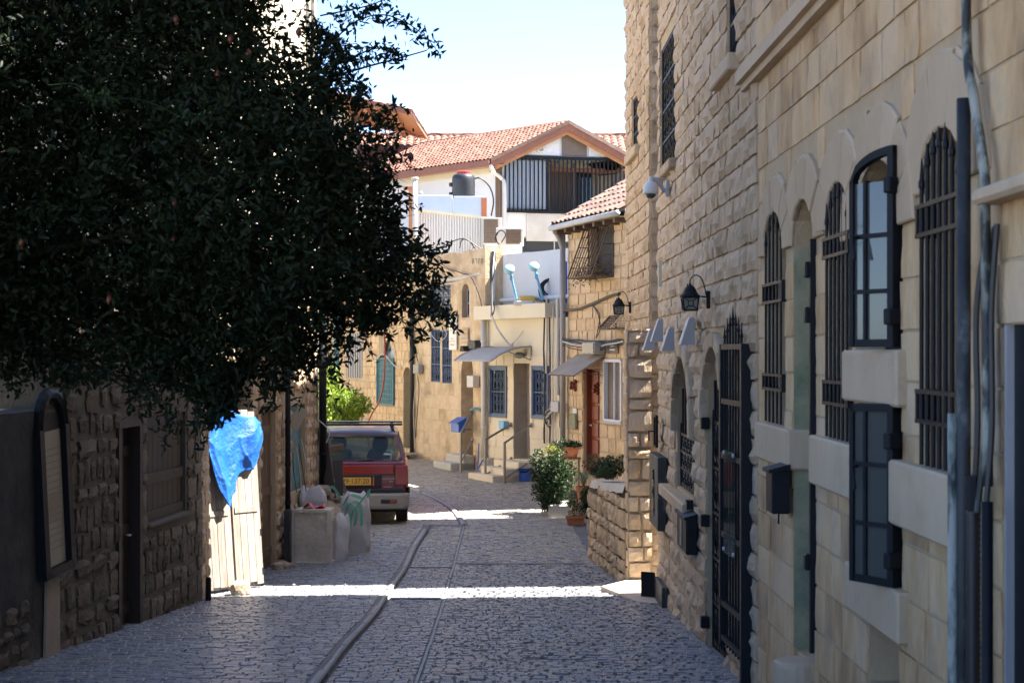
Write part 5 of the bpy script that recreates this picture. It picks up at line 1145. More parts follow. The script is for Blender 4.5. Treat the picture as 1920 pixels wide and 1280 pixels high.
# cable bundle across the wall
for k in range(5):
    m = MB(); m.tube(wob(sag(FW.P(1066, 634 + 3 * k, .14), FW.P(1180, 636 + 2 * k, .12), .04 + .02 * k, 12), .012), .016 if k < 3 else .01, 5); m.build('cable', 'cable' if k != 2 else 'cable_white', hR)
m = MB(); m.tube(smoothpath([FW.P(1066, 582, .12), FW.P(1090, 580, .08), FW.P(1115, 570, .06), FW.P(1150, 555, .06), FW.P(1166, 551, .06)]), .028, 7); m.build('conduit', 'mortar_grey', hR, smooth=True)
for k in range(2): m = MB(); m.tube(smoothpath([FW.P(1118, 572, .07), FW.P(1128 + 3 * k, 590, .07), FW.P(1132 - 4 * k, 615, .07), FW.P(1126, 634, .09)]), .010, 5); m.build('cable', 'cable', hR)

# --- house with blue windows
hBl = thing('plastered_house', 'cream house with blue framed windows, tiled lower wall and whitewashed parapet', 'house', (1.5, 34, G(33)))
bw1 = fop(921, 951, 689, 779, depth=.10); bd_ = fop(964, 994, 681, 861, depth=.35); bw2 = fop(1000, 1029, 689, 782, depth=.10)
ZS0, ZS1, ZT = zat(960, 598), zat(960, 572), zat(990, 468); ZM = zat(975, 666)
opsBl = [bw1, bd_, bw2]
wall_mesh('wall', FW, sR, sB, gnd(FW), ZS0, opsBl, 'cream', hBl)
masonry(hBl, FW, sR + .02, sB - .02, -1.15, ZM, (.24, .25), (.42, .5), opsBl, 'flat', 'gold_pale', .02, .008, off=0, name='wall_tile', zfun=above(FW))
m = MB(); a, b = sR + .55, sB + .12
m.add([FW.pt(a, ZS0, .0), FW.pt(b, ZS0, .0), FW.pt(b, ZS0, .22), FW.pt(a, ZS0, .22), FW.pt(a, ZS1, -.5), FW.pt(b, ZS1, -.5), FW.pt(b, ZS1, .22), FW.pt(a, ZS1, .22)], [(0, 1, 2, 3), (4, 7, 6, 5), (3, 2, 6, 7), (0, 3, 7, 4), (1, 5, 6, 2)]); m.build('roof_slab', 'cream', hBl, fixn=False)
wall_mesh('parapet_wall', FW, sR - .1, sB - .02, ZS0 - .3, lambda s: ZT + .015 * math.sin(s * 9), [], 'whitewash', hBl, off=-.42, back=.25)
m = MB(); pa = FW.pt(sR - .1, ZS0 + .43, -.36); pb_ = FW.pt(sB - .05, ZS0 + .43, -.36); m.tube([pa, pb_], .045, 8); m.build('ledge_pipe', 'whitewash', hBl)
mass('rear_wall', [(1.5, 32.2), (.2, 34.9), (4, 37.5), (6, 34)], G(33) - .2, ZS0 - .05, 'whitewash', hBl)
for o in (bw1, bw2):
    h = (o['s1'] - o['s0']) / 2; M = FW.fr((o['s0'] + o['s1']) / 2, 0, .0); m = MB(M); f = .07
    for x in (-h, h): m.box(x - f / 2, x + f / 2, -.05, .045, o['z0'] - f / 2, o['z1'] + f / 2)
    m.box(-h + f / 2, h - f / 2, -.05, .043, o['z0'] - f / 2, o['z0'] + f / 2); m.box(-h + f / 2, h - f / 2, -.05, .043, o['z1'] - f / 2, o['z1'] + f / 2); wn = m.build('window', 'bluepaint', hBl)
    q = MB(M); q.box(-h + f / 2, h - f / 2, -.07, -.06, o['z0'], o['z1']); q.build('pane', 'glass_dark', wn)
    o2_ = dict(o, s0=o['s0'] + f / 2, s1=o['s1'] - f / 2, z0=o['z0'] + f / 2, z1=o['z1'] - f / 2); scroll_grille(hBl, FW, o2_, .01, 'bluepaint', n=4, rows=2, r=.012, frame_=.025)
# door and side light, pull bar
h = (bd_['s1'] - bd_['s0']) / 2; M = FW.fr((bd_['s0'] + bd_['s1']) / 2, 0, -.30); m = MB(M); m.box(-h, h, -.03, 0, bd_['z0'], bd_['z1']); dr = m.build('door', 'canopy_board', hBl)
q = MB(M); q.tube([(-h * .35, .05, bd_['z0'] + .55), (-h * .35, .05, bd_['z1'] - .2)], .016, 8); q.build('pull_bar', 'galv', dr)
for z_ in (bd_['z0'] + .6, bd_['z1'] - .3): q = MB(M); q.tube([(-h * .35, .0, z_), (-h * .35, .05, z_)], .01, 6); q.build('bar_foot', 'galv', dr)
q = MB(M); q.box(-h * .12, h * .0, .0, .03, bd_['z0'] + .78, bd_['z0'] + 1.02, bev=.006); q.build('lock', 'galv', dr)
m = MB(FW.fr(bd_['s1'] - .004, 0, 0)); m.box(-.004, .002, -.29, .01, bd_['z0'], bd_['z1']); m.build('door_reveal', 'canopy_board', hBl)
# entrance steps with handrails
sc_ = (bd_['s0'] + bd_['s1']) / 2; t = thing('entrance_steps', 'three stone entrance steps leading to the door between blue windows', 'steps', FW.pt(sc_, G(33), .5))
zd = bd_['z0'] - .02; zg_ = G(33)
for k in range(3):
    m = MB(FW.fr(sc_ + .05, 0, 0)); hh = (zd - zg_) * (3 - k) / 3; m.box(-.52, .55, .02 + .0, .35 + .30 * k, zg_ - .1, zg_ + hh - .001 * k, bev=.012); m.build('step', 'gold_pale', t)
def rail(px_a, py_a, px_b, py_b, out, label, base_py, low):
    # sloping handrail from the wall (b) down to the post (a)
    zb_ = zat(px_b, py_b); s_b = FW.s(px_b); pb2 = FW.pt(s_b, zb_, .04)
    d = FW.at(s_b)[0].y - out * .55; pa2 = W(px_a, py_a, d); base = W(px_a, base_py, d)
    t = thing('handrail', label, 'handrail', base, 'steel handrails')
    m = MB(); m.tube([pb2, pa2], .024, 8); m.build('top_rail', 'steel', t); m = MB(); m.tube([pa2 + Vector((0, 0, .02)), Vector((pa2.x, pa2.y, G(pa2.y) - .02))], .028, 8); m.build('post', 'steel', t)
    m = MB(); m.tube([pb2 + Vector((0, 0, -low)), pa2 + Vector((0, 0, -low * 1.0))], .020, 8); m.build('lower_rail', 'steel', t)
    for z_ in (0, -low): m = MB(FW.fr(s_b, zb_ + z_, .03)); m.box(-.025, .025, 0, .025, -.05, .05); m.build('wall_flange', 'steel', t)
rail(910, 824, 961, 796, 1.1, 'steel handrail on the drainpipe side of the entrance steps', 900, .72)
rail(946, 830, 998, 797, 1.1, 'steel handrail on the bush side of the entrance steps', 908, .72)
# curved polycarbonate canopy
a, b = FW.s(997), FW.s(925); zt_ = zat(975, 650); t = thing('door_canopy', 'curved grey polycarbonate canopy over the door between blue windows', 'canopy', FW.pt((a + b) / 2, zt_ - .3, .4))
prof = [(.02, 0), (.25, -.015), (.5, -.07), (.75, -.17), (.95, -.30)]
m = MB(); m.grid(lambda u, v: tuple(FW.pt(a + (b - a) * u, zt_ + float(np.interp(v, np.linspace(0, 1, 5), [q[1] for q in prof])), float(np.interp(v, np.linspace(0, 1, 5), [q[0] for q in prof])))), 6, 12); m.build('canopy_sheet', 'canopy', t, smooth=True, thick=.012, fixn=False)
for s_ in (a, b):
    m = MB(); m.tube([FW.pt(s_, zt_ + z_ + .01, o_) for o_, z_ in prof], .014, 6); m.tube([FW.pt(s_, zt_ - .01, .02), FW.pt(s_, zt_ - .28, .02)], .016, 6); m.tube(smoothpath([FW.pt(s_, zt_ - .27, .02), FW.pt(s_, zt_ - .2, .25), FW.pt(s_, zt_ - .1, .55)]), .012, 6); m.build('bracket', 'greypipe', t)
m = MB(); c = FW.pt(a + .3, zt_ - .16, .12); m.lathe([(.02, -.08), (.10, -.06), (.11, .0), (.06, .05)], 14, tuple(c)); m.build('globe_lamp', 'glass_lamp', t, smooth=True)
# drainpipe, meters, hoses, mailboxes
wpipe(hBl, FW, 915, 598, 872, .10, .062, 'pvc', brackets=(640, 735, 800)); wpipe(hBl, FW, 909, 470, 600, -.2, .05, 'pvc')
for px, y0, y1, r, mt in ((1030, 560, 700, .018, 'cable_white'), (1036, 570, 860, .02, 'cable'), (1042, 575, 840, .016, 'cable_white'), (1050, 560, 740, .035, 'pvc'), (1057, 600, 800, .02, 'cable'), (1026, 566, 830, .02, 'cable')):
    a = FW.s(px); m = MB(); m.tube(wob([FW.pt(a, FW.z(a, y), .07) for y in np.linspace(y0, y1, 7)], .014), r, 6); m.build('cable', mt, hBl)
facebox('pale grey junction box among the cables by the grey downpipe', 'junction box', 1045, 1060, 752, 772, .14, 'greypaint', 'junction_box')
for k in range(7):
    m = MB(); m.tube(smoothpath(wob([FW.P(1047, 765 + k, .12), FW.P(1040, 772 + k * 2, .18), FW.P(1034, 780 + 2 * k, .14), FW.P(1033 + k, 800, .08)], .03)), .009, 5); m.build('cable', 'cable' if k % 2 else 'cable_white', hBl)
o, M, h, z0, z1 = facebox('bright blue letter box on the wall by the blue window', 'mailbox', 946, 956, 789, 804, .12, 'skyblue', 'letter_box')
m = MB(); m.tube(smoothpath([FW.P(913, 830, .2), FW.P(914, 860, .22), FW.P(918, 878, .3), FW.P(922, 860, .2)]), .016, 6); m.build('water_hose', 'bluebright', hBl)
facebox('grey water meter box at the foot of the white drainpipe', 'meter box', 918, 928, 858, 876, .16, 'concrete', 'water_meter')
m = MB(FW.fr(FW.s(1003), G(32.6), .25)); m.lathe([(.07, .19), (.12, .22), (.16, .27), (.165, .275), (.15, .27), (.1, .23)], 18); m.box(-.1, .1, -.09, .09, -.02, .185); tag(m.build('wash_basin', 'bluebright', loc=FW.pt(FW.s(1003), G(32.6), .25)), 'small blue plastic bowl on a block by the steps', 'bowl')
# rooftop clutter on the slab
def rx(px, py, d): return W(px, py, d)
a = FW.s(1000); d0 = FW.at(a)[0].y
for (p0, p1, lab) in (((968, 560), (955, 505), 'left'), ((1018, 562), (1001, 500), 'right')):
    A, B = W(*p0, d0 + .15), W(*p1, d0 + .05); t = thing('flood_light', 'pale blue pole lamp on the roof slab ' + ('beside the yellow crate' if lab == 'left' else 'in front of the coiled hose'), 'lamp', A, 'pole lamps on the slab')
    MB().tube([A, B], .028, 8).build('pole', 'skyblue', t); m = MB(frame(B, Vector((1, 0, 0)), Vector((0, .5, .86)), Vector((0, -.86, .5)))); m.lathe([(.03, -.05), (.10, -.03), (.11, .02), (.03, .05)], 14); m.build('lamp_head', 'aqua', t, smooth=True)
    MB(Matrix.Translation(A.lerp(B, .72))).box(-.035, .035, -.035, .035, -.06, .06, bev=.01).build('joint', 'skyblue', t)
c = W(982, 567, d0 + .1); m = MB(Matrix.Translation(c)); m.box(-.20, .18, -.12, .12, -.06, .03, bev=.01); tag(m.build('styrofoam_box', 'white', loc=c), 'white foam box lying on the roof slab', 'box')
c = W(988, 560, d0 + .45); m = MB(Matrix.Translation(c)); m.box(-.16, .16, -.1, .1, -.08, .06, bev=.01); tag(m.build('crate', 'yellow', loc=c), 'yellow plastic crate behind the white foam box', 'crate')
c = W(1035, 545, d0 + .3); t = thing('hose_coil', 'coil of thick black hose leaning on the whitewashed parapet', 'hose', c - Vector((0, 0, .3)))
for k in range(4): m = MB(); m.tube([c + Vector(((.27 - .03 * k) * math.cos(q), .02 * k + .05 * math.cos(q), (.25 - .03 * k) * math.sin(q) + .02 * k)) for q in np.linspace(0, 2 * math.pi, 26)], .020, 6, cap=False); m.build('hose_loop', 'cable', t, smooth=True)
t = thing('ladder', 'blue metal ladder standing beside the grey downpipe', 'ladder', W(1056, 592, 32.2))
for px in (1052, 1061): MB().tube([W(px, 596, 32.2), W(px, 490, 32.2)], .028, 8).build('ladder_stile', 'bluebright', t)
for k in range(6): MB().tube([W(1052, 585 - 17 * k, 32.2), W(1061, 585 - 17 * k, 32.2)], .016, 6).build('rung', 'bluebright', t)
for k in range(3):
    m = MB(); m.tube(smoothpath(wob([W(925 + 3 * k, 470, 34.2), W(921 + 2 * k, 510, 34.05), W(923 - k, 540, 33.95), W(921 + 3 * k, 575, 33.6), W(922, 592, 33.4)], .02)), .022 if k == 0 else .012, 6); m.build('cable', 'cable', hBl)
m = MB(); m.tube(smoothpath([W(922, 592, 33.4), W(932, 615, 33.3), W(948, 638, 33.2), W(958, 648, 33.1), W(962, 643, 33.1)]), .022, 7); m.build('conduit', 'concrete', hBl)
m = MB(); m.tube(sag(W(958, 645, 33.1), W(1005, 572, 33.0), .12), .008, 4); m.build('cable', 'cable_white', hBl)
m = MB(); m.tube([W(976, 540, 34.4), W(976, 455, 34.4)], .02, 6); m.build('vent_pipe', 'pvc', hBl)

# --- house with plaques
hP = thing('stone_house', 'golden plastered stone house with twin blue grilles and inscribed plaques', 'house', (-1, 37, G(36)))
ZP = zat(850, 474)
tw1 = fop(808, 825.5, 617, 716, depth=.12); tw2 = fop(829, 847.5, 619, 719, depth=.12); pd = fop(865, 887, 668, 882, 1.0, .35, .12); up_ = fop(866, 880, 532, 595, .9, .18, .0); bb = fop(806, 845, 535, 596, depth=.1)
opsP = [tw1, tw2, pd, up_, bb]
wall_mesh('wall', FW, sB, sP_, gnd(FW), lambda s: ZP + .02 * math.sin(s * 7), opsP, 'gold_smooth', hP)
masonry(hP, FW, sB + .02, sP_, -1.15, zat(850, 600), (.26, .32), (.4, .62), opsP, 'flat', 'gold_smooth', .014, .005, jit=.002, vkind='flat', voussoir='gold_smooth', zfun=above(FW))
for o in (tw1, tw2, bb): panel(o, FW, 'window_back', 'glass_dark', hP); scroll_grille(hP, FW, o, -.02, 'bluepaint', n=4, rows=3, r=.012, frame_=.03)
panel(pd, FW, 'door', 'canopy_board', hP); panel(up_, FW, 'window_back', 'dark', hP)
m = MB(FW.fr((up_['s0'] + up_['s1']) / 2 - .05, 0, -.08))
for x in (-.08, .08): m.box(x - .02, x + .02, -.02, .02, up_['z0'], up_['z1'] - .1)
for f in (.02, .4, .8): z_ = up_['z0'] + (up_['z1'] - up_['z0']) * f; m.box(-.06, .06, -.018, .018, z_, z_ + .04)
m.build('window', 'bluepaint', hP)
mass('rear_wall', [(-.2, 35), (-1.9, 38.3), (2.5, 41), (4, 37.6)], G(36) - .2, ZP - .05, 'cream_wall', hP)
def plaque(px0, px1, pt_, pb, mat, label, lines, ink):
    a, b = sorted((FW.s(px0), FW.s(px1))); mm = (a + b) / 2; z1, z0 = zat((px0 + px1) / 2, pt_), zat((px0 + px1) / 2, pb); h = (b - a) / 2; M = FW.fr(mm, 0, .025)
    o = MB(M).box(-h, h, 0, .035, z0, z1, bev=.006).build('plaque', mat, None, loc=FW.pt(mm, z0, .03)); tag(o, label, 'plaque')
    q = MB(M)
    for f, wd in lines:
        x = -h * wd; z_ = z1 - (z1 - z0) * f
        while x < h * wd:
            g_ = R(.025, .05)
            q.box(x, x + .006, .0355, .038, z_ - .03, z_); q.box(x, x + g_, .0355, .038, z_ - .008, z_)
            if random.random() < .6: q.box(x + g_ - .006, x + g_, .0355, .038, z_ - .032, z_ - .004)
            x += g_ + .02
    q.build('inscription', ink, o, kind='stuff')
plaque(846.5, 860, 591, 656, 'marble', 'upright white marble plaque with a Hebrew inscription beside the twin grilles', ((.20, .7), (.3, .4), (.42, .7), (.66, .4), (.74, .7), (.83, .7)), 'ink_soft')
plaque(867, 881, 615, 655, 'gold_smooth', 'carved stone plaque with worn lettering above the arched doorway', ((.05, .75), (.25, .75), (.45, .75), (.65, .75), (.85, .75)), 'ink_soft')
# painted letters high on the parapet
q = MB(); 
for px in (887, 893, 899, 904):
    a = FW.s(px); M = FW.fr(a, zat(px, 492), .006); q.M = M; q.box(-.04, .04, 0, .004, .07, .085); q.box(-.04, -.025, 0, .004, -.02, .07)
    if px != 893: q.box(.025, .04, 0, .004, -.04, .07)
q.M = None; q.build('painted_letters', 'ink_soft', hP, kind='stuff')
o, M, h, z0, z1 = facebox('dark green electric box beside the white drainpipe', 'junction box', 893, 905, 638, 654, .16, 'iron_worn', 'junction_box')
c = FW.P(886, 656, .1); t = thing('wall_spotlight', 'small black spotlight over the arched doorway', 'spotlight', c); M = FW.fr(FW.s(886), c.z, .04)
MB(M).box(-.16, .18, 0, .1, -.06, -.035).build('mount', 'concrete', t); MB(M).prism([(-.12, .02, -.03), (.12, .02, -.03), (.06, .02, .09), (-.03, .02, .09)], (0, .2, 0)).build('lamp_head', 'iron', t)
o, M, h, z0, z1 = facebox('pale meter cabinet beside the arched doorway', 'meter box', 889, 901, 704, 726, .15, 'pvc', 'meter_cabinet')
o, M, h, z0, z1 = facebox('dark blue mailbox by the handrail of the arched doorway', 'mailbox', 877, 892, 789, 809, .16, 'bluebright', 'mailbox', off=.25); MB(M).prism([(-h - .02, -.02, z1), (-h - .02, .2, z1 - .05), (-h - .02, .2, z1 - .03), (-h - .02, -.02, z1 + .09)], (2 * h + .04, 0, 0)).build('lid', 'bluebright', o); MB(M).tube([(0, -.25, z0 + .05), (0, 0, z0 + .05)], .02, 6).build('bracket', 'steel', o)
c = FW.P(896, 768, .08); m = MB(); m.tube(smoothpath([FW.P(888, 770, .05), FW.P(893, 768, .12), FW.P(900, 765, .1), FW.P(908, 770, .06)]), .03, 7); m.build('tap_pipe', 'teal', hP)
t = thing('doorstep', 'two worn stone steps under the arched doorway', 'steps', FW.pt((pd['s0'] + pd['s1']) / 2, G(35), .3))
for k in range(2): m = MB(FW.fr((pd['s0'] + pd['s1']) / 2, 0, 0)); zg_ = G(35); m.box(-.45, .5, .02, .30 + .3 * k, zg_ - .1, zg_ + (.32 if k == 0 else .16), bev=.015); m.build('step', 'concrete', t)
rail(864, 812, 889, 772, 1.0, 'steel handrail climbing to the arched doorway with the blue mailbox', 884, .62)
for y, sg in ((519, .04), (527, .03)):
    m = MB(); m.tube(smoothpath([W(820, y + 6, 36.6), W(850, y + 4, 36.0), W(880, y - 2, 35.3), W(903, y - 8, 34.7)]), .03 if y < 520 else .016, 6); m.build('conduit', 'cable_white', hP)
for pts in ([(812, 478), (840, 500), (870, 512), (888, 520), (905, 560), (908, 590)], [(884, 516), (896, 528), (900, 570), (920, 590)], [(846, 600), (862, 620), (885, 640)], [(836, 616), (842, 628), (826, 640), (808, 622)]):
    m = MB(); m.tube(smoothpath([FW.P(a_, b_, .06) for a_, b_ in pts]), .010, 4); m.build('cable', 'cable_white' if pts[0][0] > 830 else 'cable', hP)
wpipe(hP, FW, 777, 560, 850, .07, .05, 'cable', name='cable_duct')
facebox('grey cable box beside the black duct', 'junction box', 785, 795, 683, 700, .12, 'greypipe', 'junction_box')
for pts in ([(787, 700), (790, 730), (787, 770), (784, 820)], [(790, 660), (788, 700), (780, 760), (782, 840)], [(780, 640), (784, 660), (790, 685)], [(807, 716), (804, 735), (798, 742), (794, 728)]):
    m = MB(); m.tube(smoothpath([FW.P(a_, b_, .06) for a_, b_ in pts]), .011, 4); m.build('cable', 'cable' if pts[0][0] < 788 else 'cable_white', hP)

# --- house with the teal grille
hT = thing('stone_house', 'golden coursed-stone house with a teal lattice grille and arched teal door', 'house', (-4, 42, G(41)))
ZQ = zat(700, 500)
td = fop(757, 772, 688, 840, 1.0, .5, .12); tg = fop(711, 741, 640, 757, .9, .15, .12); ws = fop(650, 680, 625, 708, depth=.1)
opsT = [td, tg, ws]
wall_mesh('wall', FW, sP_, FW.L, gnd(FW), ZQ, opsT, 'mortar', hT)
masonry(hT, FW, sP_ + .02, FW.L - 3, -1.1, ZQ, (.17, .22), (.22, .42), opsT, 'dressed', 'gold', .03, .018, jit=.004, voussoir='gold', zfun=above(FW))
panel(td, FW, 'door', 'teal', hT); panel(tg, FW, 'window_back', 'paleblue', hT); panel(ws, FW, 'window_back', 'whitewash', hT)
m = MB(FW.fr(td['s0'] + .05, 0, -.06)); m.box(-.05, .02, -.3, .02, td['z0'], td['z1'] - .2); m.build('door_edge', 'teal', hT)
zl0, zl1 = zat(725, 757), zat(725, 672); a, b = tg['s0'] + .02, tg['s1'] - .02; M = FW.fr((a + b) / 2, 0, .05); h = (b - a) / 2 + .03
m = MB(M)
for x in (-h, h): m.box(x - .02, x + .02, -.02, .02, zl0, zl1)
for z_ in (zl0, zl1): m.box(-h, h, -.018, .018, z_ - .02, z_ + .02)
gr = m.build('window_grille', 'teal', hT); m = MB(M)
nr = 9
for j in range(nr):
    z_ = zl0 + (zl1 - zl0) * (j + .5) / nr
    for i in range(6):
        x = -h + 2 * h * (i + .5) / 6; m.tube([(x + .045 * math.cos(q), 0, z_ + .05 * math.sin(q)) for q in np.linspace(0, 2 * math.pi, 9)], .009, 4, cap=False)
m.build('lattice_ring', 'teal', gr, kind='stuff'); MB(M).box(-h, h, -.04, -.03, zl0, zl1).build('mesh_backing', 'teal', gr)
for i in range(7): x = ws['s0'] + (ws['s1'] - ws['s0']) * (i + .5) / 7; MB(FW.fr(x, 0, .0)).box(-.05, .05, -.03, .01, ws['z0'], ws['z1']).build('shutter_slat', 'canopy', hT)
mass('rear_wall', [(-2.0, 38.4), (-4.3, 43.2), (-8, 50), (1, 50), (2, 41)], G(41) - .2, ZQ - .05, 'cream_wall', hT)
m = MB(); m.tube(smoothpath([FW.P(738, 560, .3), FW.P(739, 640, .25), FW.P(738, 710, .25), FW.P(733, 750, .3), FW.P(726, 775, .4), FW.P(724, 800, .5), FW.P(728, 840, .5)]), .020, 6); tag(m.build('garden_hose', 'redhose', loc=FW.P(728, 840, .5)), 'red hose hanging down in front of the teal lattice grille', 'hose')
m = MB(); m.tube(smoothpath([FW.P(690, 655, .08), FW.P(705, 665, .08), FW.P(714, 672, .1), FW.P(722, 664, .1), FW.P(732, 668, .1), FW.P(745, 685, .08), FW.P(758, 690, .08)]), .016, 5); m.build('cable', 'cable_white', hT)
m = MB(); m.grid(lambda u, v: tuple(FW.P(713 + 10 * u * (1 - v) + 8 * v * u, 630 + 36 * v, .03 + .05 * math.sin(u * 5) * (1 - v))), 8, 8); m.build('draped_cloth', 'dust', hT, smooth=True, thick=.01, fixn=False)
m = MB(); p = W(631, 800, 41.0); m.tube([(p.x, p.y, G(41) - .1), (p.x, p.y, W(631, 560, 41).z)], .075, 10); tag(m.build('blue_post', 'teal', loc=(p.x, p.y, G(41))), 'teal painted steel post standing behind the sunlit shrub', 'post')
m = MB(); m.prism([(FW.P(752, 858, .1)), (FW.P(792, 852, .1)), (FW.P(792, 852, .6)), (FW.P(752, 858, .75))], (0, 0, .06)); m.build('paving_slab', 'slab', street)
# ------------------------------------------------------------ white gabled house behind
C0 = Vector((-.26, 44, 0)); u_ = Vector((.97, .24, 0)); v_ = Vector((-.67, .74, 0))
WH = Wall([tuple((C0 + u_ * 4.4)[:2]), tuple((C0 + u_ * 3.55)[:2]), tuple(C0[:2]), tuple((C0 + v_ * 5.5)[:2])])
sC = WH.c[2]; sG0 = WH.c[1]; sG1 = WH.c[2]
ZE = CZ + (HOR - 290) * 44 / F_PX; ZPK = CZ + (HOR - 233) * 44.4 / F_PX
zrail0, zrail1 = CZ + (HOR - 395) * 44 / F_PX, CZ + (HOR - 291) * 44 / F_PX
hW = thing('gabled_house', 'white house with red tiled gable roof and a barred dark balcony', 'house', (1, 46, G(46)))
bal = dict(s0=sG0 + .05, s1=sG1 - .08, z0=zrail0, z1=zrail1 - .02, rise=0, ring=0, depth=1.3)
oww = dict(s0=sG0 + 1.1, s1=sG1 - .55, z0=CZ + (HOR - 475) * 44.3 / F_PX, z1=CZ + (HOR - 444) * 44.3 / F_PX, rise=0, ring=0, depth=.15)
wall_mesh('wall', WH, 0, WH.L, G(46) - .2, lambda s: ZE - .03, [bal, oww], 'white', hW, back=.2)
# gable triangle
pk = C0 + u_ * 1.78
m = MB(); nG = WH.at((sG0 + sG1) / 2)[2]
m.add([Vector((*C0[:2], ZE - .03)), Vector((*(C0 + u_ * 3.56)[:2], ZE - .03)), Vector((pk.x, pk.y, ZPK - .05))], [(0, 1, 2)]); m.build('gable', 'white', hW, thick=.06)
Mg = frame(pk, -u_, Vector((nG.x, nG.y, 0)), Vector((0, 0, 1)))
for xa, xb in ((-.62, .10), (-1.45, -.68), (.18, 1.3)):
    za, zb_ = ZE + .02, ZE + .02
    top = lambda x: ZPK - .12 - abs(x) * (ZPK - ZE) / 1.78
    q = MB(Mg); q.prism([(xa, .045, ZE + .01), (xb, .045, ZE + .01), (xb, .045, max(ZE + .05, top(xb) - .06)), (xa, .045, max(ZE + .05, top(xa) - .06))], (0, .02, 0)); q.build('gable_panel', 'louvre' if xa == -.62 else 'white', hW)
q = MB(Mg @ Matrix.Translation((.72, .07, ZE + .18)) @ Matrix.Rotation(-math.pi / 2, 4, 'X')); q.lathe([(.12, 0), (.12, .05), (.075, .06), (.07, .02), (.02, .01)], 16); q.build('vent', 'pvc', hW)
# barred balcony: rails and every bar
m = MB(); a, b = sG0, sG1
for z_, hh, r_ in ((zrail1, .08, .05), (zrail0, .05, .04)):
    A, B = WH.pt(a, z_, .06), WH.pt(b - .02, z_, .06); M = frame(A, (B - A).normalized(), nG, Vector((0, 0, 1))); m.M = M; m.box(0, (B - A).length, -r_, r_, -hh, 0); m.M = None
br_ = m.build('balcony_railing', 'iron', hW)
nb = 30
for i in range(nb):
    s_ = a + (b - a) * (i + .5) / nb; MB(WH.fr(s_, 0, .06)).box(-.017, .017, -.02, .02, zrail0, zrail1 - .06).build('bar', 'bluepaint' if False else 'iron', br_)
# interior of the balcony
MB(WH.fr((a + b) / 2, 0, -1.28)).box(-(b - a) / 2, (b - a) / 2, 0, .04, zrail0, zrail1).build('balcony_back_wall', 'cream', hW)
for i in range(9): s_ = sG1 - .18 - i * .125; MB(WH.fr(s_, 0, -.06)).box(-.058, .058, -.02, .01, zrail0 + .07, zrail1 - .12).build('shutter_slat', 'paleblue', hW)
MB(WH.fr(sG1 - 1.75, 0, -.9)).box(-.45, .45, -.03, .03, zrail0, zrail1 - .3).build('brown_door', 'brownwood', hW)
MB(WH.fr(sG1 - 2.1, 0, -.5)).box(-1.0, 1.0, -.06, .06, zrail1 - .36, zrail1 - .24).build('beam', 'fascia', hW)
for k, x in enumerate((1.45, 2.2, 2.9)): MB(WH.fr(sG1 - x, 0, -.45 - .1 * k)).box(-.03, .03, -.03, .03, zrail0, zrail1 - .1).build('inner_post', 'louvre', hW)
MB(WH.fr(sG1 - 2.55, 0, -1.1)).box(-.35, .35, 0, .03, zrail0 + .2, zrail1 - .3).build('inner_window', 'glass_dark', hW)
glaze(hW, WH, oww, 'greypaint', nx=2, nz=1)
MB(WH.fr((a + b) / 2 - .3, 0, 0)).box(-1.9, 1.4, -.05, .05, zrail0 - .82, zrail0 - .06).build('apron_wall', 'concrete', hW)
# roof: two slopes
ov = .42; nv_ = -v_; gd = (ZPK - ZE) / 1.78
pkF = Vector((pk.x, pk.y, ZPK)) + nG * .35; ridge_back = pkF + v_ * 6.5
eL = Vector((*(C0 - u_ * ov)[:2], ZE - gd * ov)) + nG * .35; eR = Vector((*(C0 + u_ * (3.56 + ov))[:2], ZE - gd * ov)) + nG * .35
rfW = MB().tube([pkF, ridge_back], .09, 8).build('roof', 'tile', hW, smooth=True)
tile_roof(rfW, eL, eL + v_ * 6.5, pkF, ridge_back, .16, .15, 'tile', limit=0)
tile_roof(rfW, eR, eR + v_ * 6.5, pkF, ridge_back, .16, .15, 'tile', limit=0)
def bargeboard(p, q, w_, mat, dz=0, off=.02):
    d = (q - p).normalized(); m = MB(); e = Vector((0, 0, w_)); n_ = nG * off
    m.add([p + n_ + Vector((0, 0, dz)), q + n_ + Vector((0, 0, dz)), q + n_ - e + Vector((0, 0, dz)), p + n_ - e + Vector((0, 0, dz))], [(0, 1, 2, 3)]); return m.build('bargeboard', mat, rfW, thick=.05)
bargeboard(eL, pkF, .10, 'tile_old', .06, .06); bargeboard(eR, pkF, .10, 'tile_old', .06, .06); bargeboard(eL, pkF, .20, 'fascia', -.02); bargeboard(eR, pkF, .20, 'fascia', -.02)
bargeboard(eL, pkF, .14, 'soffit', -.18, -.1); bargeboard(eR, pkF, .14, 'soffit', -.18, -.1)
for e in (eL, eR):
    p, q = e, e + v_ * 6.5; m = MB(); n_ = (-u_ if e is eL else u_) * .03
    m.add([p + n_ + Vector((0, 0, .02)), q + n_ + Vector((0, 0, .02)), q + n_ - Vector((0, 0, .16)), p + n_ - Vector((0, 0, .16))], [(0, 1, 2, 3)]); m.build('fascia', 'fascia', rfW, thick=.06)
    m = MB(); i_ = (u_ if e is eL else -u_) * .45; dz = Vector((0, 0, -.12)); m.add([p + dz, q + dz, q + dz + i_ * .9, p + dz + i_ * .9], [(0, 1, 2, 3)]); m.build('soffit', 'soffit', rfW, thick=.03)
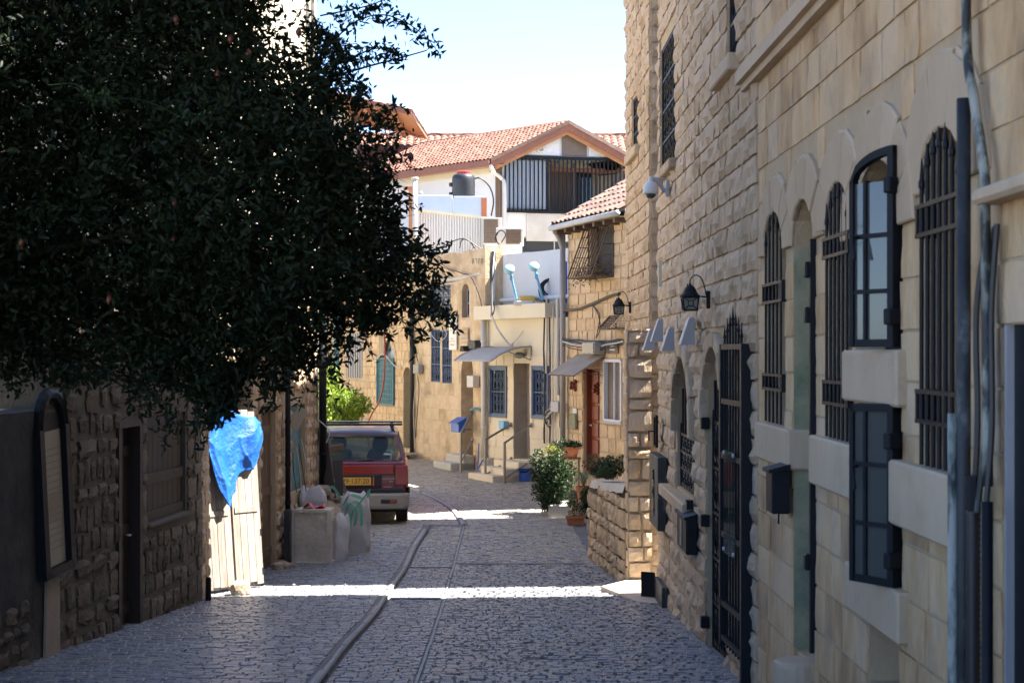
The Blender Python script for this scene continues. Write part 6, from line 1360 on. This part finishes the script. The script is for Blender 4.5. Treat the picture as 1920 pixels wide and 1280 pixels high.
# gutter pipe at the corner
g0 = eL + Vector((0, 0, -.12)); c1 = WH.pt(sG1 - .04, ZE - .9, .07)
m = MB(); m.tube(smoothpath([g0, g0 + Vector((.08, 0, -.2)), c1 + Vector((-.1, 0, .25)), c1 + Vector((.0, 0, 0)), Vector((c1.x, c1.y, zrail0 - .8))]), .055, 10); m.build('gutter_pipe', 'pvc', hW, smooth=True)
MB(WH.fr(sG1 + .12, 0, .03)).box(-.1, .1, -.02, .04, zrail0 - .9, ZE - .2).build('corner_post', 'brownwood', hW)
MB(WH.fr(sG1 + 2.3, 0, .02)).box(-1.9, 1.9, -.01, .02, ZE - .48, ZE - .2).build('eave_band', 'cream', hW)
# --- long tiled house further back
hX = thing('tiled_house', 'distant house with a long red tiled roof behind the white gable', 'house', (0, 56, G(56)))
zr, ze = CZ + (HOR - 256) * 57 / F_PX, CZ + (HOR - 315) * 53.5 / F_PX
mass('wall', [(-9, 54.5), (9, 54.5), (9, 60), (-9, 60)], G(56) - .3, ze, 'white', hX)
rX = MB().tube([(-9, 57, zr), (9, 57, zr)], .1, 8).build('roof', 'tile', hX)
tile_roof(rX, (-9, 53.5, ze - .1), (9, 53.5, ze - .1), (-9, 57, zr), (9, 57, zr), .24, .3, 'tile', limit=0, clip=lambda p: -7 < p.x < 6)
tile_roof(rX, (-9, 60.5, ze - .1), (9, 60.5, ze - .1), (-9, 57, zr), (9, 57, zr), .6, .8, 'tile', limit=0)
for x in np.arange(-6.5, 5.5, .42): MB(Matrix.Translation((x, 57, zr + .05)) @ Matrix.Rotation(math.pi / 2, 4, 'Y')).lathe([(.075, -.2), (.10, -.19), (.09, .2)], 8).build('ridge_tile', 'tile', rX)
# --- left upper house with a deep timber eave
hY = thing('eaves_house', 'house with deep red-brown timber eaves behind the dark tree', 'house', (-8, 50, G(50)))
tip = W(771, 212, 50); mass('wall', [(tip.x - 2.2, 50.6), (tip.x - 2.2, 56), (-14, 56), (-14, 50.6)], G(50) - .3, tip.z + .4, 'cream', hY)
inn = W(590, 172, 50)
rY = MB().tube([tip + Vector((0, .1, .02)), tip + Vector((.1, 6, .02))], .05, 6).build('roof', 'tile', hY)
sl2 = (inn - tip); far = Vector((.2, 6, 0))
m = MB(); m.add([tip, tip + far, tip + far + sl2 * 1.6, tip + sl2 * 1.6], [(0, 1, 2, 3)]); m.build('soffit', 'soffit', rY, thick=.06)
tile_roof(rY, tip + Vector((0, 0, .08)), tip + far + Vector((0, 0, .08)), tip + sl2 * 1.6 + Vector((0, 0, .08)), tip + far + sl2 * 1.6 + Vector((0, 0, .08)), .24, .3, 'tile', limit=0)
m = MB(); m.add([tip + Vector((0, -.04, .10)), tip + sl2 * 1.6 + Vector((0, -.04, .10)), tip + sl2 * 1.6 + Vector((0, -.04, -.12)), tip + Vector((0, -.04, -.06))], [(0, 1, 2, 3)]); m.build('bargeboard', 'fascia', rY, thick=.05)
for k in range(5): p = tip + sl2 * (.18 + .3 * k); MB(frame(p + Vector((0, 0, -.1)), sl2.normalized(), Vector((0, 1, 0)), Vector((0, 0, 1)))).box(-.06, .06, .1, 5, -.14, -.02).build('rafter', 'soffit', rY)
# --- rooftop of the plaque house: corrugated fence, parapet panels, tank, air conditioners
t = thing('metal_fence', 'white corrugated metal fence along the flat roof', 'fence', W(840, 472, 39.2)); Pz = lambda px, py, d: W(px, py, d)
nC = 26
for i in range(nC):
    f0, f1 = i / nC, (i + 1) / nC; pxa, pxb = 784 + (912 - 784) * f0, 784 + (912 - 784) * f1; d = 39.6
    A, B = W(pxa, 476, d), W(pxb, 476, d); za, zb_ = W(0, 397 + 12 * max(0, f0 - .1), d).z, W(0, 397 + 12 * max(0, f1 - .1), d).z
    o_ = .035 if i % 2 else 0; m = MB(); w_ = (B.x - A.x); vs = [(A.x, d, 0), (A.x + w_ * .2, d - .04, 0), (A.x + w_ * .5, d - .04, 0), (A.x + w_ * .7, d, 0), (B.x, d, 0)]
    m.add([(x, y, A.z - .8) for x, y, q in vs] + [(x, y, za) for x, y, q in vs], [(k, k + 1, k + 6, k + 5) for k in range(4)]); m.build('sheet', 'white', t, thick=.004)
m = MB(); m.add([W(783, 394, 39.55), W(800, 394, 39.55), W(912, 407, 39.55), W(912, 411, 39.55), W(800, 398, 39.55), W(783, 398, 39.55)], [(0, 1, 4, 5), (1, 2, 3, 4)]); m.build('cap_rail', 'cream', t, thick=.08)
t = thing('parapet_panels', 'pale blue rendered parapet panels below the black water tank', 'parapet', W(845, 405, 41))
for (pa, pb, y0) in ((779, 850, 366), (851, 908, 368)):
    A, B = W(pa, 410, 41), W(pb, 410, 41); m = MB(); m.box(A.x, B.x - .02, 41, 41.15, A.z - .6, W(0, y0, 41).z, bev=.01); m.build('panel', 'paleblue', t)
m = MB(); A = W(907, 410, 41); m.box(A.x - .06, A.x + .08, 40.97, 41.2, A.z - .6, W(0, 371, 41).z); m.build('rusty_edge', 'terracotta', t)
c = W(869, 368, 41.5); t = thing('water_tank', 'black plastic rooftop water tank with a red lid', 'water tank', c)
MB().lathe([(.28, -.05), (.295, 0), (.30, .04), (.295, .22), (.30, .24), (.295, .42), (.29, .50), (.25, .555), (.16, .58)], 24, tuple(c)).build('tank_body', 'blackplastic', t, smooth=True)
MB().lathe([(.175, .575), (.18, .60), (.18, .63), (.15, .65), (.03, .66)], 20, tuple(c)).build('lid', 'redplastic', t)
MB().tube(smoothpath([c + Vector((.29, 0, .46)), c + Vector((.45, 0, .46)), c + Vector((.68, .1, .25)), c + Vector((.78, .1, -.1)), c + Vector((.72, .1, -.5))]), .022, 6).build('pipe', 'cable', t, smooth=True)
for z_ in (.05, .3): MB(Matrix.Translation(c + Vector((-.32, 0, z_)))).lathe([(.05, -.05), (.06, 0), (.05, .05)], 10).build('fitting', 'blackplastic', t)
c = W(789, 366, 41.1); m = MB(); m.lathe([(.02, 0), (.05, .02), (.06, .06), (.03, .10)], 10, tuple(c)); tag(m.build('bucket', 'greypipe', loc=c), 'small grey pot standing on the pale blue parapet', 'pot')
def aircon(label, px0, px1, py0, py1, d, grill=(.4, .98)):
    A, B = W(px0, py1, d), W(px1, py0, d); t = thing('air_conditioner', label, 'air conditioner', A, 'air conditioners')
    m = MB(); m.box(A.x, B.x, d, d + .35, A.z, B.z, bev=.012); m.build('casing', 'pvc', t); w_ = B.x - A.x
    m = MB(); m.box(A.x + w_ * grill[0], A.x + w_ * grill[1], d - .012, d - .002, A.z + .03, B.z - .04); m.build('grille', 'louvre', t)
    for k in range(10): z_ = A.z + .05 + (B.z - A.z - .1) * k / 10; MB().box(A.x + w_ * (grill[0] + .02), A.x + w_ * (grill[1] - .02), d - .018, d - .013, z_, z_ + .012).build('slat', 'brownwood', t)
    MB().box(A.x + .05, A.x + .1, d + .05, d + .3, A.z - .14, A.z).build('foot', 'galv', t)
aircon('box air conditioner with a brown grille on the whitewashed parapet', 930, 982, 427, 460, 36.4, (.36, .9))
aircon('narrow air conditioner at the end of the corrugated fence', 905, 941, 408, 458, 39.2, (.05, .8))
for pts in ([(932, 455), (930, 440), (940, 432), (948, 440), (940, 455)], [(936, 458), (928, 448), (934, 436)], [(815, 470), (850, 452), (872, 448), (895, 462), (905, 468)], [(862, 466), (866, 450), (880, 452), (890, 466)]):
    m = MB(); m.tube(smoothpath([W(a_, b_, 36.2) for a_, b_ in pts]), .014, 5); m.build('cable', 'cable', hP)
t = thing('rusty_fence_post', 'rust-orange boarded post at the end of the corrugated fence', 'post', W(772, 475, 39.4)); A = W(772, 475, 39.4)
MB().box(A.x - .07, A.x + .08, 39.3, 39.4, A.z - .5, W(0, 356, 39.3).z).build('post', 'soffit', t); MB().box(A.x - .2, A.x + .1, 39.32, 39.38, W(0, 356, 39.3).z - .0, W(0, 352, 39.3).z + .03).build('top_rail', 'terracotta', t)
c = W(778, 472, 39.0); m = MB(); m.tube([(c.x, c.y, c.z - .5), (c.x, c.y, W(0, 336, 39).z)], .06, 10); m.lathe([(.06, 0), (.09, .0), (.09, .04)], 10, (c.x, c.y, W(0, 336, 39).z)); tag(m.build('flue_pipe', 'pvc', loc=c, smooth=True), 'white flue pipe rising beside the rust-orange post', 'flue')

# ------------------------------------------------------------ foliage
def leaf_cloud(name, mat, pts, size, parent, loc=None, kind=None, droop=.3, asp=.36, up=None, nrm=None, rnd_shift=0):
    n = len(pts); P = np.asarray(pts, float); o0 = np.array(org(parent) if parent is not None else (loc or (0, 0, 0)))
    d = rng.normal(size=(n, 3)); d[:, 2] -= droop; d /= np.linalg.norm(d, axis=1)[:, None]
    e = rng.normal(size=(n, 3)); e -= (e * d).sum(1)[:, None] * d; e /= np.linalg.norm(e, axis=1)[:, None]; f = np.cross(d, e)
    L = (size * rng.uniform(.65, 1.3, n))[:, None]; w_ = L * asp
    v = np.stack([P, P + d * L * .35 + e * w_ * .5 + f * w_ * .12, P + d * L * .75 + e * w_ * .38 + f * w_ * .05, P + d * L - f * L * .06, P + d * L * .75 - e * w_ * .38 + f * w_ * .05, P + d * L * .35 - e * w_ * .5 + f * w_ * .12], 1).reshape(-1, 3) - o0
    me = bpy.data.meshes.new(name); me.vertices.add(n * 6); me.vertices.foreach_set('co', v.ravel())
    idx = np.arange(n * 6).reshape(n, 6); quads = np.stack([idx[:, [0, 1, 2, 3]], idx[:, [0, 3, 4, 5]]], 1).reshape(-1, 4)
    me.loops.add(quads.size); me.loops.foreach_set('vertex_index', quads.ravel().astype(np.int32)); me.polygons.add(len(quads)); me.polygons.foreach_set('loop_start', np.arange(0, quads.size, 4).astype(np.int32))
    me.update(calc_edges=True); at = me.attributes.new('rnd', 'FLOAT', 'FACE'); at.data.foreach_set('value', np.repeat(rng.random(n), 2).astype(np.float32))
    me.materials.append(MT[mat]); o = bpy.data.objects.new(name, me); C.objects.link(o)
    if parent is not None: o.parent = parent
    elif loc is not None: o.location = loc
    if kind: o['kind'] = kind
    ORG[o.name] = Vector(o0); return o
def ball(c, r, n, shell=.55):
    d = rng.normal(size=(n, 3)); d /= np.linalg.norm(d, axis=1)[:, None]; k = (shell + (1 - shell) * rng.random(n) ** .5)[:, None]
    return np.array(c) + d * k * np.array(r)
# --- the big dark tree: crown outline in the plane of its branches (metres), thickened into a volume
outl = [(-560, -420), (560, -420), (590, -60), (590, 0), (612, 55), (655, 105), (688, 135), (684, 175), (745, 225), (770, 285), (735, 325), (750, 370), (770, 395), (755, 440), (800, 470), (832, 500), (828, 545), (842, 590), (800, 612), (742, 590), (690, 640), (662, 640), (650, 700), (610, 660), (560, 715), (510, 735), (470, 700), (430, 770), (392, 800), (360, 745), (300, 735), (262, 800), (235, 730), (120, 720), (60, 745), (0, 735), (-560, 700)]
DT = 10.6
poly = np.array([((x - 960) * DT / F_PX, CZ + (HOR - y) * DT / F_PX) for x, y in outl])
def inside(P):
    x, y = P[:, 0], P[:, 1]; c = np.zeros(len(P), bool); a = poly; b = np.roll(poly, -1, 0)
    for (x1, y1), (x2, y2) in zip(a, b):
        m_ = ((y1 > y) != (y2 > y)) & (x < (x2 - x1) * (y - y1) / (y2 - y1 + 1e-12) + x1); c ^= m_
    return c
def edge_dist(P):
    d = np.full(len(P), 9.)
    for a, b in zip(poly, np.roll(poly, -1, 0)):
        ab = b - a; t_ = np.clip(((P - a) @ ab) / (ab @ ab), 0, 1); d = np.minimum(d, np.linalg.norm(P - (a + t_[:, None] * ab), axis=1))
    return d
tree = thing('pomegranate_tree', 'large dark pomegranate tree overhanging the rubble house', 'tree', (-4.75, 10.3, G(10.3)))
# twigs: clusters of leaves along short sprays
NS = 13500
lo_, hi_ = poly.min(0), poly.max(0); Q = rng.uniform(lo_, hi_, (NS * 2, 2)); Q = Q[inside(Q)]; ed = edge_dist(Q)
dens = np.sin(Q[:, 0] * 5.1 + 1.3 * np.sin(Q[:, 1] * 4)) * np.sin(Q[:, 1] * 4.3 + Q[:, 0] * 2.2)
thin = 1 - .93 * np.exp(-(((Q[:, 0] - (535 - 960) * DT / F_PX) / .22) ** 2 + ((Q[:, 1] - (CZ + (HOR - 55) * DT / F_PX)) / .42) ** 2)) - .35 * np.exp(-(((Q[:, 0] - (300 - 960) * DT / F_PX) / .5) ** 2 + ((Q[:, 1] - (CZ + (HOR - 60) * DT / F_PX)) / .3) ** 2))
thin -= .0 * np.exp(-(((Q[:, 0] - (715 - 960) * DT / F_PX) / .26) ** 2 + ((Q[:, 1] - (CZ + (HOR - 60) * DT / F_PX)) / .22) ** 2))
keep = (rng.random(len(Q)) < thin * np.clip(.25 + ed * 2.0 + .40 * dens, .08, 1)); Q, ed = Q[keep], ed[keep]
th = np.clip(.10 + ed * 1.1, 0, 1.25); dep = DT + .55 * np.sin(Q[:, 0] * 1.7) * np.minimum(1, ed * 2) + rng.uniform(-1, 1, len(Q)) * th
cs_ = dep / DT; ctr = np.stack([Q[:, 0] * (1 + (cs_ - 1) * .5), dep, CZ + (Q[:, 1] - CZ) * (1 + (cs_ - 1) * .5)], 1)
sd = rng.normal(size=ctr.shape) * [1, .8, .6]; sd[:, 2] -= .35; sd[:, 0] += .35; sd /= np.linalg.norm(sd, axis=1)[:, None]
NL = 14; tt = rng.uniform(-.5, .5, (len(ctr), NL, 1)); spr = np.minimum(.26, .06 + ed)[:, None, None]
LP = (ctr[:, None, :] + sd[:, None, :] * tt * spr + rng.normal(size=(len(ctr), NL, 3)) * .022).reshape(-1, 3)
# loose sprays that break the outline on the street side
SPR = []; spray = MB()
bx = [(590, -20), (612, 55), (655, 105), (688, 135), (684, 175), (745, 225), (770, 285), (735, 325), (770, 395), (755, 440), (800, 470), (832, 500), (828, 545), (842, 590), (800, 612), (742, 590), (690, 640), (662, 640), (650, 700), (610, 660), (560, 715), (510, 735), (470, 700), (430, 770), (392, 800), (360, 745), (300, 735)]
for (ax, ay), (bx_, by) in zip(bx, bx[1:]):
    for k in range(4):
        f = random.random(); px, py = ax + (bx_ - ax) * f, ay + (by - ay) * f; p = W(px, py, DT + R(-.5, .5)); p -= Vector((.17, 0, -.05 if py > 550 else 0))
        dr_ = Vector((R(.2, 1.0) if px > 480 and py < 660 else R(-.3, .7), R(-.4, .4), R(-.9, .5) if py < 560 else R(-1.2, -.3))).normalized(); L_ = R(.10, .30)
        P = smoothpath([p, p + dr_ * L_ * .5 + Vector((0, 0, .02)), p + dr_ * L_ + Vector((0, 0, -.04))], 5); spray.tube(P, [.0035 - .0002 * i for i in range(len(P))], 3, cap=False)
        for q in P[3:]:
            for _ in range(2): SPR.append(tuple(q + Vector((R(-.012, .012), R(-.012, .012), R(-.012, .012)))))
for path in ([(610, 95), (660, 45), (715, 28), (765, 45), (800, 72), (824, 102)], [(640, 125), (690, 95), (730, 92), (748, 108)], [(600, 30), (650, 20), (700, 8), (745, -15)], [(770, 480), (805, 470), (838, 462)], [(800, 555), (835, 585), (845, 592)]):
    P = smoothpath([W(a_, b_, DT + .1) for a_, b_ in path], 7); spray.tube(P, [.006 - .0001 * i for i in range(len(P))], 4, cap=False)
    for i, q in enumerate(P[4:]):
        for _ in range(9 if random.random() < .75 else 3): SPR.append(tuple(q + Vector((random.gauss(0, .032), random.gauss(0, .05), random.gauss(-.005, .035)))))
leaf_cloud('spray_leaves', 'leaf_dark', SPR, .058, tree, kind='stuff', asp=.33); spray.build('spray_twigs', 'bark', tree, kind='stuff', fixn=False)
order = np.argsort(LP[:, 1]); nearest = order[:0]
pick = rng.choice(len(LP), 290, replace=False); mask = np.ones(len(LP), bool); mask[pick] = False
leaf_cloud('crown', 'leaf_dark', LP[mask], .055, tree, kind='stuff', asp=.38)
lm = leaf_cloud('leaf', 'leaf_dark', [(0, 0, 0)], 1.0, None, droop=9, asp=.38).data; tmp = [o for o in bpy.data.objects if o.data == lm][0]; bpy.data.objects.remove(tmp)
for i in pick: inst('leaf', lm, Matrix.Translation(LP[i]) @ Matrix.Rotation(R(0, 6.28), 4, 'Z') @ Matrix.Rotation(R(-1.2, 1.2), 4, 'X') @ Matrix.Scale(.058 * R(.8, 1.2), 4), tree)
base = Vector((-4.75, 10.3, G(10.3) - .1)); fork = Vector((-4.55, 10.4, 1.5))
MB().tube(smoothpath([base, base + Vector((.05, 0, .6)), base + Vector((-.03, .05, 1.4)), fork]), [.16 - .0028 * i for i in range(19)], 10).build('trunk', 'bark', tree, smooth=True)
tips = [(640, 90, .2), (800, 95, 0), (700, 300, 0), (740, 500, 0), (800, 560, .1), (600, 600, .1), (430, 720, .0), (250, 740, .1), (520, 420, -.3), (350, 250, .5), (560, 200, .4), (690, 620, 0)]
for px, py, dy in tips:
    e = W(px, py, DT + .15); e.y += dy; mid = fork.lerp(e, .5) + Vector((R(-.1, .1), R(-.2, .2), .35 + R(-.1, .2))); P = smoothpath([fork, fork.lerp(mid, .5) + Vector((0, 0, .15)), mid, mid.lerp(e, .6) + Vector((0, 0, .06)), e])
    MB().tube(P, [.032 * (1 - i / len(P)) ** 1.2 + .004 for i in range(len(P))], 6).build('branch', 'bark', tree, smooth=True)
tw = MB()
for i in range(0, len(ctr), 5): tw.tube([ctr[i] - sd[i] * .13, ctr[i], ctr[i] + sd[i] * .14], [.003, .0025, .001], 3, cap=False)
tw.build('twigs', 'bark', tree, kind='stuff', fixn=False)
for (px, py) in ((328, 380), (326, 448), (408, 140), (770, 293), (466, 100), (560, 60), (40, 455), (630, 340), (432, 72), (622, 370), (330, 36), (205, 560)):
    p = W(px, py, DT - .75 if px < 600 else DT - .3); o = MB(Matrix.Translation(p) @ Matrix.Rotation(R(-.5, .5), 4, 'X') @ Matrix.Scale(.55, 4)).lathe([(.006, .05), (.02, .035), (.034, .01), (.036, -.015), (.026, -.04), (.012, -.048), (.014, -.06), (.018, -.068)], 12).build('fruit', 'fruit', tree, smooth=True)
# unseen leaves and branches added overhead to shade the near street and walls
UP = np.vstack([ball((-2.0, 8.6, 6.4), (2.6, 2.8, 1.4), 9000, .2)])
leaf_cloud('shade_crown', 'leaf_dark', UP, .12, tree, kind='stuff')
for e in ((-1.5, 8.5, 6.5), (-3, 7, 6.4), (-2.5, 10.5, 6.0)): MB().tube(smoothpath([fork, fork.lerp(Vector(e), .5) + Vector((-.3, 0, .3)), Vector(e)]), [.08 - .006 * i for i in range(13)], 6).build('branch', 'bark', tree, smooth=True)
# pale fresh shoots
SP = []
for pts in ([(90, 160), (140, 158), (165, 178), (200, 185)], [(200, 190), (250, 185), (300, 200), (345, 222), (390, 220)]):
    P = smoothpath([W(a_, b_, DT - 1.2) for a_, b_ in pts]); MB().tube(P, .003, 4).build('shoot', 'leaf_bush', tree)
    for p in P[-9:]: SP += [tuple(p + Vector((R(-.03, .03), R(-.03, .03), R(-.02, .03)))) for _ in range(7)]
leaf_cloud('young_leaves', 'leaf_bush', SP, .05, tree, kind='stuff')
# --- shrubs and pots
def shrub(name, label, c, r, n, size, mat, cat='shrub', lumps=6, stem=True, dr=.0):
    base = Vector((c[0], c[1], c[2] - r[2])); t = thing(name, label, cat, base); P = [ball(c, tuple(q * .82 for q in r), n // 2)]
    for k in range(lumps):
        a, b = R(0, 6.28), R(-.7, .9); cc = (c[0] + r[0] * R(.6, .95) * math.cos(a), c[1] + r[1] * R(.6, .9) * math.sin(a), c[2] + r[2] * .85 * b); P.append(ball(cc, tuple(q * R(.35, .5) for q in r), n // (2 * lumps)))
    leaf_cloud('foliage', mat, np.vstack(P), size, t, kind='stuff', droop=dr)
    if stem:
        for k in range(5): MB().tube([base + Vector((R(-.05, .05), 0, -.05)), Vector(c) + Vector((R(-.6, .6) * r[0], R(-.5, .5) * r[1], R(0, .5) * r[2]))], [.014, .004], 5).build('stem', 'bark', t)
    return t
d = 27.3; gp_ = G(d)
m = MB(); A, B = W(1028, 975, d), W(1078, 950, d); m.box(A.x, B.x + .25, d, d + .8, gp_ - .05, gp_ + .22, bev=.02); tag(m.build('stone_plinth', 'concrete', loc=(A.x, d, gp_)), 'low stone kerb block under the round green bush', 'plinth')
c = W(1040, 900, 27.6); shrub('bush', 'round dark green bush on the stone kerb block', tuple(c), (.37, .36, .48), 6400, .06, 'leaf_bush', lumps=12)
c = W(1032, 945, 27.5); shrub('bush', 'low spreading leaves at the foot of the round bush', tuple(c), (.22, .2, .14), 700, .06, 'leaf_bush', lumps=3, stem=False)
c = W(1034, 846, 27.9); shrub('flowering_shrub', 'yellow flowering sprigs above the round bush', tuple(c), (.22, .2, .16), 420, .035, 'leaf_yellow', lumps=5)
c = W(1045, 838, 28.0); shrub('leafy_shrub', 'small dark leaves beside the yellow flowering sprigs', tuple(c), (.16, .15, .14), 350, .045, 'leaf_bush', lumps=3)
def pot(label, c, r, h, mat='terracotta'):
    o = MB().lathe([(r * .68, 0), (r * .9, h * .75), (r * .93, h * .76), (r * 1.05, h * .78), (r * 1.05, h), (r * .92, h), (r * .9, h * .9), (.01, h * .88)], 20, tuple(c)).build('flower_pot', mat, None, smooth=False, loc=tuple(c)); return tag(o, label, 'flower pot')
c = W(1071, 857, 28.6); pot('terracotta flower pot raised on a stand near the red-brown door', c, .15, .19); t = thing('pot_stand', 'thin iron stand under the raised terracotta pot', 'stand', (c.x, c.y, G(28.6)))
MB().box(c.x - .17, c.x + .17, c.y - .12, c.y + .12, c.z - .03, c.z - .003).build('stand_top', 'brownwood', t)
for sx in (-.14, .14):
    for sy in (-.1, .1): MB().tube([(c.x + sx, c.y + sy, G(28.6)), (c.x + sx, c.y + sy, c.z - .03)], .012, 6).build('leg', 'brownwood', t)
shrub('potted_plant', 'leafy green plant growing in the raised terracotta pot', (c.x, c.y, c.z + .22), (.20, .18, .08), 650, .05, 'leaf_bush', 'plant', stem=False)
# spider plant
c = W(1095, 905, 25.6); t = thing('spider_plant', 'pale striped spider plant spilling beside the garden wall', 'plant', (c.x, c.y, c.z - .3))
for k in range(46):
    a = R(0, 6.28); L = R(.16, .36); h = R(.05, .2); P = [c + Vector((0, 0, -.05)), c + Vector((L * .45 * math.cos(a), L * .45 * math.sin(a), h)), c + Vector((L * .8 * math.cos(a), L * .8 * math.sin(a), h * .7)), c + Vector((L * math.cos(a), L * math.sin(a), -R(0, .12)))]
    P = smoothpath(P, 3); m = MB(); sd_ = Vector((-math.sin(a), math.cos(a), .2)) * .008
    for i, (p, q) in enumerate(zip(P, P[1:])): f0, f1 = 1 - i / len(P), 1 - (i + 1) / len(P); m.add([p - sd_ * f0, p + sd_ * f0, q + sd_ * f1, q - sd_ * f1], [(0, 1, 2, 3)])
    m.build('blade', 'leaf_grey', t, fixn=False)
c2 = (c.x, c.y, c.z - .33); pot('terracotta pot holding the spider plant', c2, .13, .28)
c = W(1103, 935, 25.0); shrub('trailing_plant', 'dark trailing plant hanging by the end of the garden wall', tuple(c), (.13, .12, .26), 900, .05, 'leaf_bush', 'plant', dr=.8)
c = W(1078, 934, 26.6); shrub('trailing_plant', 'greyish trailing plant over the pale stone beside the planter', tuple(c), (.16, .1, .16), 420, .06, 'leaf_grey', 'plant', dr=.6)
d = 26.2; A, B = W(1062, 976, d), W(1096, 961, d); t = thing('planter_box', 'rectangular terracotta planter box standing on the street', 'planter', (A.x, d, G(d)))
m = MB(); zA = G(d) + .012; m.add([(A.x + .02, d, zA), (B.x - .02, d, zA), (B.x - .02, d + .18, zA), (A.x + .02, d + .18, zA), (A.x, d - .015, zA + .14), (B.x, d - .015, zA + .14), (B.x, d + .2, zA + .14), (A.x, d + .2, zA + .14)], [(0, 1, 2, 3), (0, 1, 5, 4), (1, 2, 6, 5), (2, 3, 7, 6), (3, 0, 4, 7)]); m.build('planter', 'terracotta', t)
MB().box(A.x - .012, B.x + .012, d - .03, d - .012, zA + .115, zA + .15).build('rim', 'terracotta', t); MB().box(A.x + .01, B.x - .01, d, d + .18, zA + .10, zA + .125).build('soil', 'soil', t)
P = ball((.5 * (A.x + B.x), d + .1, zA + .2), (.12, .06, .06), 90); leaf_cloud('seedlings', 'leaf_dry', P, .04, t, kind='stuff')
m = MB(); A, B = W(1070, 960, 26.9), W(1085, 930, 26.9); m.box(A.x, A.x + .22, 26.9, 27.2, G(27), A.z + .3, bev=.03); tag(m.build('stone_block', 'gold', loc=(A.x, 26.9, G(27))), 'pale squared stone between the bush and planter', 'stone')
c = W(1140, 876, 23.0); shrub('bush', 'dense green shrub growing behind the garden wall', (c.x, c.y, c.z - .02), (.30, .5, .16), 3600, .035, 'leaf_bush')
c = W(1120, 866, 23.4); shrub('leafy_shrub', 'sparse twiggy shrub in front of the red-brown door', (c.x, c.y, c.z), (.18, .2, .12), 240, .05, 'leaf_dry', lumps=3)
# sunlit shrub behind the car, plants in the window cage
c = W(640, 768, 36.5); shrub('sunlit_shrub', 'bright lime-green sunlit shrub behind the car roof', (c.x, c.y, c.z), (.62, .5, .5), 4200, .10, 'leaf_lime', lumps=9)
c = W(606, 730, 37); shrub('sunlit_shrub', 'tall yellow-green sunlit branches beside the teal post', (c.x, c.y, c.z + .1), (.35, .4, .55), 1500, .12, 'leaf_lime', lumps=7)
P = [tuple(Mc @ Vector((R(-hc, hc), R(.05, .36), zc0 + abs(random.gauss(0, .14)))) ) for _ in range(420)] + [tuple(Mc @ Vector((R(-hc, hc), R(.2, .42), zc0 - abs(random.gauss(0, .08))))) for _ in range(60)]
leaf_cloud('dry_plants', 'leaf_dry', P, .06, tc, kind='stuff')
# small dead leaves on the street
P = [(R(-3, 1.4), y, 0) for y in rng.uniform(11.5, 26, 160)]; P = [(x, y, gz(x, y) + .03) for x, y, _ in P]
leaf_cloud('fallen_leaves', 'leaf_dry', P, .035, street, kind='stuff', droop=0)
